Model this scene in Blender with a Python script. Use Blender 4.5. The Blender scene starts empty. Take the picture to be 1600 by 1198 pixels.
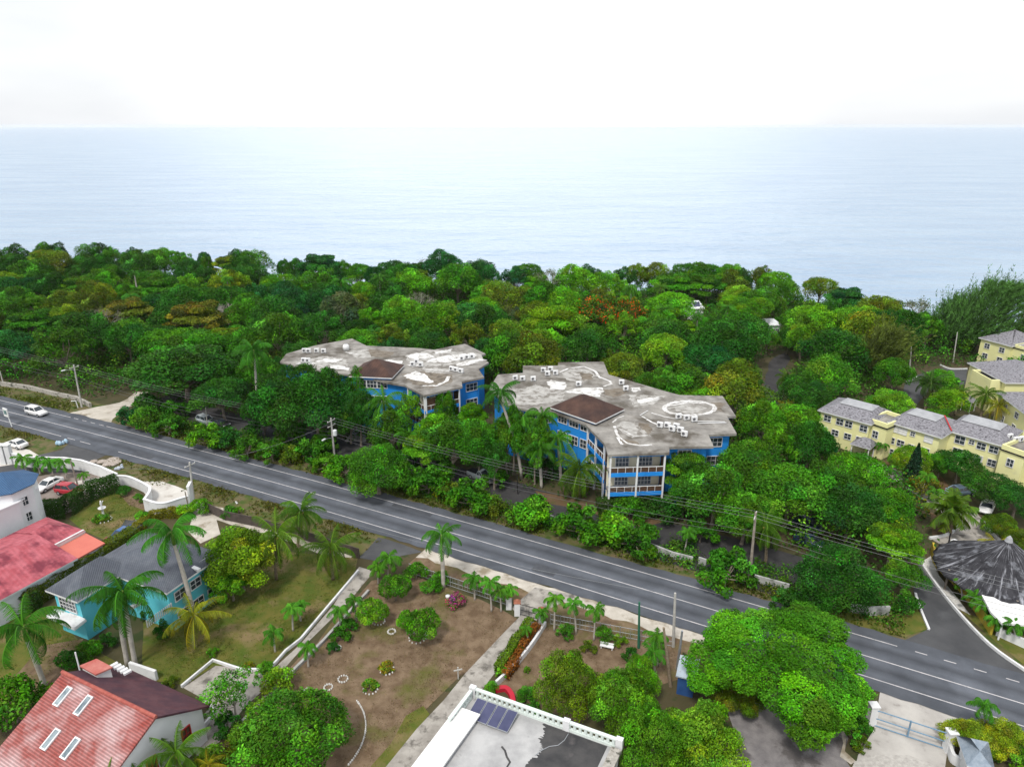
import bpy, math, random
import numpy as np
from mathutils import Vector
R=math.radians
S=bpy.context.scene; COL=S.collection
# ---------------------------------------------------------------- camera
FPX=1109.0; CZ=54.0; PITCH=math.atan((599-196)/FPX)
cam=bpy.data.cameras.new('camera'); co=bpy.data.objects.new('camera',cam); COL.objects.link(co)
co.location=(0,0,CZ); co.rotation_euler=(math.pi/2-PITCH,0,R(-0.12))
co.rotation_euler=(math.pi/2-PITCH,0,0)
cam.sensor_width=36; cam.lens=FPX*36/1600; cam.clip_end=120000; S.camera=co
# ---------------------------------------------------------------- sky, sun, exposure
HAZE=.00004
SUN_EL,SUN_AZ=R(56),R(205)          # behind the camera and to its left, veiled by cloud
w=bpy.data.worlds.new('World'); S.world=w; w.use_nodes=True; nt=w.node_tree; N=nt.nodes; L=nt.links
bg=N['Background']; bg.inputs[1].default_value=0.1
sky=N.new('ShaderNodeTexSky'); sky.sky_type='NISHITA'; sky.sun_disc=False; sky.sun_elevation=SUN_EL; sky.sun_rotation=SUN_AZ
tc=N.new('ShaderNodeTexCoord'); mp=N.new('ShaderNodeMapping'); mp.inputs['Scale'].default_value=(1.2,1.2,5)
nz=N.new('ShaderNodeTexNoise'); nz.inputs['Scale'].default_value=1.6; nz.inputs['Detail'].default_value=6
cr=N.new('ShaderNodeValToRGB'); cr.color_ramp.elements[0].position=.36; cr.color_ramp.elements[0].color=(4.9,5.03,5.25,1)
cr.color_ramp.elements[1].position=.62; cr.color_ramp.elements[1].color=(6.0,6.05,6.15,1)
mx=N.new('ShaderNodeMixRGB'); mx.inputs[0].default_value=.93
L.new(tc.outputs['Generated'],mp.inputs[0]); L.new(mp.outputs[0],nz.inputs[0]); L.new(nz.outputs[0],cr.inputs[0])
L.new(sky.outputs[0],mx.inputs[1]); L.new(cr.outputs[0],mx.inputs[2]); 
dp=N.new('ShaderNodeVectorMath'); dp.operation='DOT_PRODUCT'; dp.inputs[1].default_value=Vector((-.03,.95,.30)).normalized(); nv=N.new('ShaderNodeVectorMath'); nv.operation='NORMALIZE'   # thin bright cloud over the sea ahead
gr=N.new('ShaderNodeMapRange'); gr.interpolation_type='SMOOTHSTEP'; gr.inputs[1].default_value=.86; gr.inputs[2].default_value=1.0; gr.inputs[3].default_value=1.0; gr.inputs[4].default_value=1.75
gm=N.new('ShaderNodeVectorMath'); gm.operation='SCALE'; L.new(tc.outputs['Generated'],nv.inputs[0]); L.new(nv.outputs[0],dp.inputs[0]); L.new(dp.outputs['Value'],gr.inputs[0]); L.new(mx.outputs[0],gm.inputs[0]); L.new(gr.outputs[0],gm.inputs['Scale']); L.new(gm.outputs[0],bg.inputs[0])
sl=bpy.data.lights.new('sun','SUN'); sl.energy=1.5; sl.angle=R(10); sl.color=(1,.95,.87)
so=bpy.data.objects.new('sun',sl); COL.objects.link(so); so.location=(0,0,90)
sd=Vector((math.sin(SUN_AZ)*math.cos(SUN_EL),math.cos(SUN_AZ)*math.cos(SUN_EL),math.sin(SUN_EL)))
so.rotation_euler=sd.to_track_quat('Z','Y').to_euler()
S.view_settings.view_transform='Standard'; S.view_settings.look='None'; S.view_settings.exposure=0.88; S.view_settings.gamma=1
S.cycles.max_bounces=5; S.cycles.volume_bounces=2; S.cycles.diffuse_bounces=1; S.cycles.glossy_bounces=2; S.cycles.transmission_bounces=2; S.cycles.transparent_max_bounces=4
S.cycles.caustics_reflective=False; S.cycles.caustics_refractive=False
# ---------------------------------------------------------------- helpers
cp,sp=math.cos(PITCH),math.sin(PITCH)
def G(x,y,z=0.0):                    # photo pixel -> point on the plane at height z
    u=(x-800)/FPX; v=-(y-599)/FPX
    d=(u,cp+v*sp,-sp+v*cp); t=(z-CZ)/d[2]
    return Vector((d[0]*t,d[1]*t,z))
def PJ(p):
    y,z=p[1],p[2]-CZ; f=y*cp-z*sp
    return 800+FPX*p[0]/f, 599-FPX*(y*sp+z*cp)/f, f
def depth(x,y,z=0.0): return PJ(G(x,y,z))[2]
def m_per_px(x,y,z=0.0): return depth(x,y,z)/FPX
def hgt(xb,yb,yt):                   # height of a vertical thing with base pixel and top pixel row
    b=G(xb,yb); lo,hi=0,50
    for _ in range(40):
        m=(lo+hi)/2
        if PJ((b.x,b.y,m))[1]>yt: lo=m
        else: hi=m
    return lo
rng=np.random.default_rng(7); random.seed(7)
class MB:
    def __init__(s): s.v=[]; s.f=[]
    def face(s,pts):
        i=len(s.v); s.v+= [tuple(p) for p in pts]; s.f.append(tuple(range(i,i+len(pts))))
    def box(s,c,d,rz=0,top=(1,1)):
        ca,sa=math.cos(rz),math.sin(rz); i=len(s.v); hx,hy,hz=d[0]/2,d[1]/2,d[2]/2
        for z,k in ((-hz,(1,1)),(hz,top)):
            for x,y in ((-hx,-hy),(hx,-hy),(hx,hy),(-hx,hy)):
                x*=k[0];y*=k[1]; s.v.append((c[0]+x*ca-y*sa,c[1]+x*sa+y*ca,c[2]+z))
        s.f+=[(i,i+3,i+2,i+1),(i+4,i+5,i+6,i+7)]+[(i+a,i+(a+1)%4,i+4+(a+1)%4,i+4+a) for a in range(4)]
    def wall(s,p,q,t,z0,z1,ext=0):   # upright slab between two ground points
        dx,dy=q[0]-p[0],q[1]-p[1]; l=math.hypot(dx,dy)
        s.box(((p[0]+q[0])/2,(p[1]+q[1])/2,(z0+z1)/2),(l+ext,t,z1-z0),math.atan2(dy,dx))
    def prism(s,poly,z0,z1):
        poly=ccw(poly); n=len(poly); i=len(s.v)
        s.v+=[(p[0],p[1],z0) for p in poly]+[(p[0],p[1],z1) for p in poly]
        s.f.append(tuple(range(i+n,i+2*n))); s.f.append(tuple(range(i+n-1,i-1,-1)))
        s.f+=[(i+a,i+(a+1)%n,i+n+(a+1)%n,i+n+a) for a in range(n)]
    def loft(s,rings,cap=True):
        i=len(s.v); n=len(rings[0])
        for r in rings: s.v+=[tuple(p) for p in r]
        for k in range(len(rings)-1):
            for a in range(n):
                b=(a+1)%n; s.f.append((i+k*n+a,i+k*n+b,i+(k+1)*n+b,i+(k+1)*n+a))
        if cap: s.f.append(tuple(range(i+n-1,i-1,-1))); j=i+(len(rings)-1)*n; s.f.append(tuple(range(j,j+n)))
    def tube(s,pts,rad,n=6):
        pts=[Vector(p) for p in pts]; rings=[]
        if not hasattr(rad,'__len__'): rad=[rad]*len(pts)
        for k,p in enumerate(pts):
            t=(pts[min(k+1,len(pts)-1)]-pts[max(k-1,0)]).normalized()
            a=t.cross(Vector((0,0,1)) if abs(t.z)<.9 else Vector((1,0,0))).normalized(); b=t.cross(a)
            rings.append([p+(a*math.cos(2*math.pi*j/n)+b*math.sin(2*math.pi*j/n))*rad[k] for j in range(n)])
        s.loft(rings)
    def lathe(s,prof,c=(0,0,0),n=12):
        s.loft([[(c[0]+r*math.cos(2*math.pi*j/n),c[1]+r*math.sin(2*math.pi*j/n),c[2]+z) for j in range(n)] for r,z in prof])
    def build(s,name,mat,parent=None,smooth=False,bevel=0):
        me=bpy.data.meshes.new(name); off=parent.location if parent is not None and parent.parent is None else Vector((0,0,0))
        if parent is not None and parent.parent is not None: off=parent.parent.location
        if parent is not None and parent.get('local'): off=Vector((0,0,0))
        me.from_pydata([(v[0]-off.x,v[1]-off.y,v[2]-off.z) for v in s.v],[],s.f)
        me.materials.append(mat)
        o=bpy.data.objects.new(name,me); COL.objects.link(o)
        if parent is not None:
            o.parent=parent
            if parent.get('local'): o['local']=1
        import bmesh
        bm=bmesh.new(); bm.from_mesh(me)
        if bevel:
            bmesh.ops.remove_doubles(bm,verts=bm.verts,dist=1e-4)
            bmesh.ops.bevel(bm,geom=bm.edges[:],offset=bevel,segments=2,affect='EDGES',profile=.5)
        bmesh.ops.recalc_face_normals(bm,faces=bm.faces); bm.to_mesh(me); bm.free()
        if smooth: me.shade_smooth()
        return o
def area2(p): return sum(p[i][0]*p[(i+1)%len(p)][1]-p[(i+1)%len(p)][0]*p[i][1] for i in range(len(p)))
def ccw(p): return list(p) if area2(p)>0 else list(p)[::-1]
def inset(poly,d):                   # poly ccw, d per edge or one number
    n=len(poly); d=d if hasattr(d,'__len__') else [d]*n; out=[]
    for i in range(n):
        a,b,c=poly[i-1],poly[i],poly[(i+1)%n]; d0,d1=d[i-1],d[i]
        e0=Vector((b[0]-a[0],b[1]-a[1])).normalized(); e1=Vector((c[0]-b[0],c[1]-b[1])).normalized()
        n0=Vector((-e0.y,e0.x)); n1=Vector((-e1.y,e1.x)); cr_=e0.x*e1.y-e0.y*e1.x
        p0=Vector((b[0],b[1]))+n0*d0; p1=Vector((b[0],b[1]))+n1*d1
        if abs(cr_)<.12: q=(p0+p1)/2
        else:
            t=((p1.x-p0.x)*e1.y-(p1.y-p0.y)*e1.x)/cr_; q=p0+e0*t
        out.append((q.x,q.y))
    return out
def inpoly(x,y,p):
    r=False; j=len(p)-1
    for i in range(len(p)):
        if (p[i][1]>y)!=(p[j][1]>y) and x<(p[j][0]-p[i][0])*(y-p[i][1])/(p[j][1]-p[i][1])+p[i][0]: r=not r
        j=i
    return r
def tag(o,label=None,cat=None,group=None,kind=None):
    if label: o['label']=label
    if cat: o['category']=cat
    if group: o['group']=group
    if kind: o['kind']=kind
    return o
def thing(name,label,cat,loc=(0,0,0),rz=0,group=None,local=False):
    o=bpy.data.objects.new(name,None); COL.objects.link(o); o.location=loc; o.rotation_euler=(0,0,rz); o.empty_display_size=.2
    if local: o['local']=1
    return tag(o,label,cat,group)
def dup(root,loc,rz=0,label=None,group=None,scale=None):
    r=root.copy(); COL.objects.link(r); r.location=loc; r.rotation_euler=(0,0,rz)
    if scale is not None: r.scale=scale
    if label: r['label']=label
    if group: r['group']=group
    for ch in root.children:
        c=ch.copy(); COL.objects.link(c); c.parent=r
        for g in ch.children:
            d=g.copy(); COL.objects.link(d); d.parent=c
    return r
# ---------------------------------------------------------------- materials
MATS={}
def mat(name,c1,c2=None,scale=1.0,rough=.8,bump=0.0,bscale=None,c3=None,s3=.15,t3=(.55,.62),spec=.3,stretch=(1,1,1),lo=.35,hi=.65,metal=0,detail=6,rot=0):
    m=bpy.data.materials.new(name); m.use_nodes=True; t=m.node_tree; n=t.nodes; l=t.links; b=n['Principled BSDF']
    b.inputs['Roughness'].default_value=rough; b.inputs['Specular IOR Level'].default_value=spec; b.inputs['Metallic'].default_value=metal
    b.inputs['Base Color'].default_value=(*c1,1); MATS[name]=m
    if c2 is None and not bump: return m
    g=n.new('ShaderNodeNewGeometry'); mp=n.new('ShaderNodeMapping'); mp.inputs['Scale'].default_value=stretch; mp.inputs['Rotation'].default_value=(0,0,rot); l.new(g.outputs['Position'],mp.inputs[0])
    def noise(sc,det=detail):
        z=n.new('ShaderNodeTexNoise'); z.inputs['Scale'].default_value=sc; z.inputs['Detail'].default_value=det; z.inputs['Roughness'].default_value=.6
        l.new(mp.outputs[0],z.inputs[0]); return z.outputs[0]
    def mapr(s,a,b_):
        r=n.new('ShaderNodeMapRange'); r.inputs[1].default_value=a; r.inputs[2].default_value=b_; l.new(s,r.inputs[0]); return r.outputs[0]
    if c2 is not None:
        x=n.new('ShaderNodeMixRGB'); x.inputs[1].default_value=(*c1,1); x.inputs[2].default_value=(*c2,1); l.new(mapr(noise(scale),lo,hi),x.inputs[0]); out=x.outputs[0]
        if c3 is not None:
            y=n.new('ShaderNodeMixRGB'); y.inputs[2].default_value=(*c3,1); l.new(out,y.inputs[1]); l.new(mapr(noise(s3,8),*t3),y.inputs[0]); out=y.outputs[0]
        l.new(out,b.inputs['Base Color'])
    if bump:
        bn=n.new('ShaderNodeBump'); bn.inputs['Strength'].default_value=bump; bn.inputs['Distance'].default_value=.1; l.new(noise(bscale or scale*4),bn.inputs['Height']); l.new(bn.outputs[0],b.inputs['Normal'])
    return m
def striped(name,c1,c2,period,angle,c3=None,rough=.7,amount=.5,tile=None,sc3=.35,bump=.6,thr=(.42,.62)):
    # ribs or courses along one world direction, with weathering patches
    m=mat(name,c1,c2,.9,rough,0,c3=c3,s3=sc3,t3=thr); t=m.node_tree; n=t.nodes; l=t.links; b=n['Principled BSDF']
    g=n.new('ShaderNodeNewGeometry'); mp=n.new('ShaderNodeMapping'); mp.inputs['Rotation'].default_value=(0,0,-angle); l.new(g.outputs['Position'],mp.inputs[0])
    wv=n.new('ShaderNodeTexWave'); wv.inputs['Scale'].default_value=.628/period; wv.inputs['Distortion'].default_value=.15; l.new(mp.outputs[0],wv.inputs[0])
    src=b.inputs['Base Color'].links[0].from_socket
    x=n.new('ShaderNodeMixRGB'); x.blend_type='MULTIPLY'; x.inputs[0].default_value=amount; l.new(src,x.inputs[1]); l.new(wv.outputs[0],x.inputs[2]); l.new(x.outputs[0],b.inputs['Base Color'])
    bn=n.new('ShaderNodeBump'); bn.inputs['Strength'].default_value=bump; bn.inputs['Distance'].default_value=.08; l.new(wv.outputs[0],bn.inputs['Height']); l.new(bn.outputs[0],b.inputs['Normal'])
    return m
def leafmat():
    m=bpy.data.materials.new('foliage'); m.use_nodes=True; t=m.node_tree; n=t.nodes; l=t.links; n.clear()
    o=n.new('ShaderNodeOutputMaterial'); oi=n.new('ShaderNodeObjectInfo'); at=n.new('ShaderNodeAttribute'); at.attribute_name='tint'
    x=n.new('ShaderNodeMixRGB'); x.blend_type='MULTIPLY'; x.inputs[0].default_value=1; l.new(oi.outputs['Color'],x.inputs[1]); l.new(at.outputs['Color'],x.inputs[2])
    d=n.new('ShaderNodeBsdfPrincipled'); d.inputs['Roughness'].default_value=.55; d.inputs['Specular IOR Level'].default_value=.08; l.new(x.outputs[0],d.inputs['Base Color'])
    tr=n.new('ShaderNodeBsdfTranslucent'); y=n.new('ShaderNodeMixRGB'); y.blend_type='MULTIPLY'; y.inputs[0].default_value=1; y.inputs[2].default_value=(1.3,1.25,.5,1); l.new(x.outputs[0],y.inputs[1]); l.new(y.outputs[0],tr.inputs[0])
    ms=n.new('ShaderNodeMixShader'); ms.inputs[0].default_value=.14; l.new(d.outputs[0],ms.inputs[1]); l.new(tr.outputs[0],ms.inputs[2]); l.new(ms.outputs[0],o.inputs[0])
    return m
LEAF=leafmat()
M_bark=mat('bark',(.16,.13,.10),(.30,.26,.21),3,.9,.4); M_pale=mat('pale_bark',(.36,.33,.29),(.50,.47,.43),2,.9,.3); M_brownbark=mat('palm_bark',(.20,.15,.10),(.32,.26,.19),4,.9,.3)
M_white=mat('white_paint',(.78,.79,.80),(.66,.67,.68),.8,.6,c3=(.50,.49,.47),s3=.5,t3=(.60,.75)); M_glass=mat('window_glass',(.02,.028,.035),(.06,.075,.09),.7,.12,spec=.6)
M_frame=mat('window_frame_white',(.74,.75,.76)); M_metal=mat('galvanised_metal',(.45,.47,.5),(.36,.38,.4),3,.45,metal=.6)
M_conc=mat('old_concrete',(.185,.175,.162),(.33,.315,.29),.42,.9,.25,3,c3=(.105,.093,.077),s3=.26,t3=(.47,.64),lo=.34,hi=.66,detail=12)
M_coat=mat('white_roof_coating',(.74,.74,.74),(.50,.49,.47),.9,.7,c3=(.24,.225,.205),s3=1.1,t3=(.54,.66),detail=9)
M_stainlt=mat('pale_dried_stain',(.46,.45,.43),(.30,.29,.27),1.1,.9,c3=(.17,.155,.135),s3=.9,t3=(.5,.62),detail=10); M_stainbr=mat('brown_damp_stain',(.15,.122,.092),(.22,.195,.16),1.0,.9,c3=(.09,.075,.06),s3=.8,t3=(.5,.65),detail=10)
M_blue=mat('bright_blue_paint',(.018,.25,.74),(.022,.29,.80),.5,.6,c3=(.02,.165,.47),s3=.8,t3=(.56,.74),stretch=(1,1,.25)); M_doorglass=mat('door_glass',(.16,.20,.25),(.07,.09,.12),1.5,.15,spec=.6); M_cream=mat('cream_paint',(.82,.78,.62),(.76,.72,.56),.6,.7)
M_yellow=mat('pale_yellow_paint',(.84,.82,.43),(.79,.77,.38),.4,.7,c3=(.66,.64,.38),s3=.25,t3=(.6,.75)); M_brown=mat('brown_mesh_railing',(.075,.04,.025),(.10,.055,.035),3,.7)
M_rooftile=striped('brown_roof_tile',(.085,.042,.032),(.13,.068,.05),.45,R(60),c3=(.06,.032,.028),amount=.55)
M_shingle=mat('grey_wood_shingle',(.15,.148,.165),(.31,.305,.335),3.4,.9,.6,8,c3=(.06,.056,.065),s3=2.6,t3=(.52,.66),lo=.3,hi=.7,detail=9)
M_shingle_lt=mat('pale_shingle_cap',(.38,.39,.41),(.30,.31,.33),1.2,.85)
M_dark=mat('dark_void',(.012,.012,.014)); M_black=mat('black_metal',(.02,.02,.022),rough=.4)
M_turq=mat('turquoise_paint',(.10,.50,.60),(.13,.56,.66),.6,.6)
M_lampgl=mat('lamp_glass',(.7,.72,.74),rough=.2); M_tyre=mat('tyre_rubber',(.015,.015,.016)); M_red=mat('red_paint',(.45,.03,.03),rough=.4)
M_stone=mat('white_stones',(.72,.71,.69),(.5,.49,.46),5,.8,.4)
M_wood=mat('pole_wood',(.20,.17,.14),(.32,.28,.24),2,.9); M_greypole=mat('pole_concrete',(.40,.39,.37),(.5,.49,.46),2,.8)
M_wire=mat('wire',(.10,.10,.11),rough=.5); M_wire2=mat('aluminium_wire',(.21,.22,.23),rough=.5)
# leaf colours (linear albedo, named as they read)
LC={'deep green':(.026,.115,.009),'green':(.052,.190,.008),'bright green':(.082,.262,.008),'lime green':(.125,.31,.010),'olive green':(.092,.160,.008),
 'yellow green':(.13,.245,.010),'blue green':(.019,.115,.018),'brownish green':(.115,.135,.011),'grey green':(.095,.14,.055),'golden yellow':(.30,.26,.015)}
# ---------------------------------------------------------------- foliage meshes
def leaves(name,P,Nrm,size,tint,asp=.55,bend=.18):
    n=len(P); t=np.cross(Nrm,rng.normal(size=(n,3))); t/=np.linalg.norm(t,axis=1)[:,None]+1e-9; b=np.cross(Nrm,t)
    s=(size*rng.uniform(.7,1.35,n))[:,None]; a=s*.5; c=s*.5*asp; d=Nrm*s*bend
    V=np.empty((n,4,3)); V[:,0]=P-t*a-d; V[:,1]=P+b*c; V[:,2]=P+t*a-d; V[:,3]=P-b*c
    return rawmesh(name,V.reshape(-1,3),np.arange(4*n).reshape(n,4),np.repeat(tint,4,axis=0))
def rawmesh(name,V,F,tint):
    n=len(F); me=bpy.data.meshes.new(name); me.vertices.add(len(V)); me.vertices.foreach_set('co',V.astype(np.float32).ravel())
    me.loops.add(F.size); me.loops.foreach_set('vertex_index',F.astype(np.int32).ravel()); me.polygons.add(n)
    me.polygons.foreach_set('loop_start',np.arange(0,F.size,F.shape[1],dtype=np.int32)); me.update(calc_edges=True)
    at=me.attributes.new('tint','FLOAT_COLOR','POINT'); c=np.ones((len(V),4),np.float32); c[:,:3]=tint; at.data.foreach_set('color',c.ravel())
    me.materials.append(LEAF); return me
def unit(v): return v/(np.linalg.norm(v,axis=1)[:,None]+1e-9)
def tints(n,lobe=1.0,var=.36,spec=.05,flower=None,fl=0.0):
    k=lobe*rng.lognormal(0,var,n); c=np.stack([k*rng.uniform(.85,1.25,n),k,k*rng.uniform(.7,1.3,n)],1)
    if flower is not None:
        m=rng.random(n)<fl; c[m]=np.array(flower)*rng.uniform(.6,1.2,(m.sum(),1))
    return c
def lobeset(form,R0,n):
    q=unit(rng.normal(size=(n*3,3))); q[:,2]=np.abs(q[:,2])*1.25-.50; q=q[:n]
    zf={'rounded':.9,'spreading':.62,'layered':.62,'ragged':.9,'tall':1.25,'dome':.72,'broken':.6}[form]
    rad=rng.uniform(.35,.80,n)*R0
    if form=='ragged': rad=rng.uniform(.3,.95,n)*R0
    if form=='dome': rad=rng.uniform(.55,.80,n)*R0
    if form=='tall': rad*=.8
    if form=='broken': rad=rng.uniform(.3,.9,n)*R0*(1+.22*np.sin(3*np.arctan2(q[:,1],q[:,0])+1)+.12*np.sin(5*np.arctan2(q[:,1],q[:,0])))
    C=q*rad[:,None]*np.array([1,1,zf]); lr=R0*rng.uniform(.24,.40,n)
    if form=='ragged': lr=R0*rng.uniform(.15,.3,n)
    if form=='dome': lr=R0*rng.uniform(.26,.34,n)
    if form=='layered': C[:,2]=np.round(C[:,2]/(R0*.24))*R0*.24+rng.normal(0,.03*R0,n)
    return C,lr
def crownmesh(name,seed,form,R0,zc,nl,leaf,cover=1.6,fl=None,flr=0,flat=None,cut=.72,lk=1):
    global rng; keep=rng; rng=np.random.default_rng(seed)
    C,lr=lobeset(form,R0,nl); lr=lr*lk; fz=flat or {'layered':.38,'spreading':.7}.get(form,.85)
    Ps=[];Ns=[];T=[]
    for i in range(nl):
        k=int(cover*2*math.pi*lr[i]**2*1.5/(leaf*leaf*.55)); d=unit(rng.normal(size=(k,3))); d[:,2]+=.25; d=unit(d)
        rr=lr[i]*(1-np.abs(rng.normal(0,.26,k)))*(1+.18*np.sin(d[:,0]*5+i)*np.sin(d[:,1]*5+2*i)); p=C[i]+d*rr[:,None]*np.array([1,1,fz])
        ok=np.ones(k,bool)
        for j in range(nl):
            if j!=i:
                e=(p-C[j])/np.array([1,1,fz]); ok&=(e*e).sum(1)>(lr[j]*cut)**2
        nn=unit(d*.6+rng.normal(size=(k,3))*.55+np.array([0,0,.5]))
        Ps.append(p[ok]); Ns.append(nn[ok]); hue=np.array([rng.lognormal(-.03,.17),rng.lognormal(0,.06),rng.lognormal(0,.3)]); T.append(hue*tints(int(ok.sum()),rng.lognormal(0,.34),.25,flower=fl,fl=flr))
    P=np.concatenate(Ps); P*=R0/np.percentile(np.hypot(P[:,0],P[:,1]),97); P+=np.array([0,0,zc]); me=leaves(name,P,np.concatenate(Ns),leaf,np.concatenate(T))
    tips=[(C[i]+np.array([0,0,zc])) for i in rng.permutation(nl)[:min(nl,14)]]
    rng=keep; return me,tips
def trunkmesh(zc,R0,tips,r0,seed,m=None):
    rr=random.Random(seed); b=MB(); fork=zc*.55
    lean=(rr.uniform(-.06,.06)*R0,rr.uniform(-.06,.06)*R0)
    b.tube([(0,0,-.3),(0,0,.2),(lean[0]*.6,lean[1]*.6,fork*.5),(lean[0],lean[1],fork)],[r0*1.5,r0*1.1,r0*.85,r0*.7],8)
    for t in tips:
        t=Vector(t); s=Vector((lean[0],lean[1],fork*rr.uniform(.75,1))); mid=s.lerp(t,.5)+Vector((rr.uniform(-.1,.1)*R0,rr.uniform(-.1,.1)*R0,.12*R0*rr.random()))
        b.tube([s,mid,s.lerp(t,.97)],[r0*.5,r0*.3,r0*.08],5)
    return b
PROTO={}
def proto(key,form,R0,zc,nl,leaf,cover=1.6,r0=None,seed=1,bark=None,fl=None,flr=0,flat=None,cut=.72,lk=1):
    me,tips=crownmesh('crown',seed,form,R0,zc,nl,leaf,cover,fl,flr,flat,cut,lk)
    b=trunkmesh(zc,R0,tips,r0 or R0*.05,seed); o=b.build('trunk',bark or M_bark); tm=o.data; bpy.data.objects.remove(o)
    PROTO[key]=(me,tm,R0,zc); return key
def plant(key,loc,R1,zc1,color,name,label,cat,group=None,rz=None,parts=('trunk','crown')):
    me,tm,R0,zc=PROTO[key]; k=R1/R0
    r=thing(name,label,cat,loc,random.uniform(0,6.28) if rz is None else rz,group); r.scale=(k,k,zc1/zc)
    for nm,md in zip(parts,(tm,me)):
        o=bpy.data.objects.new(nm,md); COL.objects.link(o); o.parent=r
        if md is me: o.color=(*color,1)
    return r
def vary(c,a=.16):
    k=math.exp(random.gauss(0,a)); return (c[0]*k*random.uniform(.88,1.14),c[1]*k,c[2]*k*random.uniform(.85,1.2))
# ---------------------------------------------------------------- ground, sea, roads
def poly_mesh(name,pts,m,z=0,kind='structure',parent=None):
    b=MB(); b.face([(p[0],p[1],z) for p in ccw(pts)]); o=b.build(name,m,parent)
    if kind: o['kind']=kind
    return o
coast=[(-420,330),(-300,296),(-230,288),(-175,278),(-120,268),(-80,256),(-45,244),(-20,250),(0,243),(30,236),(55,246),(80,238),(95,228),(106,208),(118,196),(140,188),(165,180),(190,168),(250,150),(420,110)]
cpts=[]
for (x0,y0),(x1,y1) in zip(coast,coast[1:]):
    for k in range(6):
        t=k/6; cpts.append((x0+(x1-x0)*t,y0+(y1-y0)*t+random.uniform(-1.6,1.6)))
M_ground=mat('ground_earth',(.055,.058,.022),(.085,.065,.035),.12,.95,.3,2,c3=(.035,.05,.014),s3=.3)
gb=MB(); top=[(-420,-200)]+[(420,-200)]+cpts[::-1]
gb.face([(x,y,0) for x,y in top])
for (a,c) in zip(cpts,cpts[1:]): gb.face([(a[0],a[1],0),(c[0],c[1],0),(c[0],c[1]+5,-10),(a[0],a[1]+5,-10)])
tag(gb.build('ground',M_ground),kind='structure')
M_sea=bpy.data.materials.new('sea_water'); M_sea.use_nodes=True; t=M_sea.node_tree; n=t.nodes; l=t.links; b=n['Principled BSDF']
b.inputs['Roughness'].default_value=.25; b.inputs['IOR'].default_value=1.33
g=n.new('ShaderNodeNewGeometry'); mp=n.new('ShaderNodeMapping'); mp.inputs['Scale'].default_value=(.55,1.0,1); mp.inputs['Rotation'].default_value=(0,0,R(-8)); l.new(g.outputs['Position'],mp.inputs[0])
def nz_(sc,d,src=mp):
    z=n.new('ShaderNodeTexNoise'); z.inputs['Scale'].default_value=sc; z.inputs['Detail'].default_value=d; l.new(src.outputs[0],z.inputs[0]); return z.outputs[0]
mp2=n.new('ShaderNodeMapping'); mp2.inputs['Scale'].default_value=(.22,1,1); l.new(g.outputs['Position'],mp2.inputs[0])
x=n.new('ShaderNodeMixRGB'); x.inputs[1].default_value=(.25,.355,.485,1); x.inputs[2].default_value=(.31,.415,.53,1); r=n.new('ShaderNodeMapRange'); r.inputs[1].default_value=.36; r.inputs[2].default_value=.64; l.new(nz_(.045,7,mp2),r.inputs[0]); l.new(r.outputs[0],x.inputs[0]); l.new(x.outputs[0],b.inputs['Base Color'])
a1=n.new('ShaderNodeMath'); a1.operation='ADD'; m1=n.new('ShaderNodeMath'); m1.operation='MULTIPLY'; m1.inputs[1].default_value=5.0; l.new(nz_(.07,3),m1.inputs[0]); l.new(m1.outputs[0],a1.inputs[0]); l.new(nz_(.35,4),a1.inputs[1])
bn=n.new('ShaderNodeBump'); bn.inputs['Strength'].default_value=.4; bn.inputs['Distance'].default_value=2.2; l.new(a1.outputs[0],bn.inputs['Height']); l.new(bn.outputs[0],b.inputs['Normal'])
poly_mesh('sea',[(-60000,120),(60000,120),(60000,26000),(-60000,26000)],M_sea,-8)
# main road: a smooth curve fitted through the centre line
cl=[(0,640.5),(100,665.5),(200,692),(300,718.5),(400,745.8),(600,802.5),(799,860),(929,898),(1098,948),(1351,1023),(1600,1101)]
W_=[G(*p) for p in cl]; RO=W_[0].copy(); RD=(W_[-1]-W_[0]).normalized(); RN=Vector((-RD.y,RD.x,0))
cf=np.polyfit([(p-RO).dot(RD) for p in W_],[(p-RO).dot(RN) for p in W_],3)
SE=(W_[-1]-RO).dot(RD)
def road(s,lat,z=0):
    sc=min(max(s,0),SE); q=np.polyval(cf,sc); dq=np.polyval(np.polyder(cf),sc); q+=dq*(s-sc)
    t=(RD+RN*dq).normalized(); nn=Vector((-t.y,t.x,0)); p=RO+RD*s+RN*q+nn*lat; p.z=z; return p
def s_of(x,y): return (G(x,y)-RO).dot(RD)
def strip(name,s0,s1,l0,l1,m,z,step=1.5,parent=None,kind='structure',jit=0,attr=False):
    n=max(1,int(abs(s1-s0)/step)); b=MB(); lat=[]
    k=[0]*9 if not jit else None
    lats=[l0+(l1-l0)*i/8 for i in range(9)] if attr else [l0,l1]
    for i in range(n+1):
        s=s0+(s1-s0)*i/n
        for j,la in enumerate(lats):
            jj=jit*random.uniform(-1,1) if jit else (random.uniform(-.22,.22) if attr and j in(0,8) else 0)
            b.v.append(tuple(road(s,la+jj,z))); lat.append(la)
    m_=len(lats)
    for i in range(n):
        for j in range(m_-1): b.f.append((i*m_+j,(i+1)*m_+j,(i+1)*m_+j+1,i*m_+j+1))
    o=b.build(name,m,parent)
    if kind: o['kind']=kind
    if attr:
        a=o.data.attributes.new('lat','FLOAT','POINT'); a.data.foreach_set('value',lat)
    return o
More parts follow.
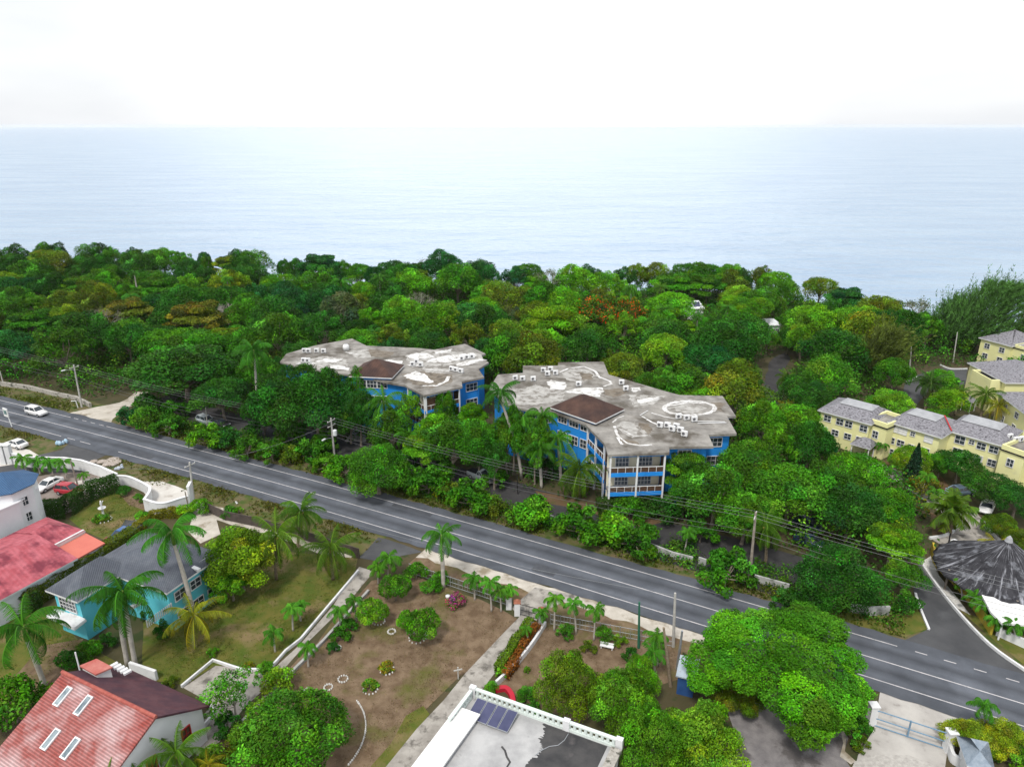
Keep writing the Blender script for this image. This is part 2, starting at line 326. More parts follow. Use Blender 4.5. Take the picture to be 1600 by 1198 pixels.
def asphalt(name,dark,light,bands=False):
    m=mat(name,dark,light,.25,.85,.25,12,spec=.3,c3=tuple(min(1,c*1.35) for c in light),s3=.12,t3=(.55,.75)); t=m.node_tree; n=t.nodes; l=t.links; b=n['Principled BSDF']
    if bands:
        src=b.inputs['Base Color'].links[0].from_socket; at=n.new('ShaderNodeAttribute'); at.attribute_name='lat'
        ab=n.new('ShaderNodeMath'); ab.operation='ABSOLUTE'; l.new(at.outputs['Fac'],ab.inputs[0])
        nz=n.new('ShaderNodeTexNoise'); nz.inputs['Scale'].default_value=.3; g=n.new('ShaderNodeNewGeometry'); l.new(g.outputs['Position'],nz.inputs[0])
        ad=n.new('ShaderNodeMath'); ad.operation='MULTIPLY_ADD'; ad.inputs[1].default_value=.7; ad.inputs[2].default_value=-.35; l.new(nz.outputs[0],ad.inputs[0])
        a2=n.new('ShaderNodeMath'); a2.operation='ADD'; l.new(ab.outputs[0],a2.inputs[0]); l.new(ad.outputs[0],a2.inputs[1])
        dv=n.new('ShaderNodeMath'); dv.operation='DIVIDE'; dv.inputs[1].default_value=5.5; l.new(a2.outputs[0],dv.inputs[0])
        cr=n.new('ShaderNodeValToRGB'); e=cr.color_ramp.elements; e[0].position=0; e[0].color=(1.12,)*3+(1,); e[1].position=1; e[1].color=(.86,)*3+(1,)
        for p_,v in ((.14,1.1),(.31,.66),(.48,1.14),(.62,.95)): q=e.new(p_); q.color=(v,v,v,1)
        l.new(dv.outputs[0],cr.inputs[0]); x=n.new('ShaderNodeMixRGB'); x.blend_type='MULTIPLY'; x.inputs[0].default_value=1; l.new(src,x.inputs[1]); l.new(cr.outputs[0],x.inputs[2]); l.new(x.outputs[0],b.inputs['Base Color'])
    return m
M_asph=asphalt('road_asphalt',(.072,.080,.096),(.105,.115,.136),True); M_asph2=asphalt('side_asphalt',(.055,.057,.062),(.085,.087,.092))
M_asphdark=asphalt('dark_service_asphalt',(.03,.03,.033),(.055,.053,.054))
M_paint=mat('worn_road_paint',(.60,.58,.585),(.42,.41,.42),1.4,.7,c3=(.18,.18,.19),s3=2.2,t3=(.62,.74))
M_verge=mat('dry_verge',(.085,.095,.022),(.15,.115,.065),.35,.95,.5,5,c3=(.05,.085,.012),s3=.5,t3=(.48,.60))
M_grass=mat('lawn_grass',(.068,.105,.010),(.135,.125,.026),.5,.95,.6,8,c3=(.20,.15,.07),s3=.22,t3=(.53,.66),lo=.38,hi=.62,detail=12)
M_brownyard=mat('dry_brown_lawn',(.125,.082,.048),(.205,.145,.092),.8,.95,.6,8,c3=(.10,.10,.022),s3=.17,t3=(.52,.66),lo=.38,hi=.62,detail=12)
M_sand=mat('pale_gravel',(.42,.385,.33),(.55,.51,.45),.6,.95,.4,6,c3=(.25,.21,.15),s3=.35,t3=(.52,.64))
M_white_gravel=mat('white_marl',(.62,.60,.56),(.50,.47,.43),.5,.95,.3,5,c3=(.33,.29,.25),s3=.5,t3=(.56,.70))
M_driveconc=mat('stained_drive_concrete',(.40,.375,.34),(.26,.24,.215),.7,.9,.2,6,c3=(.13,.12,.105),s3=.9,t3=(.52,.66))
M_apron=mat('pale_apron_concrete',(.50,.48,.45),(.38,.36,.34),.35,.9,.2,6,c3=(.26,.24,.22),s3=.7,t3=(.60,.76))
M_gravel=mat('grey_gravel_yard',(.17,.16,.165),(.25,.235,.235),.9,.95,.5,7,c3=(.11,.10,.10),s3=.25)
M_brownpark=mat('brown_gravel_parking',(.20,.165,.145),(.27,.23,.205),.6,.95,.3,6,c3=(.15,.12,.10),s3=.3)
M_soil=mat('garden_soil',(.10,.062,.032),(.15,.095,.05),.6,.95,.4,6,c3=(.06,.07,.015),s3=.3,t3=(.52,.62))
M_pave=mat('pale_block_paving',(.50,.48,.45),(.36,.34,.32),3,.9,.5,6)
S0,S1=-70,SE+60
main_road=strip('main_road',S0,S1,-5.0,4.9,M_asph,.07,attr=True)
def line(s0,s1,lat): strip('road_marking',s0,s1,lat-.065,lat+.065,M_paint,.075,parent=main_road,kind=None)
line(S0,S1,0)
line(S0,s_of(96,654),3.3)
for px,py in ((106,652),(118,655),(131,658),(144,661.5),(157,665)): s=s_of(px,py); line(s-.55,s+.75,3.3)
line(s_of(166,667),s_of(1400,1009),3.3)
for px,py in ((1437,1020),(1482,1034),(1529,1048),(1580,1064)): s=s_of(px,py); line(s-.55,s+.6,3.3)
line(S0,s_of(97,681),-3.35); line(s_of(106,684),s_of(118,687),-3.35); line(s_of(124,690),s_of(141,694),-3.35); line(s_of(187,705),S1,-3.35)
PZ=[.006]
def patch(name,px,m,jit=0.0,sub=3,world=False):
    PZ[0]+=.001
    P=[Vector(p) if world else G(*p) for p in px]; out=[]
    for a,c in zip(P,P[1:]+P[:1]):
        k=max(1,int((c-a).length/sub)) if jit else 1
        for i in range(k):
            q=a.lerp(c,i/k); out.append((q.x+random.uniform(-jit,jit),q.y+random.uniform(-jit,jit)))
    return poly_mesh(name,out,m,PZ[0])
# verges beside the road
strip('verge',S0,S1,4.5,11,M_verge,.0042,jit=.5)
strip('verge',s_of(195,715),s_of(590,850),-10,-4.6,M_verge,.0044,jit=.35,step=2)
strip('verge',S0,s_of(80,705),-11,-4.6,M_verge,.0046,jit=.35,step=2)
strip('gravel_path',s_of(285,780),s_of(560,862),-12.2,-9.6,M_sand,.0052,jit=.3,step=2)
strip('gravel_shoulder',s_of(640,880),s_of(1110,1000),-7.0,-4.8,M_sand,.0054,jit=.35,step=1.5)
strip('verge',s_of(640,880),s_of(1110,1000),-9.0,-6.6,M_brownyard,.005,jit=.3,step=2)
patch('dirt_track',[(112,644),(150,636),(190,628),(215,612),(235,612),(213,630),(190,644),(176,655),(172,665)],M_sand,.3,2)
patch('apron',[(95,680),(200,712),(165,712),(150,718),(139,731),(118,740),(85,742),(60,731),(0,752),(-40,760),(-40,740),(0,728),(50,713),(95,703),(108,693)],M_asph2,.2)
patch('car_park',[(-40,698),(12,693),(45,703),(62,711),(40,722),(-40,735)],M_white_gravel,.25)
patch('car_park',[(40,746),(92,738),(150,738),(185,752),(140,790),(75,812),(35,800)],M_brownpark,.3)
patch('white_forecourt',[(118,752),(160,745),(180,755),(150,775),(122,766)],M_white_gravel,.2)
patch('lawn',[(105,812),(130,785),(182,768),(232,782),(226,800),(165,843),(130,828)],M_grass,.3)
patch('garden_soil',[(182,768),(200,763),(234,780),(226,798),(205,790)],M_brownyard,.3)
patch('white_forecourt',[(212,752),(255,752),(300,770),(300,790),(262,797),(236,785)],M_white_gravel,.3)
patch('concrete_strip',[(222,806),(228,812),(172,850),(164,844)],M_driveconc,.1)
patch('driveway',[(196,812),(222,815),(200,845),(172,852)],M_asph2,.1)
patch('garden_soil',[(300,800),(335,800),(345,835),(310,850),(295,830)],M_sand,.3)
patch('lawn',[(345,850),(560,872),(556,892),(470,1000),(425,1042),(335,1038),(290,1072),(225,1060),(225,960),(320,880)],M_grass,.2)
patch('lawn',[(-60,930),(80,960),(130,1000),(225,1055),(125,1045),(60,1100),(-60,1150)],M_grass,.3)
patch('garden_soil',[(60,1010),(130,1000),(100,1060),(40,1090),(0,1080)],M_brownyard,.4)
patch('concrete_path',[(560,885),(585,892),(545,940),(480,1005),(430,1060),(380,1110),(340,1160),(310,1180),(300,1140),(330,1100),(285,1075),(335,1040),(425,1046),(470,1004),(520,945)],M_driveconc,.15)
patch('apron',[(590,840),(604,842),(660,862),(628,868),(600,878),(560,872),(575,858)],M_asph2,.1)
patch('brown_lawn',[(585,905),(640,898),(720,925),(815,968),(790,1000),(720,1060),(640,1140),(590,1210),(330,1210),(345,1165),(390,1110),(440,1060),(520,975)],M_brownyard,.3)
patch('lawn',[(664,1105),(672,1112),(615,1190),(590,1215),(575,1205),(610,1160),(635,1120)],M_grass,.3)
patch('driveway',[(812,962),(838,972),(800,1020),(755,1075),(700,1140),(640,1215),(590,1215),(650,1140),(730,1050),(790,985)],M_driveconc,.15)
patch('driveway',[(800,950),(835,918),(905,930),(848,955),(838,970),(812,962)],M_driveconc,.1)
patch('garden_soil',[(852,975),(935,975),(1070,1010),(1060,1060),(900,1130),(830,1100),(778,1070),(800,1040)],M_brownyard,.3)
patch('gravel_yard',[(1130,1090),(1240,1100),(1310,1125),(1322,1150),(1316,1180),(1340,1215),(1120,1215),(1150,1160)],M_gravel,.25)
patch('pale_kerb_strip',[(1298,1127),(1313,1135),(1318,1160),(1313,1180),(1330,1195),(1338,1190),(1318,1172),(1322,1150),(1312,1128)],M_sand,.1)
patch('apron',[(1376,1080),(1500,1105),(1535,1128),(1485,1150),(1480,1172),(1475,1215),(1330,1215),(1340,1180),(1366,1140)],M_apron,.1)
patch('block_paving',[(1325,1215),(1335,1190),(1370,1178),(1420,1180),(1460,1195),(1465,1215)],M_pave,.05)
SRV=[(250,622),(330,652),(440,680),(560,706),(680,738),(800,772),(900,803),(1010,838),(1130,868),(1290,915)]
sw=[G(*p) for p in SRV]; lft=[];rgt=[]
for i,p in enumerate(sw):
    d=(sw[min(i+1,len(sw)-1)]-sw[max(i-1,0)]).normalized(); nn=Vector((-d.y,d.x,0)); wd=3.6+(1.5 if i in(7,8,9) else 0); lft.append(p+nn*wd); rgt.append(p-nn*wd)
patch('service_road',lft+rgt[::-1],M_asphdark,.2,world=True)
patch('concrete_path',[(538,690),(560,664),(572,664),(572,690)],M_driveconc)
patch('garden_soil',[(836,768),(870,775),(1000,810),(1075,806),(1010,822),(985,822),(900,795),(850,785)],M_soil,.3)
patch('drive',[(1192,616),(1196,585),(1206,560),(1228,550),(1236,560),(1220,590),(1222,625),(1205,640)],M_asphdark,.3)
patch('drive',[(1415,592),(1470,575),(1511,577),(1511,600),(1450,612),(1425,640),(1405,640)],M_asph2,.2)
patch('drive',[(1360,724),(1385,733),(1430,750),(1452,765),(1490,776),(1515,790),(1537,813),(1541,824),(1558,840),(1610,885),(1610,915),(1560,885),(1490,862),(1455,842),(1476,838),(1492,830),(1496,818),(1465,797),(1440,780),(1395,748),(1350,735)],M_driveconc,.1)
patch('side_road',[(1428,893),(1437,880),(1448,900),(1490,950),(1545,1008),(1600,1048),(1660,1090),(1660,1118),(1600,1100),(1430,1030),(1395,1008),(1418,998),(1451,984),(1436,948),(1428,925)],M_asph2,.1)
patch('grass_island',[(1270,958),(1330,955),(1432,950),(1449,982),(1417,996),(1380,990),(1320,972)],M_grass,.25)
patch('lawn',[(1500,952),(1552,1000),(1610,1045),(1640,1060),(1640,1010),(1560,975)],M_grass,.2)
patch('stone_bed',[(1437,878),(1446,888),(1500,952),(1515,960),(1470,900),(1455,870)],M_stone,.2)
patch('garden_soil',[(1340,712),(1400,722),(1470,742),(1487,770),(1452,760),(1430,745),(1385,728)],M_soil,.2)
patch('garden_soil',[(1452,800),(1495,815),(1490,830),(1475,838),(1455,838)],M_soil,.2)
# ---------------------------------------------------------------- building kit
def windows(root,p,q,zs,ts,w,h,fm=M_frame,pane=M_glass,side=1,mull=2,rows=2,name='window',hs=None):
    # windows on the upright wall p->q, standing out towards the side given
    d=Vector((q[0]-p[0],q[1]-p[1],0)); l=d.length; d.normalize(); nn=Vector((d.y,-d.x,0))*side; a=math.atan2(d.y,d.x)
    for z in zs:
        for t in ts:
            c=Vector((p[0],p[1],z))+d*(l*t); f=MB()
            for k in (-1,1):
                f.box(c+d*(k*w/2)+nn*.05,(.08,.14,h+.08),a); f.box(c+Vector((0,0,k*h/2))+nn*.051,(w-.08,.14,.08),a)
            for k in range(1,mull): f.box(c+d*(w*(k/mull-.5))+nn*.045,(.05,.1,h-.11),a)
            for k in range(1,rows): f.box(c+Vector((0,0,h*(k/rows-.5)))+nn*.04,(w-.11,.09,.05),a)
            fo=f.build(name,fm,root); g=MB(); g.box(c+nn*.02,(w-.1,.05,h-.1),a); g.build('pane',pane,fo)
def wallpoly(root,poly,z0,z1,m,name='wall'):
    b=MB(); b.prism(poly,z0,z1); return b.build(name,m,root)
def hip_roof(root,pts,z,rh,il,ir,m,eave=.22,fascia=M_white,cap=None,name='roof'):
    # pts: front-left, front-right, back-right, back-left (xy); ridge runs left-right
    A,B_,C,D=[Vector((p[0],p[1],0)) for p in pts]; ml=(A+D)/2; mr=(B_+C)/2; u=(mr-ml).normalized()
    r0=ml+u*il; r1=mr-u*ir; Z=Vector((0,0,1)); b=MB()
    if cap is None:
        a,bb,c,d=[p+Z*z for p in (A,B_,C,D)]; r0z=r0+Z*(z+rh); r1z=r1+Z*(z+rh)
        b.face([a,bb,r1z,r0z]); b.face([c,d,r0z,r1z]); b.face([bb,c,r1z]); b.face([d,a,r0z]); b.face([d,c,bb,a])
    else:
        k=cap; T=[p.lerp(r,k)+Z*(z+rh*k) for p,r in ((A,r0),(B_,r1),(C,r1),(D,r0))]; E=[p+Z*z for p in (A,B_,C,D)]
        b.loft([E,T])
    o=b.build(name,m,root)
    f=MB(); f.prism([tuple(p)[:2] for p in (A,B_,C,D)],z-eave,z-.01); f.build('fascia',fascia,root)
    if cap is not None:
        k=cap; T=[p.lerp(r,k*.97) for p,r in ((A,r0),(B_,r1),(C,r1),(D,r0))]; c_=MB(); zz=z+rh*k+.1
        c_.loft([[p+Z*zz for p in T],[p.lerp(q,.85)+Z*(zz+rh*(1-k)*.7) for p,q in zip(T,(r0,r1,r1,r0))]]); c_.build('roof_cap',M_shingle_lt,root)
    return o
def rect_from(p0,p1,dep):
    d=Vector((p1[0]-p0[0],p1[1]-p0[1])).normalized(); nn=Vector((-d.y,d.x))
    return [(p0[0],p0[1]),(p1[0],p1[1]),(p1[0]+nn.x*dep,p1[1]+nn.y*dep),(p0[0]+nn.x*dep,p0[1]+nn.y*dep)]
def xy(px,z): p=G(px[0],px[1],z); return (p.x,p.y)
def cxy(P): return (sum(p[0] for p in P)/len(P),sum(p[1] for p in P)/len(P),0)
BLOCK=[]      # footprints (world polygons) trees keep clear of
KEEP=[]       # points that must stay in sight (world)
AC0=None
def ac_unit(loc,rz,label,group):
    global AC0
    if AC0 is None:
        r=thing('air_conditioner',label,'air conditioner',loc,rz,group,local=True)
        b=MB(); b.box((0,0,.55),(.95,.42,.8)); b.build('body',M_white,r,bevel=.03)
        f=MB(); f.lathe([(.24,0),(.24,.03),(.05,.035)],n=14); o=f.build('fan_grille',mat('fan_grey',(.12,.12,.13)),r); o.rotation_euler=(math.pi/2,0,0); o.location=(-.12,-.21,.55)
        for k in (-1,1):
            g=MB(); g.box((k*.33,0,.075),(.08,.5,.15)); g.build('foot',M_metal,r)
        AC0=r; return r
    return dup(AC0,loc,rz,label,group)
def apartment(name,label,ROOF,RZ,balc,front_ins,pav,coats,strokes,acs,colkey,extra,stains=()):
    P=[xy(p,RZ) for p in ROOF]; flip=area2(P)<0
    if flip: P=P[::-1]
    root=thing(name,label,'apartment building',cxy(P)); n=len(P)
    b=MB(); b.prism(P,RZ-.38,RZ); b.build('roof',M_conc,root)
    ins=[.85]*n
    def eidx(i,j):      # edge between original vertices i and j
        i2,j2=(n-1-i,n-1-j) if flip else (i,j)
        return i2 if (i2+1)%n==j2 else j2
    for (i,j) in balc: ins[eidx(i,j)]=2.6
    Q=inset(P,ins); wallpoly(root,Q,0,RZ-.38,M_blue); BLOCK.append((P,1.5))
    for k,(i,j) in enumerate(balc):
        e=eidx(i,j); a=Vector((*P[e],0)); c=Vector((*P[(e+1)%n],0)); d=(c-a).normalized(); ln=(c-a).length; nn=Vector((-d.y,d.x,0)); ang=math.atan2(d.y,d.x)
        a+=nn*.35+d*.5; c+=nn*.35-d*.5; ln-=1.0; nb=2 if ln>6 else 1
        for z in (3.15,6.3):
            sl=MB(); cc=(a+c)/2+nn*1.1; sl.box((cc.x,cc.y,z-.12),(ln,2.2,.24),ang); sl.build('balcony_slab',M_conc,root)
            bd=MB(); cc=(a+c)/2; bd.box((cc.x,cc.y,z-.1),(ln+.3,.16,.62),ang); bd.build('blue_band',M_blue,root)
            rl=MB(); cc=(a+c)/2+nn*.05; rl.box((cc.x,cc.y,z+.58),(ln-.2,.05,.86),ang); ro=rl.build('balcony_railing',M_brown,root)
            tr=MB(); tr.box((cc.x,cc.y,z+1.05),(ln-.2,.09,.08),ang)
            for t in range(1,2*nb+3): q=a+d*(ln*t/(2*nb+3)); tr.box((q.x,q.y,z+.6),(.06,.1,.9),ang)
            tr.build('handrail',M_white,ro)
        be=MB(); cc=(a+c)/2+nn*.06; be.box((cc.x,cc.y,RZ-.53),(ln+.3,.12,.28),ang); be.build('blue_beam',M_blue,root)
        for z in (.2,3.3,6.4):
            bw=MB(); cc=(a+c)/2+nn*2.2; bw.box((cc.x,cc.y,z+1.2),(ln,.07,2.5),ang); bw.build('balcony_back_wall',M_cream,root)
            for t in ((.28,.72) if nb==2 else (.5,)):
                p_=a+d*(ln*t-1.0)+nn*2.15; q_=a+d*(ln*t+1.0)+nn*2.15; windows(root,p_,q_,(z+1.1,),(.5,),2.0,2.0,mull=4,rows=3,name='balcony_door',pane=M_doorglass)
        for t in ((0,.5,1) if nb==2 else (0,1)):
            cm=MB(); q=a+d*(ln*t); cm.box((q.x,q.y,(RZ-.4)/2),(.24,.26,RZ-.4),ang); cm.build('column',M_frame,root)
        # brown privacy screen at the end and chairs on the balconies
        for z in (3.15,6.3):
            ps=MB(); q=a+d*(ln*(.0 if not flip else 1))+nn*1.1; ps.box((q.x+d.x*.1,q.y+d.y*.1,z+1.2),(.06,2.0,2.3),ang); ps.build('privacy_screen',M_brown,root)
    for (i,j,ts,zs,wd,ht) in front_ins:
        e=eidx(i,j); p=Q[e]; q=Q[(e+1)%n]
        if flip: ts=[1-t for t in ts]
        windows(root,p,q,zs,ts,wd,ht,mull=3,rows=2)
    # pavilion with its own tiled hip roof
    (pl,pf,pr,apex,eh,zr)=pav
    A=Vector((*xy(pl,eh),0)); B_=Vector((*xy(pf,eh),0)); C=Vector((*xy(pr,eh),0)); D=A+C-B_
    pts=[(A.x,A.y),(B_.x,B_.y),(C.x,C.y),(D.x,D.y)]
    ip=inset(ccw(pts),.55); wallpoly(root,ip,0,eh-.2,M_blue,'pavilion_wall')
    L1=(B_-A).length; L2=(C-B_).length
    if L1>=L2: hip_roof(root,pts,eh,zr,L2/2,L2/2,M_rooftile,name='pavilion_roof')
    else: hip_roof(root,[pts[1],pts[2],pts[3],pts[0]],eh,zr,L1/2,L1/2,M_rooftile,name='pavilion_roof')
    near=lambda V:min(ip,key=lambda p:(p[0]-V.x)**2+(p[1]-V.y)**2)
    w0,w1=near(A),near(B_)
    if (B_-A).cross(C-B_).z<0: w0,w1=w1,w0
    windows(root,w0,w1,(eh-1.55,),(.22,.5,.78),1.9,1.5,mull=3,rows=2,side=1)
    windows(root,w0,w1,(eh-4.6,),(.22,.5,.78),1.9,1.5,mull=3,rows=2,side=1)
    # repaired patches painted white, and sealed cracks
    for k,pl_ in enumerate(coats):
        pts_=[]
        pp=[Vector((*xy(p,RZ),0)) for p in pl_]
        for u,v in zip(pp,pp[1:]+pp[:1]):
            m_=max(2,int((v-u).length/.5))
            for i in range(m_): q=u.lerp(v,i/m_); pts_.append((q.x+random.uniform(-.22,.22),q.y+random.uniform(-.22,.22)))
        bb=MB(); bb.face([(x,y,RZ+.006+.002*(k%4)) for x,y in ccw(pts_)]); bb.build('roof_coating',M_coat,root)
    for k,(st,wd) in enumerate(strokes):
        pp=[Vector((*xy(p,RZ),0)) for p in st]; 
        fine=[]
        for u,v in zip(pp,pp[1:]):
            for i in range(5): fine.append(u.lerp(v,i/5)+Vector((random.uniform(-.06,.06),random.uniform(-.06,.06),0)))
        fine.append(pp[-1]); bb=MB(); z=RZ+.016+.002*(k%5); lf=[];rt=[]
        for i,p in enumerate(fine):
            d=(fine[min(i+1,len(fine)-1)]-fine[max(i-1,0)]).normalized(); nn=Vector((-d.y,d.x,0))*wd/2*random.uniform(.7,1.25); lf.append(p+nn); rt.append(p-nn)
        for i in range(len(fine)-1): bb.face([(*lf[i][:2],z),(*lf[i+1][:2],z),(*rt[i+1][:2],z),(*rt[i][:2],z)])
        bb.build('sealed_crack',M_coat,root)
    for (px,py,rz,lab) in acs: ac_unit(G(px,py,RZ+.01),rz,lab,'air conditioners on the '+colkey+' roof')
    for k,(pl_,mm) in enumerate(stains):
        pts_=[]; pp=[Vector((*xy(p,RZ),0)) for p in pl_]
        for u,v in zip(pp,pp[1:]+pp[:1]):
            m_=max(2,int((v-u).length/.4))
            for i in range(m_): q=u.lerp(v,i/m_); pts_.append((q.x+random.uniform(-.25,.25),q.y+random.uniform(-.25,.25)))
        bb=MB(); bb.face([(x,y,RZ+.002+.0006*k) for x,y in ccw(pts_)]); bb.build('roof_stain',mm,root)
    # small roof furniture: pipes, parapet stub
    for pts_ in extra:
        b=MB(); b.tube([G(x,y,RZ+.12) for x,y in pts_],.06,6); b.build('roof_pipe',M_white,root)
    for p in P: KEEP.append((p[0],p[1],RZ,.9))
    for i in range(60):
        x=random.uniform(min(p[0] for p in P),max(p[0] for p in P)); y=random.uniform(min(p[1] for p in P),max(p[1] for p in P))
        if inpoly(x,y,P): KEEP.append((x,y,RZ,.9))
    return root
def sc_(pts,x0,y0,k=4): return [(x0+x/k,y0+y/k) for x,y in pts]
ROOFA=[(778,585),(817,582.5),(817,571),(872,571),(872,566),(943,565),(951,585),(1036,610),(1062,617),(1129,618.5),(1150,650),(1136,650),(1151,677),(1107,679),(1115,697),(1046,698),(1046,707),(950,710),(944,692),(914,662),(862,642),(845,645),(790,632),(765,606)]
c3=lambda p:sc_(p,800,360); c7=lambda p:sc_(p,800,600); c2=lambda p:sc_(p,400,360)
elA=[(1110+160*math.cos(a)*1.0,150+45*math.sin(a)) for a in np.linspace(0,2*math.pi,17)]
apartment('blue_apartment_building','blue apartment block with white columned balconies and a stained flat roof, nearer the road',ROOFA,9.7,
 [(16,17),(18,19)],[(12,13,[.5],[8.0,4.9,1.8],2.2,1.5),(14,15,[.5],[8.0,4.9],2.0,1.5),(20,21,[.5],[8.0,4.9],1.6,1.4),(21,22,[.3,.7],[8.0,4.9],1.8,1.4)],
 ((859,636),(931,661),(976,639),(907,615),10.3,2.3),
 [c3([(215,945),(250,935),(340,950),(335,995),(240,990)]),c3([(325,1010),(400,985),(560,980),(575,1005),(545,1040),(500,1035),(430,1020)]),c7([(780,95),(940,78),(900,100),(800,125)]),c3([(740,985),(800,980),(810,1000),(760,1010)])],
 [(c3([(300,885),(350,862),(450,850),(520,880),(550,920),(610,940),(622,958),(570,975)]),.42),(c7(elA),.75),(c7([(640,262),(660,320),(720,370),(800,384),(875,378)]),.42),(c7([(655,330),(688,378)]),.4),(c7([(630,240),(660,212),(700,200)]),.25),(c7([(810,200),(860,230),(925,262)]),.3),(c7([(870,178),(950,203),(1030,217)]),.3),(c7([(700,290),(760,325),(850,320)]),.25),(c7([(950,140),(1100,115),(1200,120)]),.45),(c3([(520,905),(600,935)]),.3)],
 [(805,594,.3,'leftmost boxy white air conditioner at the left edge of the nearer blue roof'),(816.5,595,.3,'boxy white air conditioner second from the left edge of the nearer blue roof'),(833,595.5,.2,'low white air conditioner just right of the big pair on the nearer blue roof'),
  (849,581.5,.1,'front-left air conditioner of the four near the back-left corner of the nearer blue roof'),(860,580,.1,'rear air conditioner of the four near the back-left corner of the nearer blue roof'),(855.5,587,.1,'nearest air conditioner of the four near the back-left corner of the nearer blue roof'),(868,586,.1,'rightmost air conditioner of the four near the back-left corner of the nearer blue roof'),
  (904,603.5,.2,'single white air conditioner behind the tiled pavilion of the nearer blue roof'),(971,601,.0,'long white air conditioner alone near the back edge of the nearer blue roof'),(977.5,610.5,.3,'dented white air conditioner on a brown stain of the nearer blue roof'),
  (1060,654.5,.2,'left air conditioner of the straight row of three on the nearer blue roof'),(1072.5,656.5,.2,'middle air conditioner of the straight row of three on the nearer blue roof'),(1084.5,659,.2,'right air conditioner of the straight row of three on the nearer blue roof'),
  (1031,668,-.5,'first air conditioner at the left of the slanting line on the nearer blue roof'),(1042.5,668.5,-.5,'second air conditioner of the slanting line on the nearer blue roof'),(1050,674,-.5,'third air conditioner of the slanting line on the nearer blue roof'),(1056.5,670,-.5,'fourth air conditioner, set back in the slanting line on the nearer blue roof'),(1063,676,-.5,'fifth air conditioner of the slanting line on the nearer blue roof'),(1069,682,-.5,'last air conditioner at the front end of the slanting line on the nearer blue roof')],
 'nearer blue',[c7([(800,195),(850,165)]),c7([(1155,232),(1330,235)]),c7([(1160,245),(1340,240)])],[(c7([(645,265),(690,232),(760,238),(850,290),(862,322),(740,336),(690,300)]),M_stainlt),(c7([(790,240),(850,250),(885,290),(850,312),(800,270)]),M_stainbr),(c3([(310,890),(400,858),(500,880),(522,912),(430,952),(340,932)]),M_stainlt),(c3([(575,995),(690,985),(722,1012),(640,1042),(585,1028)]),M_stainbr),(c7([(955,152),(1110,118),(1225,150),(1110,188)]),M_stainlt),(c3([(0,1000),(150,965),(330,1008),(325,1060),(120,1092),(0,1085)]),M_stainlt),(c3([(420,885),(500,895),(505,930),(440,940)]),M_stainbr),(c7([(640,320),(700,372),(790,388),(780,360),(700,340)]),M_stainbr),(c7([(720,60),(960,75),(880,130),(760,140)]),M_stainlt),(c7([(1240,110),(1330,120),(1310,170),(1260,160)]),M_stainbr)])
ROOFB=c2([(190,770),(365,720),(600,675),(690,720),(1020,735),(1110,745),(1305,708),(1435,770),(1392,785),(1455,825),(1390,865),(1425,915),(1285,945),(1290,975),(1050,1030),(930,965),(810,945),(590,900),(420,880),(240,845),(150,820)])
apartment('blue_apartment_building','blue apartment block with a stained flat roof, farther back and half hidden by trees',ROOFB,9.7,
 [(13,14),(14,15)],[(11,12,[.35],[7.9,4.8],2.4,1.5),(16,17,[.3,.7],[7.9],1.8,1.4)],
 (c2([(580,910)])[0],c2([(850,922)])[0],c2([(928,840)])[0],None,10.3,2.3),
 [c2(p) for p in ([(945,785),(1000,765),(1080,770),(1110,790),(1050,800),(960,800)],[(1060,820),(1130,790),(1360,765),(1380,780),(1200,825)],[(1120,760),(1230,740),(1220,755),(1120,772)],[(1260,830),(1400,800),(1440,810),(1300,845),(1250,845)],[(760,815),(820,808),(915,815),(910,832),(800,825)],[(920,905),(1000,880),(1060,900),(1110,945),(1090,955),(960,930)],[(950,840),(1010,815),(1030,840),(980,855)],[(370,820),(430,800),(540,805),(500,825)],[(440,855),(520,840),(590,860),(580,875),(500,865)],[(250,830),(330,815),(380,830),(300,850)])],
 [(c2([(1040,970),(1130,970),(1190,940),(1205,912)]),.6),(c2([(1040,865),(1120,872),(1210,880)]),.3),(c2([(560,760),(640,775)]),.3)],
 [(476,551,.2,'first of four air conditioners along the back-left edge of the farther blue roof'),(482.5,551.5,.2,'second of four air conditioners along the back-left edge of the farther blue roof'),(495,551,.2,'third of four air conditioners along the back-left edge of the farther blue roof'),(506,551.5,.2,'fourth of four air conditioners along the back-left edge of the farther blue roof'),(475,566,.1,'left air conditioner of the pair on white coating, left end of farther blue roof'),(481.5,566.5,.1,'right air conditioner of the pair on white coating, left end of farther blue roof'),
  (645,572,.2,'left air conditioner of the clump behind the pavilion of the farther blue roof'),(651,568,.2,'rear air conditioner of the clump behind the pavilion of the farther blue roof'),(657.5,573,.2,'right air conditioner of the clump behind the pavilion of the farther blue roof'),(722,563,.2,'left air conditioner on the white coating at the right end of the farther blue roof'),(730,561,.2,'middle air conditioner on the white coating at the right end of the farther blue roof'),(738,560,.2,'right air conditioner on the white coating at the right end of the farther blue roof'),
  (706,579.5,-.4,'first of three air conditioners slanting across the front of the farther blue roof'),(713,581,-.4,'second of three air conditioners slanting across the front of the farther blue roof'),(720.5,583,-.4,'third of three air conditioners slanting across the front of the farther blue roof')],
 'farther blue',[],[(c2([(560,760),(700,740),(760,790),(640,800)]),M_stainlt),(c2([(930,780),(1100,745),(1400,770),(1430,810),(1150,850),(960,850)]),M_stainlt),(c2([(900,895),(1060,880),(1230,900),(1220,950),(1100,985),(980,960)]),M_stainbr),(c2([(240,820),(420,785),(560,800),(580,850),(380,870)]),M_stainlt),(c2([(700,740),(860,760),(840,790),(720,790)]),M_stainbr),(c2([(1040,850),(1230,870),(1180,895),(1060,885)]),M_stainlt)])
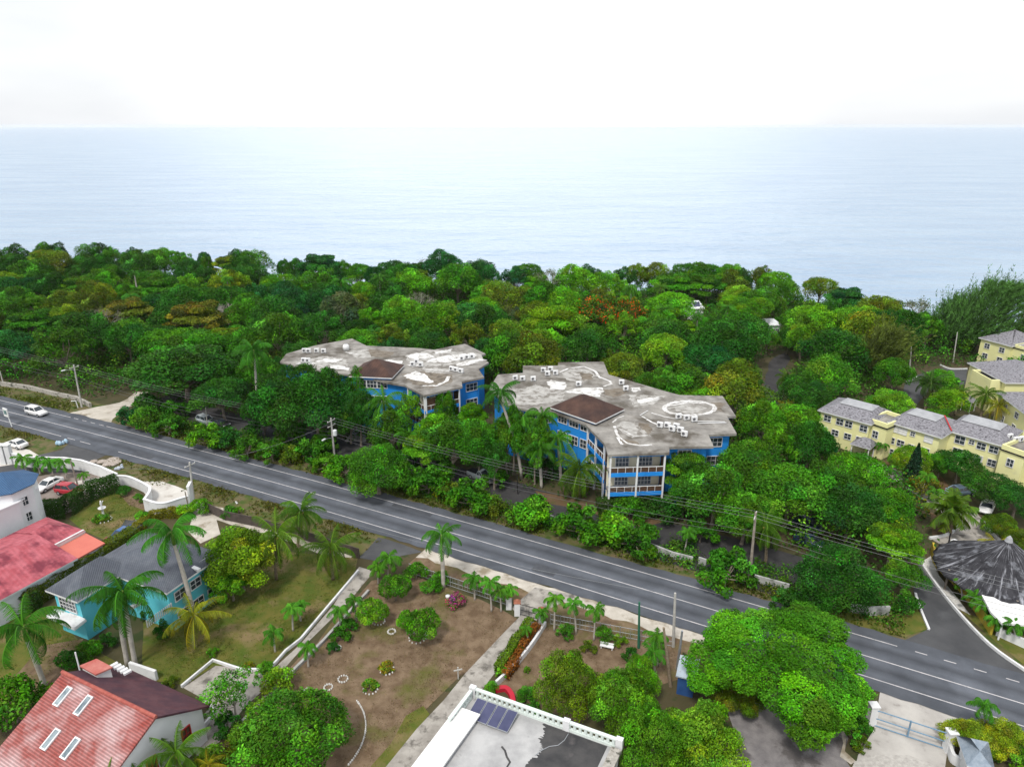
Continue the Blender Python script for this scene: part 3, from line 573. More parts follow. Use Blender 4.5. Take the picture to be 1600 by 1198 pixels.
tk=thing('water_tank','squat white water tank standing alone on the far blue roof','water tank',G(541,547,9.71)); b=MB(); b.lathe([(.65,0),(.68,.9),(.5,1.2),(.12,1.35)],tk.location,14); b.build('tank',M_white,tk,True); b=MB(); b.lathe([(.16,1.3),(.16,1.42),(.05,1.45)],tk.location,10); b.build('lid',M_metal,tk)

M_tar=mat('tar_patch',(.056,.061,.072),(.078,.084,.097),1.2,.8,.2,10)
for px,py,l0,l1,ln,mm in ((250,700,-3.0,-1.6,5,M_tar),(640,800,2.2,3.1,7,M_tar),(860,880,-2.9,-1.2,3.2,M_tar),(340,745,-4.9,-4.1,9,M_tar)):
    s=s_of(px,py); strip('road_patch',s-ln/2,s+ln/2,l0,l1,mm,.0735,step=.5,parent=main_road,kind=None,jit=.08)
# ---------------------------------------------------------------- pale yellow apartment blocks on the right
def yellow_wing(name,label,p0,p1,dep,E,rh,il,ir,cap,ts,zs,extra=(),walls=M_yellow,roofm=M_shingle,ww=1.25,wh=1.2):
    P=rect_from(xy(p0,E),xy(p1,E),dep); root=thing(name,label,'apartment building',cxy(P)); BLOCK.append((P,1.0))
    I=inset(P,.45); wallpoly(root,I,0,E-.1,walls)
    hip_roof(root,P,E,rh,il,ir,roofm,cap=cap)
    windows(root,I[0],I[1],zs,ts,ww,wh)
    for x,y in P: KEEP.append((x,y,E,.8))
    for k in range(1,6): q=Vector(P[0]).lerp(Vector(P[1]),k/6); KEEP.append((q.x,q.y,E,.7)); KEEP.append((q.x,q.y,E*.6,.6)); KEEP.append((q.x,q.y,E*.35,.6))
    return root,P,I
def tower(root,p0,p1,dep,E,top,roofcolor=M_conc):
    P=rect_from(xy(p0,E),xy(p1,E),dep); wallpoly(root,P,0,E,M_yellow,'stair_tower')
    f=MB(); f.prism(inset(ccw(P),-.18),E-.02,E+.14); f.build('tower_ledge',M_dark,root)
    I=ccw(P); J=inset(I,.3); b=MB()
    for i in range(4):
        a,c,d,e=I[i],I[(i+1)%4],J[(i+1)%4],J[i]; b.prism([a,c,d,e],E+.14,top)
    b.build('parapet',M_yellow,root)
    g=MB(); g.prism(J,E+.15,E+.3); g.build('tower_roof',roofcolor,root)
    windows(root,P[0],P[1],(E-1.6,),(.5,),1.0,1.3); return P
yr,P,I=yellow_wing('yellow_apartment_building','long pale yellow apartment block with weathered grey shingle roofs and two stair towers',(1277.5,640),(1362,663.3),9,6.1,2.0,4.2,2.0,.62,(.16,.42,.60,.9),(4.85,))
windows(yr,I[0],I[1],(2.6,),(.12,.36,.62,.86),1.2,1.1)
def add_wing(p0,p1,dep,E,rh,il,ir,cap,rows):
    P=rect_from(xy(p0,E),xy(p1,E),dep); BLOCK.append((P,1.0)); I=inset(P,.45); wallpoly(yr,I,0,E-.1,M_yellow); hip_roof(yr,P,E,rh,il,ir,M_shingle,cap=cap)
    for z,ts,w,h,m in rows: windows(yr,I[0],I[1],(z,),ts,w,h,pane=m)
    for x,y in P: KEEP.append((x,y,E,.8))
    for k in range(1,6): q=Vector(P[0]).lerp(Vector(P[1]),k/6); KEEP.append((q.x,q.y,E,.7)); KEEP.append((q.x,q.y,E*.6,.6)); KEEP.append((q.x,q.y,E*.35,.6))
    return P
M_awn=mat('white_shutter',(.80,.80,.78),(.70,.70,.69),2)
add_wing((1386,658),(1472,684),9.5,6.3,2.1,3.0,4.0,.6,[(5.2,(.10,.28,.80),1.3,1.1,M_awn),(5.3,(.48,),.75,.8,M_glass),(3.0,(.08,.28,.79),1.2,1.15,M_glass),(3.0,(.5,),.8,.8,M_glass),(.95,(.1,.3,.5,.8),1.2,1.1,M_glass)])
add_wing((1474,670.3),(1570,697.2),9.5,6.3,2.1,2.5,3.0,.6,[(5.1,(.27,),1.5,1.4,M_glass),(5.3,(.48,),.8,.8,M_glass),(5.1,(.66,.88),1.3,1.2,M_glass),(2.9,(.27,),1.4,1.4,M_glass),(2.9,(.48,),.8,.7,M_glass),(2.8,(.66,),1.2,1.2,M_awn),(2.8,(.9,),1.2,1.2,M_glass)])
add_wing((1600,706),(1665,727),9.5,6.3,2.1,3.0,3.0,.6,[(5.1,(.3,.7),1.3,1.3,M_glass)])
tower(yr,(1355,660),(1386,670.5),6,5.7,6.6); tower(yr,(1564,702),(1601,715),6,5.9,6.8)
b=MB(); rr_=[G(1476,649,8.0),G(1487,673,6.45)]; b.tube(rr_,.11,6); b.build('red_ridge_flashing',M_red,yr)
r2,_,_=yellow_wing('yellow_apartment_building','farthest pale yellow block with a grey roof, at the right edge below the windblown tree',(1529,527),(1581,541),12,6.2,2.4,4.5,4,None,(.25,.75),(4.6,2.2))
tower(r2,(1583,543),(1620,553),5,5.6,6.4)
r3,P3,I3=yellow_wing('yellow_apartment_building','pale yellow block with a recessed balcony in its grey roof, middle of the right edge',(1511,566),(1571,598),13,6.6,2.3,5,4,None,(.15,),(4.9,))
b=MB(); q=Vector(P3[0]).lerp(Vector(P3[1]),.62); d_=(Vector(P3[1])-Vector(P3[0])).normalized(); a_=math.atan2(d_.y,d_.x); n_=Vector((-d_.y,d_.x))
b.box((q.x-n_.x*.6,q.y-n_.y*.6,2.9),(6.5,2.2,5.8),a_); b.build('balcony_tower',M_yellow,r3)
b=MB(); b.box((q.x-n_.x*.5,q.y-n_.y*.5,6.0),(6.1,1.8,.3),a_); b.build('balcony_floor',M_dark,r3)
b=MB()
for k in (-1,1): b.box((q.x-n_.x*.6+d_.x*k*3.1,q.y-n_.y*.6+d_.y*k*3.1,6.2),(.3,2.2,.8),a_)
b.box((q.x-n_.x*1.6,q.y-n_.y*1.6,6.2),(6.1,.25,.8),a_); b.build('parapet',M_yellow,r3)
yellow_wing('yellow_apartment_building','pale yellow block with a bare grey hip roof behind a yellowish palm',(1556,612),(1604,648),13,6.0,2.3,5,4,None,(.3,.7),(4.4,2.0))
# porch at the long yellow block
r=thing('entrance_porch','small shingled porch on posts against the long yellow block','porch',G(1345,702)); 
P=rect_from(xy((1328,693),2.6),xy((1360,702),2.6),3.5); hip_roof(r,P,2.6,1.2,1.6,.6,M_shingle,eave=.12)
for p in inset(ccw(P),.3): b=MB(); b.tube([(p[0],p[1],0),(p[0],p[1],2.5)],.1,8); b.build('post',M_white,r)
r=thing('garden_shelter','tiny grey roofed shelter between palms beside the middle yellow block','shelter',G(1511,634)); P=rect_from(xy((1502,624),2.3),xy((1519,629),2.3),2.2); hip_roof(r,P,2.3,.9,1.1,1.1,M_shingle,eave=.1)
for p in inset(ccw(P),.2): b=MB(); b.tube([(p[0],p[1],0),(p[0],p[1],2.2)],.09,8); b.build('post',M_white,r)
# ---------------------------------------------------------------- thatched round pavilion, canopy and wall at the right
M_thatch=mat('dark_thatch',(.018,.018,.022),(.05,.05,.058),1.2,.95,.9,5,c3=(.22,.23,.26),s3=.7,t3=(.56,.70),stretch=(1,1,.6))
r=thing('thatched_pavilion','big round pavilion with a dark conical thatch roof streaked with white','pavilion',(*G(1563,893,2.6)[:2],0)); c=r.location; b=MB(); prof=[]
Rr=7.2
rings=[]
for k in range(15):
    t=k/14; rad=Rr*(1-t)+.05; z=2.5+4.6*t**1.12
    rings.append([(c.x+(rad+.12*math.sin(i*2.4)+.05*math.sin(i*7+k))*math.cos(2*math.pi*i/56),c.y+(rad+.12*math.sin(i*2.4))*math.sin(2*math.pi*i/56),z+.09*math.sin(i*1.7+k*.3)*(1-t)) for i in range(56)])
b.loft(rings); b.build('thatch_roof',M_thatch,r,True)
t=M_thatch.node_tree; n=t.nodes; l=t.links; bs=n['Principled BSDF']; src=bs.inputs['Base Color'].links[0].from_socket   # bleached streaks run down the slope from the peak
g=n.new('ShaderNodeNewGeometry'); sb=n.new('ShaderNodeVectorMath'); sb.operation='SUBTRACT'; sb.inputs[1].default_value=(c.x,c.y,0); l.new(g.outputs['Position'],sb.inputs[0]); sx=n.new('ShaderNodeSeparateXYZ'); l.new(sb.outputs[0],sx.inputs[0])
an=n.new('ShaderNodeMath'); an.operation='ARCTAN2'; l.new(sx.outputs['Y'],an.inputs[0]); l.new(sx.outputs['X'],an.inputs[1]); a8=n.new('ShaderNodeMath'); a8.operation='MULTIPLY'; a8.inputs[1].default_value=9; l.new(an.outputs[0],a8.inputs[0]); z4=n.new('ShaderNodeMath'); z4.operation='MULTIPLY'; z4.inputs[1].default_value=.42; l.new(sx.outputs['Z'],z4.inputs[0])
cb_=n.new('ShaderNodeCombineXYZ'); l.new(a8.outputs[0],cb_.inputs[0]); l.new(z4.outputs[0],cb_.inputs[1]); nz=n.new('ShaderNodeTexNoise'); nz.inputs['Scale'].default_value=1.3; nz.inputs['Detail'].default_value=9; nz.inputs['Roughness'].default_value=.7; l.new(cb_.outputs[0],nz.inputs[0])
mr=n.new('ShaderNodeMapRange'); mr.inputs[1].default_value=.53; mr.inputs[2].default_value=.68; l.new(nz.outputs[0],mr.inputs[0]); x=n.new('ShaderNodeMixRGB'); x.inputs[2].default_value=(.34,.35,.39,1); l.new(mr.outputs[0],x.inputs[0]); l.new(src,x.inputs[1]); l.new(x.outputs[0],bs.inputs['Base Color'])
b=MB(); b.lathe([(.45,0),(.3,.5),(.05,.8)],(c.x,c.y,6.9),10); b.build('roof_cap',M_shingle_lt,r)
for i in range(10): a=i*.628; b=MB(); b.tube([(c.x+6.3*math.cos(a),c.y+6.3*math.sin(a),0),(c.x+6.3*math.cos(a),c.y+6.3*math.sin(a),2.9)],.13,8); b.build('post',M_wood,r)
BLOCK.append(([(c.x+7*math.cos(a),c.y+7*math.sin(a)) for a in np.linspace(0,6,12)],.5)); KEEP+= [(c.x+k*3,c.y-5,3,.7) for k in (-2,-1,0,1)]
M_membrane=mat('white_membrane',(.80,.80,.79),(.72,.72,.71),.7,.7)
r=thing('white_canopy','flat white canopy roof beside the thatched pavilion','canopy',G(1590,960,2.8)); r.location.z=0
P=[xy(p,2.7) for p in ((1532,925),(1570,931),(1640,942),(1640,980),(1565,972),(1548,955))]; b=MB(); b.prism(P,2.45,2.7); b.build('roof',M_membrane,r)
for p in inset(ccw(P),.5): b=MB(); b.tube([(p[0],p[1],0),(p[0],p[1],2.45)],.1,8); b.build('post',M_white,r)
def wall_run(name,label,cat,pts,h,m,t=.2,cap=None,group=None,taper=0,capname='coping'):
    W=[G(*p) if not isinstance(p,Vector) else p for p in pts]; r=thing(name,label,cat,W[len(W)//2],group=group); b=MB()
    L_=[];R_=[]
    for i,p in enumerate(W):
        d=(W[min(i+1,len(W)-1)]-W[max(i-1,0)]).normalized(); nn=Vector((-d.y,d.x,0))*t/2; L_.append(p+nn); R_.append(p-nn)
    b.loft([[(*L_[i][:2],0),(*R_[i][:2],0),(*R_[i][:2],h),(*L_[i][:2],h)] for i in range(len(W))]); b.build('wall',m,r)
    if cap:
        b=MB(); L_=[];R_=[]
        for i,p in enumerate(W):
            d=(W[min(i+1,len(W)-1)]-W[max(i-1,0)]).normalized(); nn=Vector((-d.y,d.x,0))*(t/2+.06); L_.append(p+nn); R_.append(p-nn)
        b.loft([[(*L_[i][:2],h+.002),(*R_[i][:2],h+.002),(*R_[i][:2],h+.09),(*L_[i][:2],h+.09)] for i in range(len(W))]); b.build(capname,cap,r)
    return r
def curve(pts,k=4):
    out=[]; P=[Vector((*p,0)) for p in pts]
    for i in range(len(P)-1):
        a,b_,c,d=P[max(i-1,0)],P[i],P[i+1],P[min(i+2,len(P)-1)]
        for j in range(k):
            t=j/k; q=.5*((2*b_)+(c-a)*t+(2*a-5*b_+4*c-d)*t*t+(3*b_-a-3*c+d)*t**3); out.append((q.x,q.y))
    out.append(pts[-1]); return out
M_ywall=mat('mustard_wall_paint',(.52,.38,.03),(.42,.33,.05),.6,.8,c3=(.25,.22,.08),s3=.8,t3=(.58,.72))
wall_run('garden_wall','mustard yellow garden wall beside the stone bed and small palms','wall',curve([(1455,862),(1462,885),(1490,912),(1520,950),(1548,992)]),1.5,M_ywall,.25)
wall_run('garden_wall','low white wall below the flat white canopy at the right edge','wall',[(1556,992),(1600,1012),(1650,1030)],1.1,M_white,.25)
wall_run('kerb','tall white painted kerb sweeping along the side road entrance','kerb',curve([(1447,902),(1440,888),(1437,874),(1446,892),(1490,950),(1545,1008),(1600,1048),(1640,1075)][2:]),.35,M_white,.25)
wall_run('kerb','short white kerb edging the grass island of the side road','kerb',curve([(1430,928),(1437,950),(1451,984)]),.25,M_white,.25)
wall_run('kerb','curved white kerb round the flower bed inside the yellow complex','kerb',curve([(1452,842),(1475,838),(1491,830),(1496,818)]),.35,M_white,.3)
wall_run('kerb','white kerb along the upper side of the yellow complex drive','kerb',curve([(1360,722),(1385,731),(1430,748),(1451,763),(1489,773)]),.3,M_white,.22)
wall_run('kerb','pale kerb along the lower side of the yellow complex drive','kerb',curve([(1395,748),(1440,779),(1466,797)]),.25,M_white,.2)
wall_run('kerb','white kerb running down the right side of the complex drive to the thatched pavilion','kerb',curve([(1537,815),(1541,825),(1558,842),(1610,886)]),.35,M_white,.25)
wall_run('kerb','curved white kerb at the turning area below the middle yellow block','kerb',curve([(1469,571),(1485,577),(1511,577)]),.3,M_white,.25)
wall_run('kerb','angled white kerb at the tip of the grey drive beside the dark palm','kerb',[(1417,597),(1433,590),(1452,594)],.3,M_white,.25)
wall_run('roadside_wall','weathered low grey white wall between the bushes on the far roadside','wall',[(1015,858),(1050,872),(1082,880)],1.0,mat('weathered_white_wall',(.48,.49,.48),(.34,.35,.34),.8,.9,.2,4,c3=(.16,.17,.15),s3=.7,t3=(.52,.66)),.25)
M_wwall=MATS['weathered_white_wall']
wall_run('roadside_wall','short weathered wall stub left of the wooden pole on the far roadside','wall',[(1091,880),(1103,884)],1.0,M_wwall,.25)
wall_run('roadside_wall','weathered wall piece between the pole and the dark green roadside bush','wall',[(1178,908),(1232,923)],1.0,M_wwall,.25)
wall_run('roadside_wall','white weathered wall end at the grass island by the side road','wall',[(1327,955),(1358,961),(1388,960)],1.2,M_wwall,.25)
wall_run('roadside_wall','low pale wall behind the road bushes under the coconut palm','wall',[(858,812),(886,822)],.9,M_wwall,.25)
M_rub=mat('rubble_stone',(.30,.28,.25),(.44,.42,.38),3,.95,.9,4,c3=(.10,.10,.08),s3=1.2)
wall_run('rubble_wall','long low rubble stone wall at the forest edge left of the dirt track','wall',[(-40,592),(0,602),(45,608),(90,619),(120,625),(142,636)],.9,M_rub,.5)
# ---------------------------------------------------------------- white house with blue roof (left edge)
M_blueroof=striped('blue_metal_roof',(.045,.115,.24),(.06,.14,.28),.45,R(60),amount=.35)
M_wh=mat('white_house_paint',(.80,.81,.83),(.74,.75,.78),.5,.6,c3=(.6,.6,.62),s3=.4,t3=(.62,.75))
z=7.6; B0=G(51,812); r=thing('white_house','white two storey house with a blue ribbed roof at the left edge','house',(B0.x-5,B0.y+2,0))
cx,cy=G(7,755,7.6)[:2]; cc=[(cx+3.7*math.cos(a),cy+3.7*math.sin(a)) for a in np.linspace(0,2*math.pi,9)[:-1]]
wallpoly(r,cc,0,z-.1,M_wh,'round_tower'); b=MB(); b.loft([[(cx+4.1*math.cos(a),cy+4.1*math.sin(a),z-.12) for a in np.linspace(0,2*math.pi,9)[:-1]],[(cx+4.15*math.cos(a),cy+4.15*math.sin(a),z) for a in np.linspace(0,2*math.pi,9)[:-1]],[(cx+.1*math.cos(a),cy+.1*math.sin(a),z+1.7) for a in np.linspace(0,2*math.pi,9)[:-1]]]); b.build('roof',M_blueroof,r)
Pm=[(cx-9,cy-5.6),(cx+1.4,cy-5.6),(cx+3.1,cy-2.4),(cx+3.1,cy+1.5),(cx-9,cy+3)]; wallpoly(r,Pm,0,5.9,M_wh,'main_wall'); b=MB(); b.prism(inset(ccw(Pm),-.15),5.9,6.1); b.build('flat_roof',M_wh,r)
BLOCK.append((Pm,.5))
windows(r,(cx-4.5,cy-5.6),(cx+1.4,cy-5.6),(4.0,),(.35,),2.3,2.2,mull=2,rows=1); windows(r,(cx-4.5,cy-5.6),(cx+1.4,cy-5.6),(1.6,),(.55,),1.0,1.0)
windows(r,cc[-1] if False else (cx+3.71*math.cos(-.785),cy+3.71*math.sin(-.785)),(cx+3.71,cy),(5.6,3.2),(.5,),.9,1.3)
windows(r,(cx,cy-3.71),(cx+3.71*math.cos(-.785),cy+3.71*math.sin(-.785)),(3.0,),(.5,),.9,1.2)
# ---------------------------------------------------------------- house with the pinkish red roof
M_redroof=striped('weathered_red_roof',(.37,.07,.09),(.49,.135,.165),1.0,R(57),c3=(.19,.03,.05),amount=.12,sc3=.4,thr=(.49,.63),bump=.2)
M_orange=mat('orange_red_flat_roof',(.55,.15,.115),(.60,.18,.135),.6,.8)
M_whsh=mat('white_wall_paint',(.74,.76,.78),(.66,.69,.72),.6,.7)
E=3.4; q0,q1,q2=xy((51,910),E),xy((104,868),E),xy((131,828),E)
Lf=Vector(xy((51,910),E)); Rt=Vector(xy((121,872),E)); dirx=(Rt-Lf).normalized(); ny=Vector((-dirx.y,dirx.x))
F0=Lf-dirx*9; F1=Lf+dirx*( (Vector(xy((101,864),E))-Lf).dot(dirx) ); dep=(Vector(xy((72,808),E))-Lf).dot(ny)
P=[tuple(F0),tuple(F1),tuple(F1+ny*dep),tuple(F0+ny*dep)]
r=thing('red_roof_house','white bungalow under a broad pinkish red weathered roof with an orange extension','house',cxy(P)); BLOCK.append((P,.3))
wallpoly(r,inset(ccw(P),.4),0,E-.1,M_whsh); hip_roof(r,P,E,1.7,2,.3,M_redroof)
x1=(Vector(xy((131,828),E))-Lf).dot(dirx); y0=(Vector(xy((84,854),E))-Lf).dot(ny); P2=[tuple(F1+ny*y0),tuple(Lf+dirx*x1+ny*y0),tuple(Lf+dirx*x1+ny*dep),tuple(F1+ny*dep)]; wallpoly(r,inset(ccw(P2),.4),0,E-.1,M_whsh,'rear_wall'); hip_roof(r,P2,E+.02,1.15,.05,2.2,M_redroof,name='rear_roof')
X=[tuple(Vector(xy(p,3.0))) for p in ((131,831),(164,848),(119,873.5),(84,855))]; wallpoly(r,inset(ccw(X),.25),0,2.8,M_whsh,'extension_wall'); b=MB(); b.prism(X,2.8,3.0); b.build('extension_roof',M_orange,r)
EX=ccw(X); b=MB(); b.wall(xy((84,853),3.4),xy((131,828.5),3.4),.25,3.0,3.55); b.wall(xy((84,855.5),3.3),xy((104,866.5),3.3),.3,3.0,3.3); b.build('parapet',M_white,r)
fx=sorted(inset(EX,.25),key=lambda p:p[1])[:2]; fx.sort(); windows(r,fx[0],fx[1],(1.7,),(.3,.75),1.4,1.0)
b=MB(); b.prism([xy(p,2.5) for p in ((0,908),(24,897),(51,911),(36,921),(0,916),(-30,925),(-30,915))],2.35,2.5); b.build('lean_to_roof',M_membrane,r)
for p in ((34,919),(4,914)): b=MB(); q=xy(p,2.4); b.tube([(q[0],q[1],0),(q[0],q[1],2.35)],.08,6); b.build('post',M_white,r)
# ---------------------------------------------------------------- turquoise house with slate-blue hip roof
M_slate=striped('blue_grey_shingle_roof',(.105,.12,.15),(.15,.165,.195),.35,R(35),c3=(.085,.095,.12),amount=.22,sc3=.3)
E=5.6; A=Vector(xy((70,922),E)); D=Vector(xy((214,838),E)); Fr=Vector(xy((116,943),E)); dx=(D-A).normalized(); nx=Vector((dx.y,-dx.x))
Ln=(D-A).length+1.5; dA=(Fr-A).dot(nx)
Fm=Vector(xy((215,958),E)); dB=(Fm-A).dot(nx)
r=thing('turquoise_house','two storey turquoise house with a slate blue hip roof and a white balcony slab','house',(*(A+dx*Ln*.5+nx*dB*.5),0))
x0=(Fr-A).dot(dx)
main=[tuple(A+dx*.2+nx*dA*.0+nx*dB*0),tuple(A+dx*Ln),tuple(A+dx*Ln+nx*dB),tuple(A+dx*.2+nx*dB)]
fr0=A+nx*dB+dx*max(x0+4.0,5); mp_=[tuple(fr0),tuple(A+dx*Ln+nx*dB),tuple(A+dx*Ln),tuple(A+dx*(max(x0+4.0,5)))]
wing=[tuple(A+nx*dA),tuple(A+nx*dA+dx*(x0+7.5)),tuple(A+dx*(x0+7.5)),tuple(A)]
for Q_,rh,nm in ((mp_,2.1,'wall'),(wing,1.9,'wing_wall')):
    wallpoly(r,inset(ccw(Q_),.55),0,E-.1,M_turq,nm); BLOCK.append((Q_,.5))
hip_roof(r,mp_,E,2.2,4.5,4.0,M_slate); hip_roof(r,wing,E+.03,1.9,3.2,2.0,M_slate,name='wing_roof')
iw=inset(ccw(wing),.55); iwf=[min(iw,key=lambda p:(Vector(p)-(A+nx*dA)).length),min(iw,key=lambda p:(Vector(p)-A).length)]
def out_windows(root,p,q,*a,**k):
    d=Vector((q[0]-p[0],q[1]-p[1])); nn=Vector((d.y,-d.x)); c=Vector(((p[0]+q[0])/2,(p[1]+q[1])/2)); s=1 if nn.dot(c-Vector(root.location[:2]))>0 else -1
    windows(root,p,q,*a,side=s,**k)
out_windows(r,iwf[0],iwf[1],(4.1,),(.5,),2.6,1.5,mull=5,rows=3)
sl=[Vector(xy(p,2.9)) for p in ((72,962),(93,948),(135,968),(116,983))]; b=MB(); b.prism([tuple(p) for p in sl],2.7,2.9); b.build('balcony_slab',M_white,r)
b=MB(); pr=inset(ccw([tuple(p) for p in sl]),.1)
for i in range(4): b.wall(pr[i],pr[(i+1)%4],.12,2.9,3.05)
b.build('balcony_edge',M_white,r)
ip=inset(ccw(mp_),.55); f0=min(ip,key=lambda p:(Vector(p)-fr0).length); f1=min(ip,key=lambda p:(Vector(p)-(A+dx*Ln+nx*dB)).length)
out_windows(r,f0,f1,(4.0,1.4),(.2,.5,.8),1.5,1.2)
b=MB(); d3=Vector((*nx,0)); 
for i in range(14):
    q=Vector((*f0,0)).lerp(Vector((*(Vector(f0)+dx*-3.5),0)),i/14)+d3*.2; b.box((q.x,q.y,3.4),(.1,.1,.9))
b.build('white_balustrade',M_white,r)
for k,(u,v) in enumerate((((305,880),(324,868)),((299,884),(311,889)),((203,948),(224,937)))):
    b=MB(); b.wall(xy(u,E+.3),xy(v,E+.3),.45,E+.02,E+.32); b.build('white_gutter_box',M_white,r)
# ---------------------------------------------------------------- red tiled house (bottom left corner)
M_redtile=striped('red_ribbed_tile',(.34,.075,.062),(.46,.19,.18),.42,R(62),c3=(.62,.43,.43),amount=.45,sc3=.2,thr=(.46,.62))
M_darktile=striped('dark_maroon_tile',(.12,.04,.055),(.17,.075,.09),.4,R(-28),c3=(.09,.04,.06),amount=.4,sc3=.6)
ZR=7.2; ra=G(98,1050,ZR); rb=G(243,1120,ZR); rd=(rb-ra).normalized(); rn=Vector((-rd.y,rd.x,0))  # rn points away from camera
Bc=G(317,1097,3.9); back=(Bc-rb).dot(rn); zb=3.9
r=thing('tiled_house','white house with a steep pink red tiled slope, dark maroon back slope and four skylights','house',(*((ra+rb)/2-rn*4)[:2],0))
def ridge(t,l,zz): p=ra.lerp(rb,t)+rn*l; p.z=zz; return p
fl=-11.5; zf=1.9
slope=(ZR-zf)/abs(fl)
b=MB(); b.face([ridge(0,0,ZR),ridge(1,0,ZR),ridge(1,-4.6,ZR-slope*4.6),ridge(.86,-4.6,ZR-slope*4.6),ridge(.86,fl,zf),ridge(-.0,fl,zf)]); o=b.build('front_roof',M_redtile,r)
sm=o.modifiers.new('t','SOLIDIFY'); sm.thickness=.18
b=MB(); b.face([ridge(0,0,ZR),ridge(1,0,ZR),ridge(1,back,zb),ridge(0,back,zb)]); o=b.build('back_roof',M_darktile,r); sm=o.modifiers.new('t','SOLIDIFY'); sm.thickness=.18
b=MB(); b.tube([ridge(-.005,0,ZR+.05),ridge(1.005,0,ZR+.05)],.17,8); b.build('ridge_tiles',mat('faded_ridge_tile',(.42,.13,.10),(.30,.07,.06),2,.9),r)
b=MB(); gi=.96
pr_=[(ridge(gi,back-.5,0)),(ridge(gi,back-.5,zb-.1)),(ridge(gi,0,ZR-.3)),(ridge(gi,-4.3,ZR-slope*4.3-.3)),(ridge(gi,-4.3,0))]
pl_=[ridge(.02,p_.__sub__(ra).dot(rn),p_.z) for p_ in pr_]
b.loft([pl_,pr_]); b.build('wall',M_wh,r)
b=MB(); q=[ridge(.03,-4.3,0),ridge(.82,-4.3,0),ridge(.82,fl+.5,0),ridge(.03,fl+.5,0)]; b.prism([tuple(p)[:2] for p in q],0,zf); b.build('front_wall',M_wh,r)
BLOCK.append(([tuple(ridge(0,back,0))[:2],tuple(ridge(1,back,0))[:2],tuple(ridge(1,fl,0))[:2],tuple(ridge(0,fl,0))[:2]],.3))
out_windows(r,tuple(ridge(gi,back-.5,0))[:2],tuple(ridge(gi,-4.3,0))[:2],(2.6,),(.22,.62),.9,1.5,fm=M_red,pane=M_brown)
for (px,py) in ((99,1088),(131,1102),(80,1155),(111,1169)):
    zz=ZR
    for _ in range(8): p=G(px,py,zz); zz=ZR-slope*max(0,-(p-ra).dot(rn))
    p=G(px,py,zz); v=(-rn-Vector((0,0,slope))).normalized(); nrm=rd.cross(-v).normalized(); nrm=nrm if nrm.z>0 else -nrm
    f=MB(); g=MB()
    cn=[p+rd*(a*.36)+v*(c_*.88) for a,c_ in ((-1,-1),(1,-1),(1,1),(-1,1))]; ci=[p+rd*(a*.24)+v*(c_*.75) for a,c_ in ((-1,-1),(1,-1),(1,1),(-1,1))]
    f.loft([[q+nrm*.02 for q in cn],[q+nrm*.16 for q in cn],[q+nrm*.16 for q in ci],[q+nrm*.04 for q in ci]],cap=False); fo=f.build('skylight',M_white,r); g.face([q+nrm*.1 for q in ci]); g.build('pane',mat('skylight_glass',(.35,.42,.45),(.1,.14,.17),.9,.1,spec=.7) if 'skylight_glass' not in MATS else MATS['skylight_glass'],fo)
dz=6.6; dm=[xy(p,dz) for p in ((124,1040),(151,1029),(176,1042),(149,1054))]; b=MB(); b.prism(inset(ccw(dm),.12),4,dz-.1); b.build('dormer_wall',M_white,r); b=MB(); b.prism(dm,dz-.1,dz+.05); b.build('dormer_roof',mat('faded_red_roof',(.42,.11,.09),(.50,.2,.17),.8,.8),r)
b=MB()
for i in range(5): a_,c_=G(172+i*5.2,1040+i*2.9,6.3-i*.15),G(184+i*5.2,1035+i*2.9,6.2-i*.15); b.wall(a_,c_,.3,6.1-i*.15,6.3-i*.15)
b.build('white_trellis',M_white,r)
b=MB(); b.tube([(*xy((123,1040),6),4.5),(*xy((123,1040),6),7.6)],.07,6); b.build('vent_pipe',M_white,r)
b=MB(); b.prism([xy(p,2.6) for p in ((141,1165),(158,1158),(168,1190),(135,1215),(120,1215))],2.45,2.6); b.build('canopy_roof',mat('blue_grey_sheet',(.30,.36,.42),(.42,.46,.5),.8,.6),r)
for k in range(3): b=MB(); b.wall(xy((138+k*8,1196+k*2),2.75),xy((155+k*6,1180+k*2),2.75),.12,2.6,2.72); b.build('canopy_batten',M_white,r)
wall_run('garden_wall','short white wall behind the dark slope of the tiled house','wall',[(205,1048),(246,1062)],1.2,M_white,.3)
wall_run('kerb','curling white kerb round the corner of the tiled house','kerb',curve([(318,1100),(331,1106),(332,1120),(318,1138),(303,1150)]),.5,M_white,.2)
wall_run('kerb','white edging line between the tiled house garden and the concrete path','kerb',curve([(284,1074),(333,1033),(378,1048),(405,1048),(425,1043),(447,1018),(470,1000),(560,893)],1),.35,M_white,.22)
wall_run('kerb','grey edging along the lower side of the concrete path','kerb',[(576,925),(506,1003),(398,1110),(370,1140)],.4,mat('grey_kerb',(.42,.42,.41),(.3,.3,.29),.9,.9),.3)
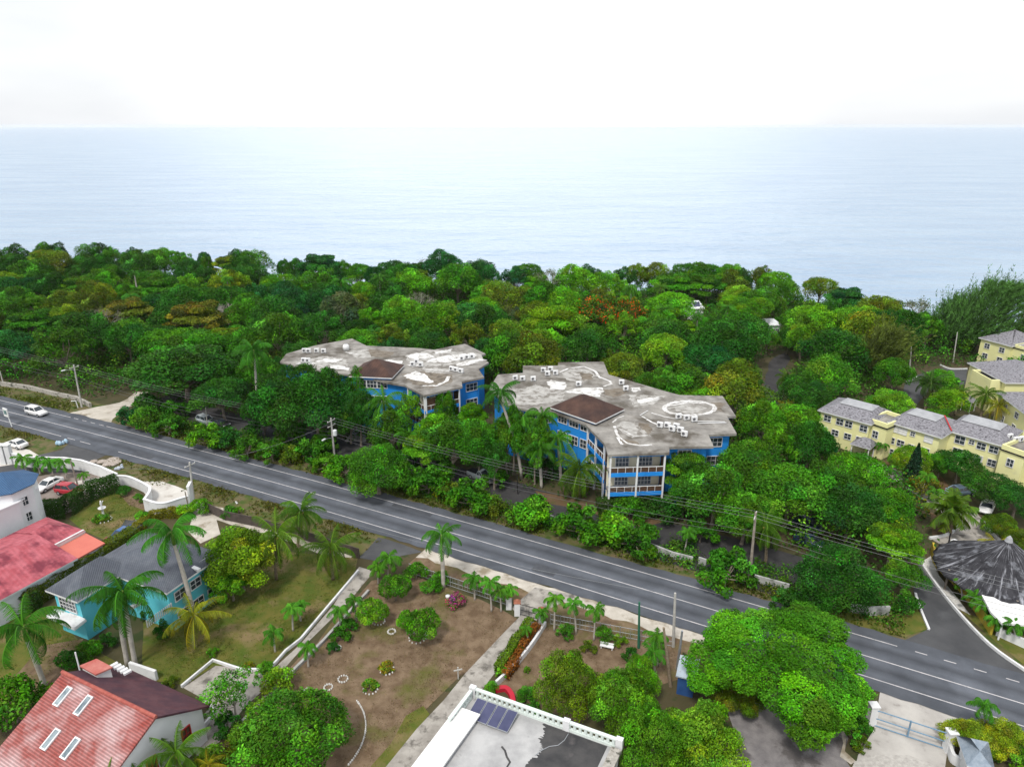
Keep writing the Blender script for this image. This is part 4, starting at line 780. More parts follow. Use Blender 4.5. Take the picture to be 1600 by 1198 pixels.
# ---------------------------------------------------------------- flat roofed white house (bottom centre)
ZF=4.0; P=[xy(p,ZF) for p in ((738,1083),(972,1167),(955,1260),(600,1260))]
a=Vector(P[0]); c=Vector(P[1]); d=(c-a).normalized(); n=Vector((d.y,-d.x)); le=Vector(xy((657,1190),ZF)); n=(le-a).normalized()
P=[tuple(a),tuple(c),tuple(c+n*16),tuple(a+n*16)]
r=thing('flat_roof_house','white house with a flat grey concrete roof, balustrade parapet and solar panels','house',cxy(P)); BLOCK.append((P,.2))
wallpoly(r,inset(ccw(P),.2),0,ZF-.35,M_wh)
M_flat=mat('limewashed_roof_concrete',(.46,.46,.46),(.31,.31,.315),.5,.9,.2,6,c3=(.10,.10,.105),s3=.3,t3=(.60,.68)); M_flatdark=mat('black_stained_concrete',(.04,.04,.043),(.075,.073,.073),.6,.9,.2,6,c3=(.12,.11,.11),s3=.5,t3=(.6,.75))
b=MB(); b.prism(P,ZF-.35,ZF); b.build('roof',M_flat,r)
PI=inset(ccw(P),.35); b=MB(); jag=[]
for p in ((852,1126),(850,1150),(842,1160),(848,1175),(840,1185),(825,1200),(812,1215),(800,1245)):
    q=Vector(xy(p,ZF))-a; jag.append((q.dot(d),max(q.dot(n),.42)))
fine=[]
for (u0,v0),(u1,v1) in zip(jag,jag[1:]):
    for k in range(9): fine.append((u0+(u1-u0)*k/9+random.uniform(-.22,.22),v0+(v1-v0)*k/9))
fine.sort(key=lambda q:q[1]); ue=(c-a).length-1.15
for (u0,v0),(u1,v1) in zip(fine,fine[1:]):
    if v1-v0>1e-4: b.face([(*(a+d*u+n*v),ZF+.006) for u,v in ((u0,v0),(ue,v0),(ue,v1),(u1,v1))])
b.build('stained_patch',M_flatdark,r)
cs=[xy(p,ZF) for p in ((784,1166),(789,1172),(792,1182),(797,1190),(792,1198),(800,1205))]; b=MB(); b.tube([(x,y,ZF+.01) for x,y in cs],.09,4); b.build('roof_crack',M_flatdark,r)
cb=[xy(p,ZF) for p in ((888,1146),(882,1156),(872,1164),(858,1166),(846,1172),(836,1180))]; b=MB(); b.tube([(x,y,ZF+.03) for x,y in cs[:0]+cb],.035,5); b.build('cable',M_metal,r)
M_mint=mat('pale_mint_paint',(.70,.78,.74),(.62,.69,.66),.8,.7)
def balustrade(p,q,root,posts):
    p=Vector(p);q=Vector(q);l=(q-p).length; d=(q-p)/l; an=math.atan2(d.y,d.x); b=MB()
    for z,h,t in ((ZF+.12,.24,.28),(ZF+.88,.16,.32)): m=(p+q)/2; b.box((m.x,m.y,z),(l,t,h),an)
    k=int(l/.5)
    for i in range(k+1): m=p.lerp(q,i/k); b.box((m.x,m.y,ZF+.52),(.24,.2,.56),an)
    o=b.build('parapet',M_mint,root)
    for t in posts: m=p.lerp(q,t); c=MB(); c.box((m.x,m.y,ZF+.55),(.6,.45,1.1),an); c.build('pillar',M_white,o)
dd=Vector((d.x,d.y))*.2; balustrade(tuple(a+dd+n*.2),tuple(c-dd+n*.2),r,(.0,.66,1)); balustrade(tuple(a+dd+n*.55),tuple(a+dd+n*4.3),r,())
b=MB(); e0=c-dd*1.5+n*.6; e1=e0+n*7; b.wall(tuple(e0),tuple(e1),.9,ZF,ZF+.35); b.build('stone_coping',M_rub,r)
b=MB(); q0=a+n*((Vector(xy((716.5,1110.6),ZF))-a).dot(n)); w_=d*2.2; b.prism([tuple(q0-d*.1),tuple(q0+w_),tuple(q0+w_+n*10),tuple(q0-d*.1+n*10)],ZF+.45,ZF+.6); b.build('white_sheet_roof',M_membrane,r)
b=MB(); b.prism([tuple(q0+d*.2+n*.2),tuple(q0+w_-d*.2+n*.2),tuple(q0+w_-d*.2+n*9.8),tuple(q0+d*.2+n*9.8)],ZF,ZF+.45); b.build('sheet_roof_support',M_wh,r)
M_pv=mat('solar_glass',(.035,.04,.10),(.06,.065,.14),.8,.12,spec=.7)
for i in range(4):
    t=a+d*(1.0+i*1.04)+n*.8; an=math.atan2(d.y,d.x); o=thing('solar_panel',['bluish solar panel at the parapet corner, first of the four on the flat roof','second solar panel from the parapet corner with a bright sky reflection','third solar panel from the parapet corner on the flat roof','darkest solar panel, farthest right of the four on the flat roof'][i],'solar panel',(t.x,t.y,ZF+.01),group='solar panels on the flat roof')
    pts=[t+d*.02,t+d*1.0,t+d*1.0+n*2.1,t+d*.02+n*2.1]; hh=[.62,.62,.2,.2]
    f=MB(); f.loft([[(p.x,p.y,ZF+h-.05) for p,h in zip(pts,hh)],[(p.x,p.y,ZF+h) for p,h in zip(pts,hh)]]); f.build('frame',M_metal,o)
    g=MB(); ins=[t+d*.06+n*.05,t+d*.96+n*.05,t+d*.96+n*2.05,t+d*.06+n*2.05]; g.face([(p.x,p.y,ZF+h+.012) for p,h in zip(ins,(.613,.613,.207,.207))]); g.build('glass',M_pv,o)
    s=MB()
    for p,h in zip([t+d*.1+n*.15,t+d*.9+n*.15,t+d*.9+n*1.95,t+d*.1+n*1.95],(.55,.55,.18,.18)): s.box((p.x,p.y,ZF+h/2+.01),(.06,.06,h-.02))
    s.build('support',M_metal,o)
# ---------------------------------------------------------------- other small buildings
r=thing('shed','small shed with a pale blue grey roof tucked under the big tree by the road','shed',G(1070,1060)); P=[xy(p,2.4) for p in ((1056,1042),(1086,1050),(1086,1062),(1055,1055))]; P=rect_from(xy((1056,1055),2.4),xy((1088,1063),2.4),3.2); wallpoly(r,inset(P,.2),0,2.25,mat('blue_shed_wall',(.02,.07,.22),(.03,.1,.28),1,.7)); b=MB(); b.prism(P,2.25,2.4); b.build('roof',mat('pale_sheet_roof',(.46,.54,.62),(.38,.45,.52),.8,.6,c3=(.28,.2,.14),s3=.9,t3=(.6,.7)),r); BLOCK.append((P,.3))
M_slate2=mat('pale_blue_grey_shingle',(.20,.25,.31),(.28,.33,.39),3,.85,.4,6)
r=thing('gate_house','tiny white gate house with a blue grey hip roof at the bottom right corner','gate house',G(1535,1200)); P=rect_from(xy((1511,1196),2.6),xy((1556,1206),2.6),3.4); wallpoly(r,inset(P,.4),0,2.5,M_wh); hip_roof(r,P,2.6,1.5,1.75,1.75,M_slate2,eave=.15); windows(r,inset(P,.4)[0],inset(P,.4)[1],(1.5,),(.5,),1.1,1.0); BLOCK.append((P,.2))
M_whiteroof=mat('white_metal_roof',(.76,.78,.80),(.68,.70,.72),.6,.5)
for px,py,w2,lab in ((1088,482,7,'white roofed house with a solar panel, glimpsed among the trees near the sea'),(1213,508,5,'low flat white roof showing above the trees right of the flame tree')):
    p0=G(px-w2*2,py,3.4); p1=G(px+w2*2,py,3.4); P=rect_from(tuple(p0)[:2],tuple(p1)[:2],7); r=thing('white_roof_house',lab,'house',cxy(P)); wallpoly(r,inset(P,.4),0,3.3,M_wh); BLOCK.append((P,.5))
    hip_roof(r,P,3.4,1.6 if w2==7 else .7,1.2,1.2,M_whiteroof)
    windows(r,inset(P,.4)[0],inset(P,.4)[1],(1.8,),(.3,.7),1.1,1.1)
    if w2==7:
        b=MB(); q=[(P[0][0]+2,P[0][1]+.8,3.9),(P[0][0]+4,P[0][1]+.8,3.9),(P[0][0]+4,P[0][1]+2.6,4.75),(P[0][0]+2,P[0][1]+2.6,4.75)]; b.loft([q,[(x,y,z+.06) for x,y,z in q]]); b.build('solar_panel',M_pv,r)
    for x,y in P: pass
    KEEP.append((*cxy(P)[:2],4.5,.5))
# ---------------------------------------------------------------- near side walls, gates and fences
wall_run('perimeter_wall','long white perimeter wall behind the small palms of the left car park','wall',[(12,722),(50,730),(103,731),(130,735),(160,745),(186,757)],1.9,M_white,.25,M_white)
wall_run('perimeter_wall','white wall stepping down behind the tall hedge to the round corner','wall',curve([(186,757),(205,759),(232,772),(237,780),(228,795)]),1.6,M_white,.25,M_white)
wall_run('perimeter_wall','curved white gateway wall with a scalloped top, beside the tall white gatepost','wall',curve([(228,797),(247,803),(262,803),(284,796),(298,792)]),1.9,M_white,.3,M_white)
r=thing('gatepost','tall narrow white gatepost slab beside the roadside pole','gatepost',G(300,790)); b=MB(); b.wall(G(299,795),G(303,786),.3,0,3.6); b.build('post',M_white,r); b=MB(); b.wall(G(299,795),G(303,786),.42,3.605,3.75); b.build('cap',M_white,r)
r=thing('gatepost','white twin pillared gatepost at the far left edge','gatepost',G(13,722)); 
for x in (8,18): b=MB(); q=G(x,724); b.box((q.x,q.y,1.7),(.8,.8,3.4)); b.build('pillar',M_white,r); b=MB(); b.box((q.x,q.y,3.5),(1.0,1.0,.18)); b.build('cap',M_white,r)
M_dkwall=mat('dark_timber_fence',(.06,.05,.045),(.10,.08,.07),1.5,.9,.3)
wall_run('boundary_fence','dark boundary fence behind the bright yellow green tree','fence',[(322,798),(352,812),(400,822),(460,838),(520,858),(562,872)],1.5,M_dkwall,.12)
wall_run('garden_wall','low white wall at the side of the brown garden, right of the entrance drive','wall',curve([(852,978),(830,1012),(800,1048),(775,1072)]),.7,M_white,.25)
wall_run('garden_wall','bright red curved seat wall at the corner of the flat roof house','wall',curve([(774,1080),(790,1078),(799,1088),(802,1100)]),.45,mat('crimson_paint',(.50,.012,.035),(.42,.02,.04),1,.6),.5)
def railing(name,label,cat,p,q,h,m,n,t=.05,mid=True,posts=None,group=None,step=None):
    p=G(*p);q=G(*q); r=thing(name,label,cat,(p+q)/2,group=group); b=MB(); d=(q-p); 
    for z in ([h,h*.5,.12] if mid else [h,.12]): b.tube([p+Vector((0,0,z)),q+Vector((0,0,z))],t,6)
    b.build('rail',m,r)
    for i in range(n+1): b=MB(); c=p.lerp(q,i/n); b.tube([c,c+Vector((0,0,h+.08))],t*1.3,6); b.build('post',m,r)
    if step:
        b=MB(); k=int(d.length/step)
        for i in range(k): c=p.lerp(q,(i+.5)/k); b.tube([c+Vector((0,0,.12)),c+Vector((0,0,h))],t*.45,4)
        b.build('bars',m,r)
    return r
M_gateblue=mat('blue_grey_gate_paint',(.13,.24,.36),(.18,.29,.40),2,.5)
railing('gate','wide blue grey tubular steel gate across the pale concrete entrance','gate',(1363,1133),(1474,1170),1.9,M_gateblue,2,.06)
for p,l in (((1360,1130),'white post at the left end of the blue steel gate'),((1480,1172),'white pillar at the right end of the blue steel gate')): r=thing('gatepost',l,'gatepost',G(*p)); b=MB(); q=G(*p); b.box((q.x,q.y,1.1),(.7,.7,2.2)); b.build('pillar',M_white,r); b=MB(); b.box((q.x,q.y,2.28),(.85,.85,.14)); b.build('cap',M_white,r)
wall_run('garden_wall','curved white wall sweeping down from the gate to the gate house','wall',curve([(1482,1176),(1487,1190),(1500,1198),(1512,1206)]),1.0,M_white,.3)
railing('gate','black arched iron gate at the entrance drive of the brown yard','gate',(811,960),(842,968),1.5,M_black,2,.04,step=.16)
M_brick=mat('brick_red_cap',(.28,.10,.06),(.34,.14,.09),3,.9)
for p,l in (((808,960),'white entrance pillar with a brick red cap, left of the black gate'),((846,972),'white entrance pillar with a brick red cap, right of the black gate'),((795,950),'short white pillar beside the palms left of the black gate')): r=thing('gatepost',l,'gatepost',G(*p)); b=MB(); q=G(*p); b.box((q.x,q.y,.9),(.65,.65,1.8)); b.build('pillar',M_white,r); b=MB(); b.loft([[(q.x+x*.42,q.y+y*.42,1.8) for x,y in ((-1,-1),(1,-1),(1,1),(-1,1))],[(q.x+x*.1,q.y+y*.1,2.15) for x,y in ((-1,-1),(1,-1),(1,1),(-1,1))]]); b.build('cap',M_brick,r)
railing('fence','thin grey mesh fence along the road behind the palms and bushes of the brown yard','fence',(640,895),(800,948),1.4,M_metal,12,.03,step=.35)
railing('fence','thin grey mesh fence between the roadside and the right garden','fence',(860,975),(1050,1010),1.4,M_metal,12,.03,step=.35)
# ---------------------------------------------------------------- vegetation prototypes
for i,(fm,R0,zc,nl,lf,cv) in enumerate([('rounded',5,6.5,30,.50,1.5),('rounded',5,6.5,24,.46,1.4),('spreading',5.5,6.5,34,.48,1.5),('layered',5.5,6.5,36,.46,1.5),('ragged',5,6.5,36,.42,1.2),('tall',4.5,7,30,.48,1.4),('dome',5,6.2,34,.46,1.6),('rounded',5,6.5,38,.44,1.5),('ragged',5,6.8,28,.5,1.3),('spreading',5.5,6.3,44,.44,1.4)]):
    proto('f%d'%i,fm,R0,zc,int(nl*1.7),lf*.66,cv,.28,seed=30+i,lk=.78)
FORMW=['rounded','loose','spreading','layered','ragged','tall','domed','dense','open','broad']
proto('big','broken',8.5,6.8,240,.21,1.9,.55,seed=61,flat=.7,cut=.85,lk=.62)
proto('mango','dome',5,4.2,110,.24,1.6,.3,seed=62,lk=.72); proto('mango2','rounded',5,4.2,100,.24,1.5,.3,seed=63,lk=.72)
proto('yellowtree','ragged',4.5,5.2,120,.25,1.5,.25,seed=64); proto('flowering','ragged',6,4.5,80,.28,1.5,.3,seed=65,fl=(1.7,1.35,2.0),flr=.12)
proto('shrub','rounded',2.2,1.5,26,.30,1.5,.1,seed=66); proto('shrub2','ragged',2.2,1.6,30,.28,1.7,.1,seed=67); proto('shrub3','dome',2.2,1.5,26,.26,1.6,.1,seed=68)
proto('ball','dome',2,1.9,46,.19,1.7,.12,seed=69,cut=.8); proto('sparse','ragged',3,3.6,34,.24,.75,.12,seed=70,bark=M_pale)
proto('bougain','rounded',1.4,1.0,22,.17,1.5,.06,seed=71,fl=(10,.25,30),flr=.5); proto('bougain2','rounded',1.4,1.0,22,.17,1.5,.06,seed=72,fl=(11,.2,42),flr=.85)
proto('flame','spreading',6,7,44,.42,1.4,.3,seed=73,fl=(16,.75,1.2),flr=.13); proto('bed','dome',1.1,.5,18,.16,1.6,.05,seed=74,fl=(5,1.6,2),flr=.25)
proto('acacia','layered',6.5,7.2,60,.34,1.4,.35,seed=75)
# palms
def palmcrown(name,n,Lf,seed,bend=1.2,emax=78,emin=-25,lw=.13,ll=.75,st=22,droop=.45,old=0.0,curl=.5):
    rg=np.random.default_rng(seed); V=[];T=[]
    for i in range(n):
        az=i*2.39996+rg.normal(0,.12); f=(i+.5)/n; e0=R(emax+(emin-emax)*f)+rg.normal(0,.08); l=Lf*rg.uniform(.85,1.1)*(1-.25*(f<.15)); bd=bend*rg.uniform(.8,1.25)
        h=np.array([math.cos(az),math.sin(az),0]); up=np.array([0,0,1.0]); p=np.array([0,0,.1]); side=np.array([-math.sin(az),math.cos(az),0]); col=np.array([1,1,1.])*rg.uniform(.75,1.3)
        if f>1-old: col=col*np.array([1.35,1.05,.9])
        ds=l/st; tw=rg.normal(0,.25)
        for k in range(st):
            t=(k+.5)/st; e=e0-bd*t**1.3; d=h*math.cos(e)+up*math.sin(e); nrm=-h*math.sin(e)+up*math.cos(e); q=p+d*ds
            rw=.05*Lf/4*(1-t*.8)+.012; V.append([p-side*rw,p+side*rw,q+side*rw*.9,q-side*rw*.9]); T.append(col*np.array([1.6,1.35,1.2]))
            if t>.08:
                ln=ll*(math.sin(math.pi*min(1,.12+.86*t))**.55)*rg.uniform(.75,1.15)
                for s in (-1,1):
                    dr=side*s*math.cos(droop)+d*curl-nrm*math.sin(droop)*(1 if s*tw>0 else .8)-up*(.25+rg.normal(0,.12)); dr/=np.linalg.norm(dr); m=(p+q)/2; tip=m+dr*ln-up*.12*ln; w2=d*lw/2
                    V.append([m-w2,m+w2,tip+w2*.25,tip-w2*.25]); T.append(col*rg.uniform(.7,1.3)*np.array([rg.uniform(.85,1.25),1,rg.uniform(.7,1.2)]))
            p=q
    V=np.array(V); n_=len(V); return rawmesh(name,V.reshape(-1,3),np.arange(4*n_).reshape(n_,4),np.repeat(np.array(T),4,axis=0))
PC={'royal':[palmcrown('fronds',16,4.3,s,1.75,82,-30,.12,.9,32,.75) for s in (1,2,3)],
    'coconut':[palmcrown('fronds',22,4.8,s,1.55,82,-50,.115,1.0,32,.85,old=.12) for s in (4,5)],
    'yellowing':[palmcrown('fronds',18,4.8,s,1.35,75,-45,.11,.95,32,.8,old=.4) for s in (6,)],
    'small':[palmcrown('fronds',12,1.9,s,2.0,74,-15,.1,.55,22,.65) for s in (7,8,9)],
    'fan':[palmcrown('fronds',24,2.6,s,.8,85,-40,.26,.9,14,.4,old=.15,curl=.9) for s in (10,)]}
PLEN={'royal':4.3,'coconut':4.8,'yellowing':4.8,'small':1.9,'fan':2.6}
PCOL={'royal':(.035,.15,.010),'coconut':(.055,.135,.010),'yellowing':(.17,.20,.012),'small':(.05,.185,.012),'fan':(.06,.14,.012)}
M_shaft=mat('green_crownshaft',(.12,.22,.03),(.17,.27,.04),2,.5)
def palm(kind,crown,base=None,h=None,rpx=None,label='',group=None,color=None,name='palm_tree',tr=None,bark=None,seed=0):
    if base is not None:
        b0=G(*base); h=hgt(base[0],base[1],crown[1]); f=PJ((b0.x,b0.y,h))[2]; topx=(crown[0]-800)*f/FPX; off=topx-b0.x
    else: b0=G(crown[0],crown[1],h); b0.z=0; off=0
    mp_=depth(*crown,h)/FPX; L_=rpx*mp_; k=L_/PLEN[kind]/.72
    r=thing(name,label,'palm tree',b0,0,group)
    bw={'royal':.22,'coconut':.15,'yellowing':.15,'small':.085,'fan':.16}[kind]*(tr or 1)
    b=MB(); m=8; pts=[(b0.x+off*(i/m)**1.5,b0.y,h*i/m-.1*(i==0)) for i in range(m+1)]
    rad=[bw*(1.45-.6*i/m if kind!='royal' else [1.35,1.2,1.1,1.12,1.15,1.1,1,.9,.8][i]) for i in range(m+1)]
    b.tube(pts,rad,8); b.build('trunk',bark or {'royal':M_pale,'small':M_pale}.get(kind,M_brownbark),r,True)
    if kind in('royal','small'):
        b=MB(); z0=h-.02; hh=1.5*k if kind=='royal' else .5*k; b.tube([(b0.x+off,b0.y,z0-.02),(b0.x+off,b0.y,z0+hh*.3),(b0.x+off,b0.y,z0+hh)],[bw*.9,bw*1.05,bw*.5],8); b.build('crownshaft',M_shaft,r,True); zt=h+hh*.8
    else: zt=h
    o=bpy.data.objects.new('crown',PC[kind][seed%len(PC[kind])]); COL.objects.link(o); o.parent=r; o.location=(off,0,zt); o.scale=(k,k,k); o.rotation_euler=(random.uniform(-.08,.08),random.uniform(-.08,.08),random.uniform(0,6.28)); o.color=(*(color or vary(PCOL[kind],.12)),1)
    if kind=='coconut':
        b=MB()
        for i in range(7): a=i*.9; c=(b0.x+off+.28*math.cos(a),b0.y+.28*math.sin(a),zt-.12-.1*(i%2)); b.lathe([(.02,-.14),(.12,-.05),(.13,.05),(.02,.14)],c,7)
        b.build('coconuts',MATS.get('coconut_husk') or mat('coconut_husk',(.20,.17,.03),(.27,.16,.05),3,.6),r,True)
    PLACED.append((b0.x,b0.y,L_*.45,h)); return r
PLACED=[]     # x, y, radius, height of every plant, for spacing
def tree(key,c,rpx,zc,col,label,name='tree',cat='tree',group=None,jit=True,rz=None):
    p=G(c[0],c[1],zc); r=rpx*depth(c[0],c[1],zc)/FPX; p.z=0; col=LC[col] if isinstance(col,str) else col
    PLACED.append((p.x,p.y,r,zc)); return plant(key,p,r,zc,vary(col,.06) if jit else col,name,label,cat,group,rz,parts=('trunk','crown') if cat=='tree' else ('stem','foliage'))
# ---- near side trees
tree('big',(1226,1024),146,5.6,(.062,.215,.008),'huge spreading bright green tree overhanging the road at the bottom right','tree',rz=.6)
tree('mango',(452,1142),92,3.6,'green','broad dome of dark green mango like tree at the bottom left of the brown yard')
tree('mango2',(888,1066),50,3.6,(.095,.20,.008),'round yellow green tree left of two beside the flat roof house')
tree('mango',(972,1092),56,3.8,(.085,.225,.008),'round bright green tree in the middle between two others near the flat roof')
tree('mango2',(1022,1158),54,3.6,(.075,.225,.008),'green tree at the bottom edge touching the corner of the flat roof house')
tree('flowering',(1105,1158),74,3.6,'lime green','loose pale green tree flecked with yellow at the bottom edge right of centre')
tree('mango2',(1000,1060),30,2.8,'bright green','small green tree behind the middle of the round trees by the flat roof')
tree('yellowtree',(372,868),57,5,(.125,.26,.008),'vivid yellow green tree in front of the dark boundary fence',rz=2)
tree('yellowtree',(360,905),34,3.0,'bright green','lower green tree under the vivid yellow green one',rz=1)
tree('shrub3',(18,1095),50,2.5,'green','dense dark green tree at the left edge beside the red tiled roof')
tree('sparse',(362,1082),46,3.2,'green','sparse thin leaved young tree beside the concrete path')
tree('ball',(617,915),26,2.1,'green','round clipped tree at the far corner of the brown yard, left of the roadside palm')
tree('ball',(583,953),25,2.0,'bright green','round clipped tree with a white stone ring, standing left in the brown yard')
tree('ball',(660,972),29,2.4,'green','largest clipped tree with a white stone ring in the brown yard')
tree('ball',(634,968),15,1.8,'bright green','small round crown leaning on the largest clipped tree of the brown yard')
def bush(key,c,rpx,col,label,zc=None,name='bush',group=None):
    z0=PROTO[key][3]/PROTO[key][2]; R1=rpx*depth(*c,1)/FPX
    return tree(key,c,rpx,max(.3,R1*z0*.95),col,label,name,'bush',group)
for a in [('shrub3',(673,915),17,'green','dark bush beside the palm trunk at the roadside fence'),('shrub3',(650,893),20,'green','dark green bush at the fence left of the tall palm'),('shrub3',(690,903),16,'green','low green bush at the foot of the tall roadside palm'),
 ('bougain',(713,935),17,'green','rounded bougainvillea bush with magenta flowers in the brown yard'),('bougain2',(169,845),10,'green','bright magenta bougainvillea at the corner of the orange roof'),
 ('bed',(605,1041),14,'olive green','little flower bush ringed with white stones, farther of two in the brown yard'),('bed',(578,1070),14,'green','little round bush ringed with white stones, nearer of two in the brown yard'),
 ('shrub',(434,1063),27,'lime green','light green bush between the path and the big mango tree'),('shrub2',(415,1045),18,'bright green','small leafy bush on the edge of the concrete path'),
 ('shrub2',(532,990),17,'green','dark bush with bare twigs at the palm row along the concrete path'),('shrub2',(545,975),15,'green','dark green bush in the palm row along the concrete path'),('shrub2',(520,1010),12,'deep green','low dark bush with white flowers beside the concrete path'),
 ('shrub',(385,1160),30,'olive green','olive bush at the left foot of the big mango tree'),('shrub2',(352,1130),24,'deep green','dark bush right of the tiled house corner'),('shrub',(330,1190),30,'yellow green','yellow green bush at the bottom edge right of the tiled house'),
 ('shrub3',(262,962),17,'deep green','dark bush against the right turquoise wall, nearest the royal palms'),('shrub3',(290,945),18,'deep green','dark bush in the middle of the right turquoise wall'),('shrub3',(318,925),18,'green','bush at the far end of the right turquoise wall'),('shrub2',(238,955),18,'deep green','dark bush between the palm trunks and the turquoise house'),('shrub2',(252,985),15,'deep green','small dark bush left of the yellowing palm'),
 ('shrub',(110,1030),22,'deep green','dark shrub on the lawn behind the tiled house'),('shrub',(140,1015),20,'green','green shrub behind the dormer of the tiled house'),('shrub2',(166,1000),16,'deep green','dark shrub below the turquoise balcony'),('shrub2',(265,1065),13,'olive green','yellowish bush by the white edging near the tiled house'),('shrub2',(332,1018),10,'bright green','small bush on the lawn below the yellowing palm'),('bed',(387,1040),10,'olive green','small dark bush on the bend of the white edging'),('shrub2',(312,1122),12,'bright green','small green plant inside the curling white kerb'),
 ('shrub',(224,807),13,'bright green','bright green bush with white flowers beside the blue car'),('shrub3',(193,766),12,'deep green','big dark bush at the end of the tall hedge'),('shrub3',(215,775),7,'green','small round bush inside the white wall, left of two'),('shrub3',(224,780),7,'green','small round bush inside the white wall, right of two'),
 ('shrub',(290,797),15,'lime green','yellow green bush below the scalloped white wall'),('shrub3',(313,790),18,'bright green','rounded bright green bush right of the gatepost'),('shrub',(358,800),14,'green','bush on the boundary fence beside the roadside path'),('shrub2',(372,797),9,'lime green','lime tuft of a bush on the boundary fence'),
 ('shrub2',(885,985),17,'green','dark bush under the palms right of the black gate'),('shrub3',(945,990),17,'green','dark round bush at the mesh fence of the right garden'),('shrub2',(968,1000),13,'yellow green','yellow green bush at the mesh fence of the right garden'),('shrub2',(920,1010),14,'olive green','loose olive bush above the yellow green round tree'),('shrub2',(985,1020),14,'deep green','dark spiky bush at the right garden edge'),
 ('shrub2',(810,1010),11,'lime green','lime shrub along the entrance drive wall, upper'),('shrub2',(798,1030),12,(.16,.10,.014),'reddish orange shrub along the entrance drive wall'),('shrub2',(785,1048),12,'lime green','lime shrub along the entrance drive wall, lower'),('shrub',(768,1075),13,'bright green','green shrub by the red seat wall'),('shrub',(822,1085),17,'green','dark shrub behind the red seat wall'),('shrub2',(835,1105),13,'green','low shrub behind the parapet of the flat roof house'),('bed',(824,1046),6,'green','tiny round shrub alone in the right garden'),
 ('shrub2',(840,1140),9,'yellow green','small yellow green shrub peeping over the balustrade'),
 ('flowering',(1150,1090),40,'olive green','scrubby bush below the big spreading tree'),('shrub2',(1330,1130),32,'green','dark bush between the big tree and the blue gate'),('shrub2',(1345,1160),16,'olive green','low bush beside the gravel yard kerb'),
 ('flowering',(1510,1150),40,(.19,.30,.01),'yellow green bush right of the blue gate'),('flowering',(1570,1155),42,(.19,.30,.01),'big yellow green flowering bush at the bottom right corner'),('shrub2',(1590,1185),30,'bright green','green bush behind the gate house'),
 ('shrub3',(170,822),0.1,'green','x')][:-1]:
    bush(*a)
# ---- far roadside bushes
for a in [('shrub2',(205,648),18,'blue green','first dark bush right of the dirt track on the far roadside'),('shrub',(228,655),20,'green','second roadside bush right of the dirt track'),('shrub2',(262,663),20,'green','roadside bush of blue green leaves left of the parked dark car'),('shrub2',(322,681),23,'bright green','bright green roadside bush in front of the parked dark car'),('shrub3',(352,686),18,'blue green','roadside bush just right of the parked dark car'),('shrub2',(385,697),20,'green','roadside bush halfway between dirt track and transformer pole'),('shrub2',(425,703),21,'green','roadside bush left of the olive scrub'),('shrub',(452,710),16,'olive green','olive roadside scrub left of the transformer pole'),('shrub2',(490,702),23,'green','tall roadside bush just left of the transformer pole'),('shrub2',(512,722),19,'bright green','roadside bush at the foot of the transformer pole'),('shrub2',(540,728),24,'bright green','spiky bright roadside bush right of the transformer pole'),('mango2',(590,733),39,'green','largest dense round roadside bush, right of the transformer pole'),('shrub2',(636,752),17,'olive green','olive scrub right of the largest round roadside bush'),('shrub2',(668,752),27,'green','feathery roadside bush left of the silver pickup'),('shrub2',(700,768),18,'olive green','low olive scrub below the feathery roadside bush'),('shrub2',(735,774),30,'green','roadside bush in front of the silver pickup'),('shrub',(770,790),17,'olive green','low scrub right of the bush in front of the pickup'),('shrub',(830,801),28,'bright green','light green round roadside bush below the garden palms'),('shrub2',(905,817),33,'green','large blue green roadside bush under the balcony block'),('shrub',(955,826),27,'bright green','middle roadside bush of the three under the balcony block'),('shrub2',(998,838),32,'green','right hand roadside bush of the three under the balcony block'),('shrub2',(1135,886),36,'green','spiky roadside bush left of the wooden pole by the wall'),('mango2',(1310,903),50,'deep green','tall dark green roadside tree near the side road'),('shrub2',(1235,938),23,'deep green','low dark roadside bush right of the wall piece'),('shrub3',(1420,945),17,'deep green','dark bush on the grass island by the side road'),('shrub2',(1272,930),18,'deep green','low dark bush at the foot of the tall roadside tree')]:
    bush(a[0],a[1],a[2]*1.32,a[3],a[4])
for a in [('shrub',(232,632),26,'deep green','dark shrub under the big layered tree beside the dirt track'),('shrub2',(272,640),24,'green','shrub under the big layered tree, farther along the service road'),('shrub3',(412,664),28,'deep green','dark shrub on the far side of the service road before the parked cars'),('shrub',(455,676),26,'green','shrub on the far side of the service road left of the concrete path'),('shrub2',(508,686),24,'bright green','bright shrub on the far side of the service road beside the concrete path'),('shrub',(596,700),24,'green','shrub at the foot of the lone pale stemmed palm'),('shrub2',(632,716),24,'deep green','dark shrub right of the lone pale stemmed palm'),('shrub',(690,735),26,'green','shrub on the far side of the service road before the round tree'),('shrub2',(775,745),22,'green','shrub at the foot of the tall royal palm'),('shrub3',(985,793),27,'green','shrub before the ground floor balconies, left'),('shrub',(1038,797),28,'deep green','dark shrub before the ground floor balconies, right'),('shrub2',(1095,830),28,'green','shrub at the corner of the service road below the bright leafy tree')]: bush(*a)
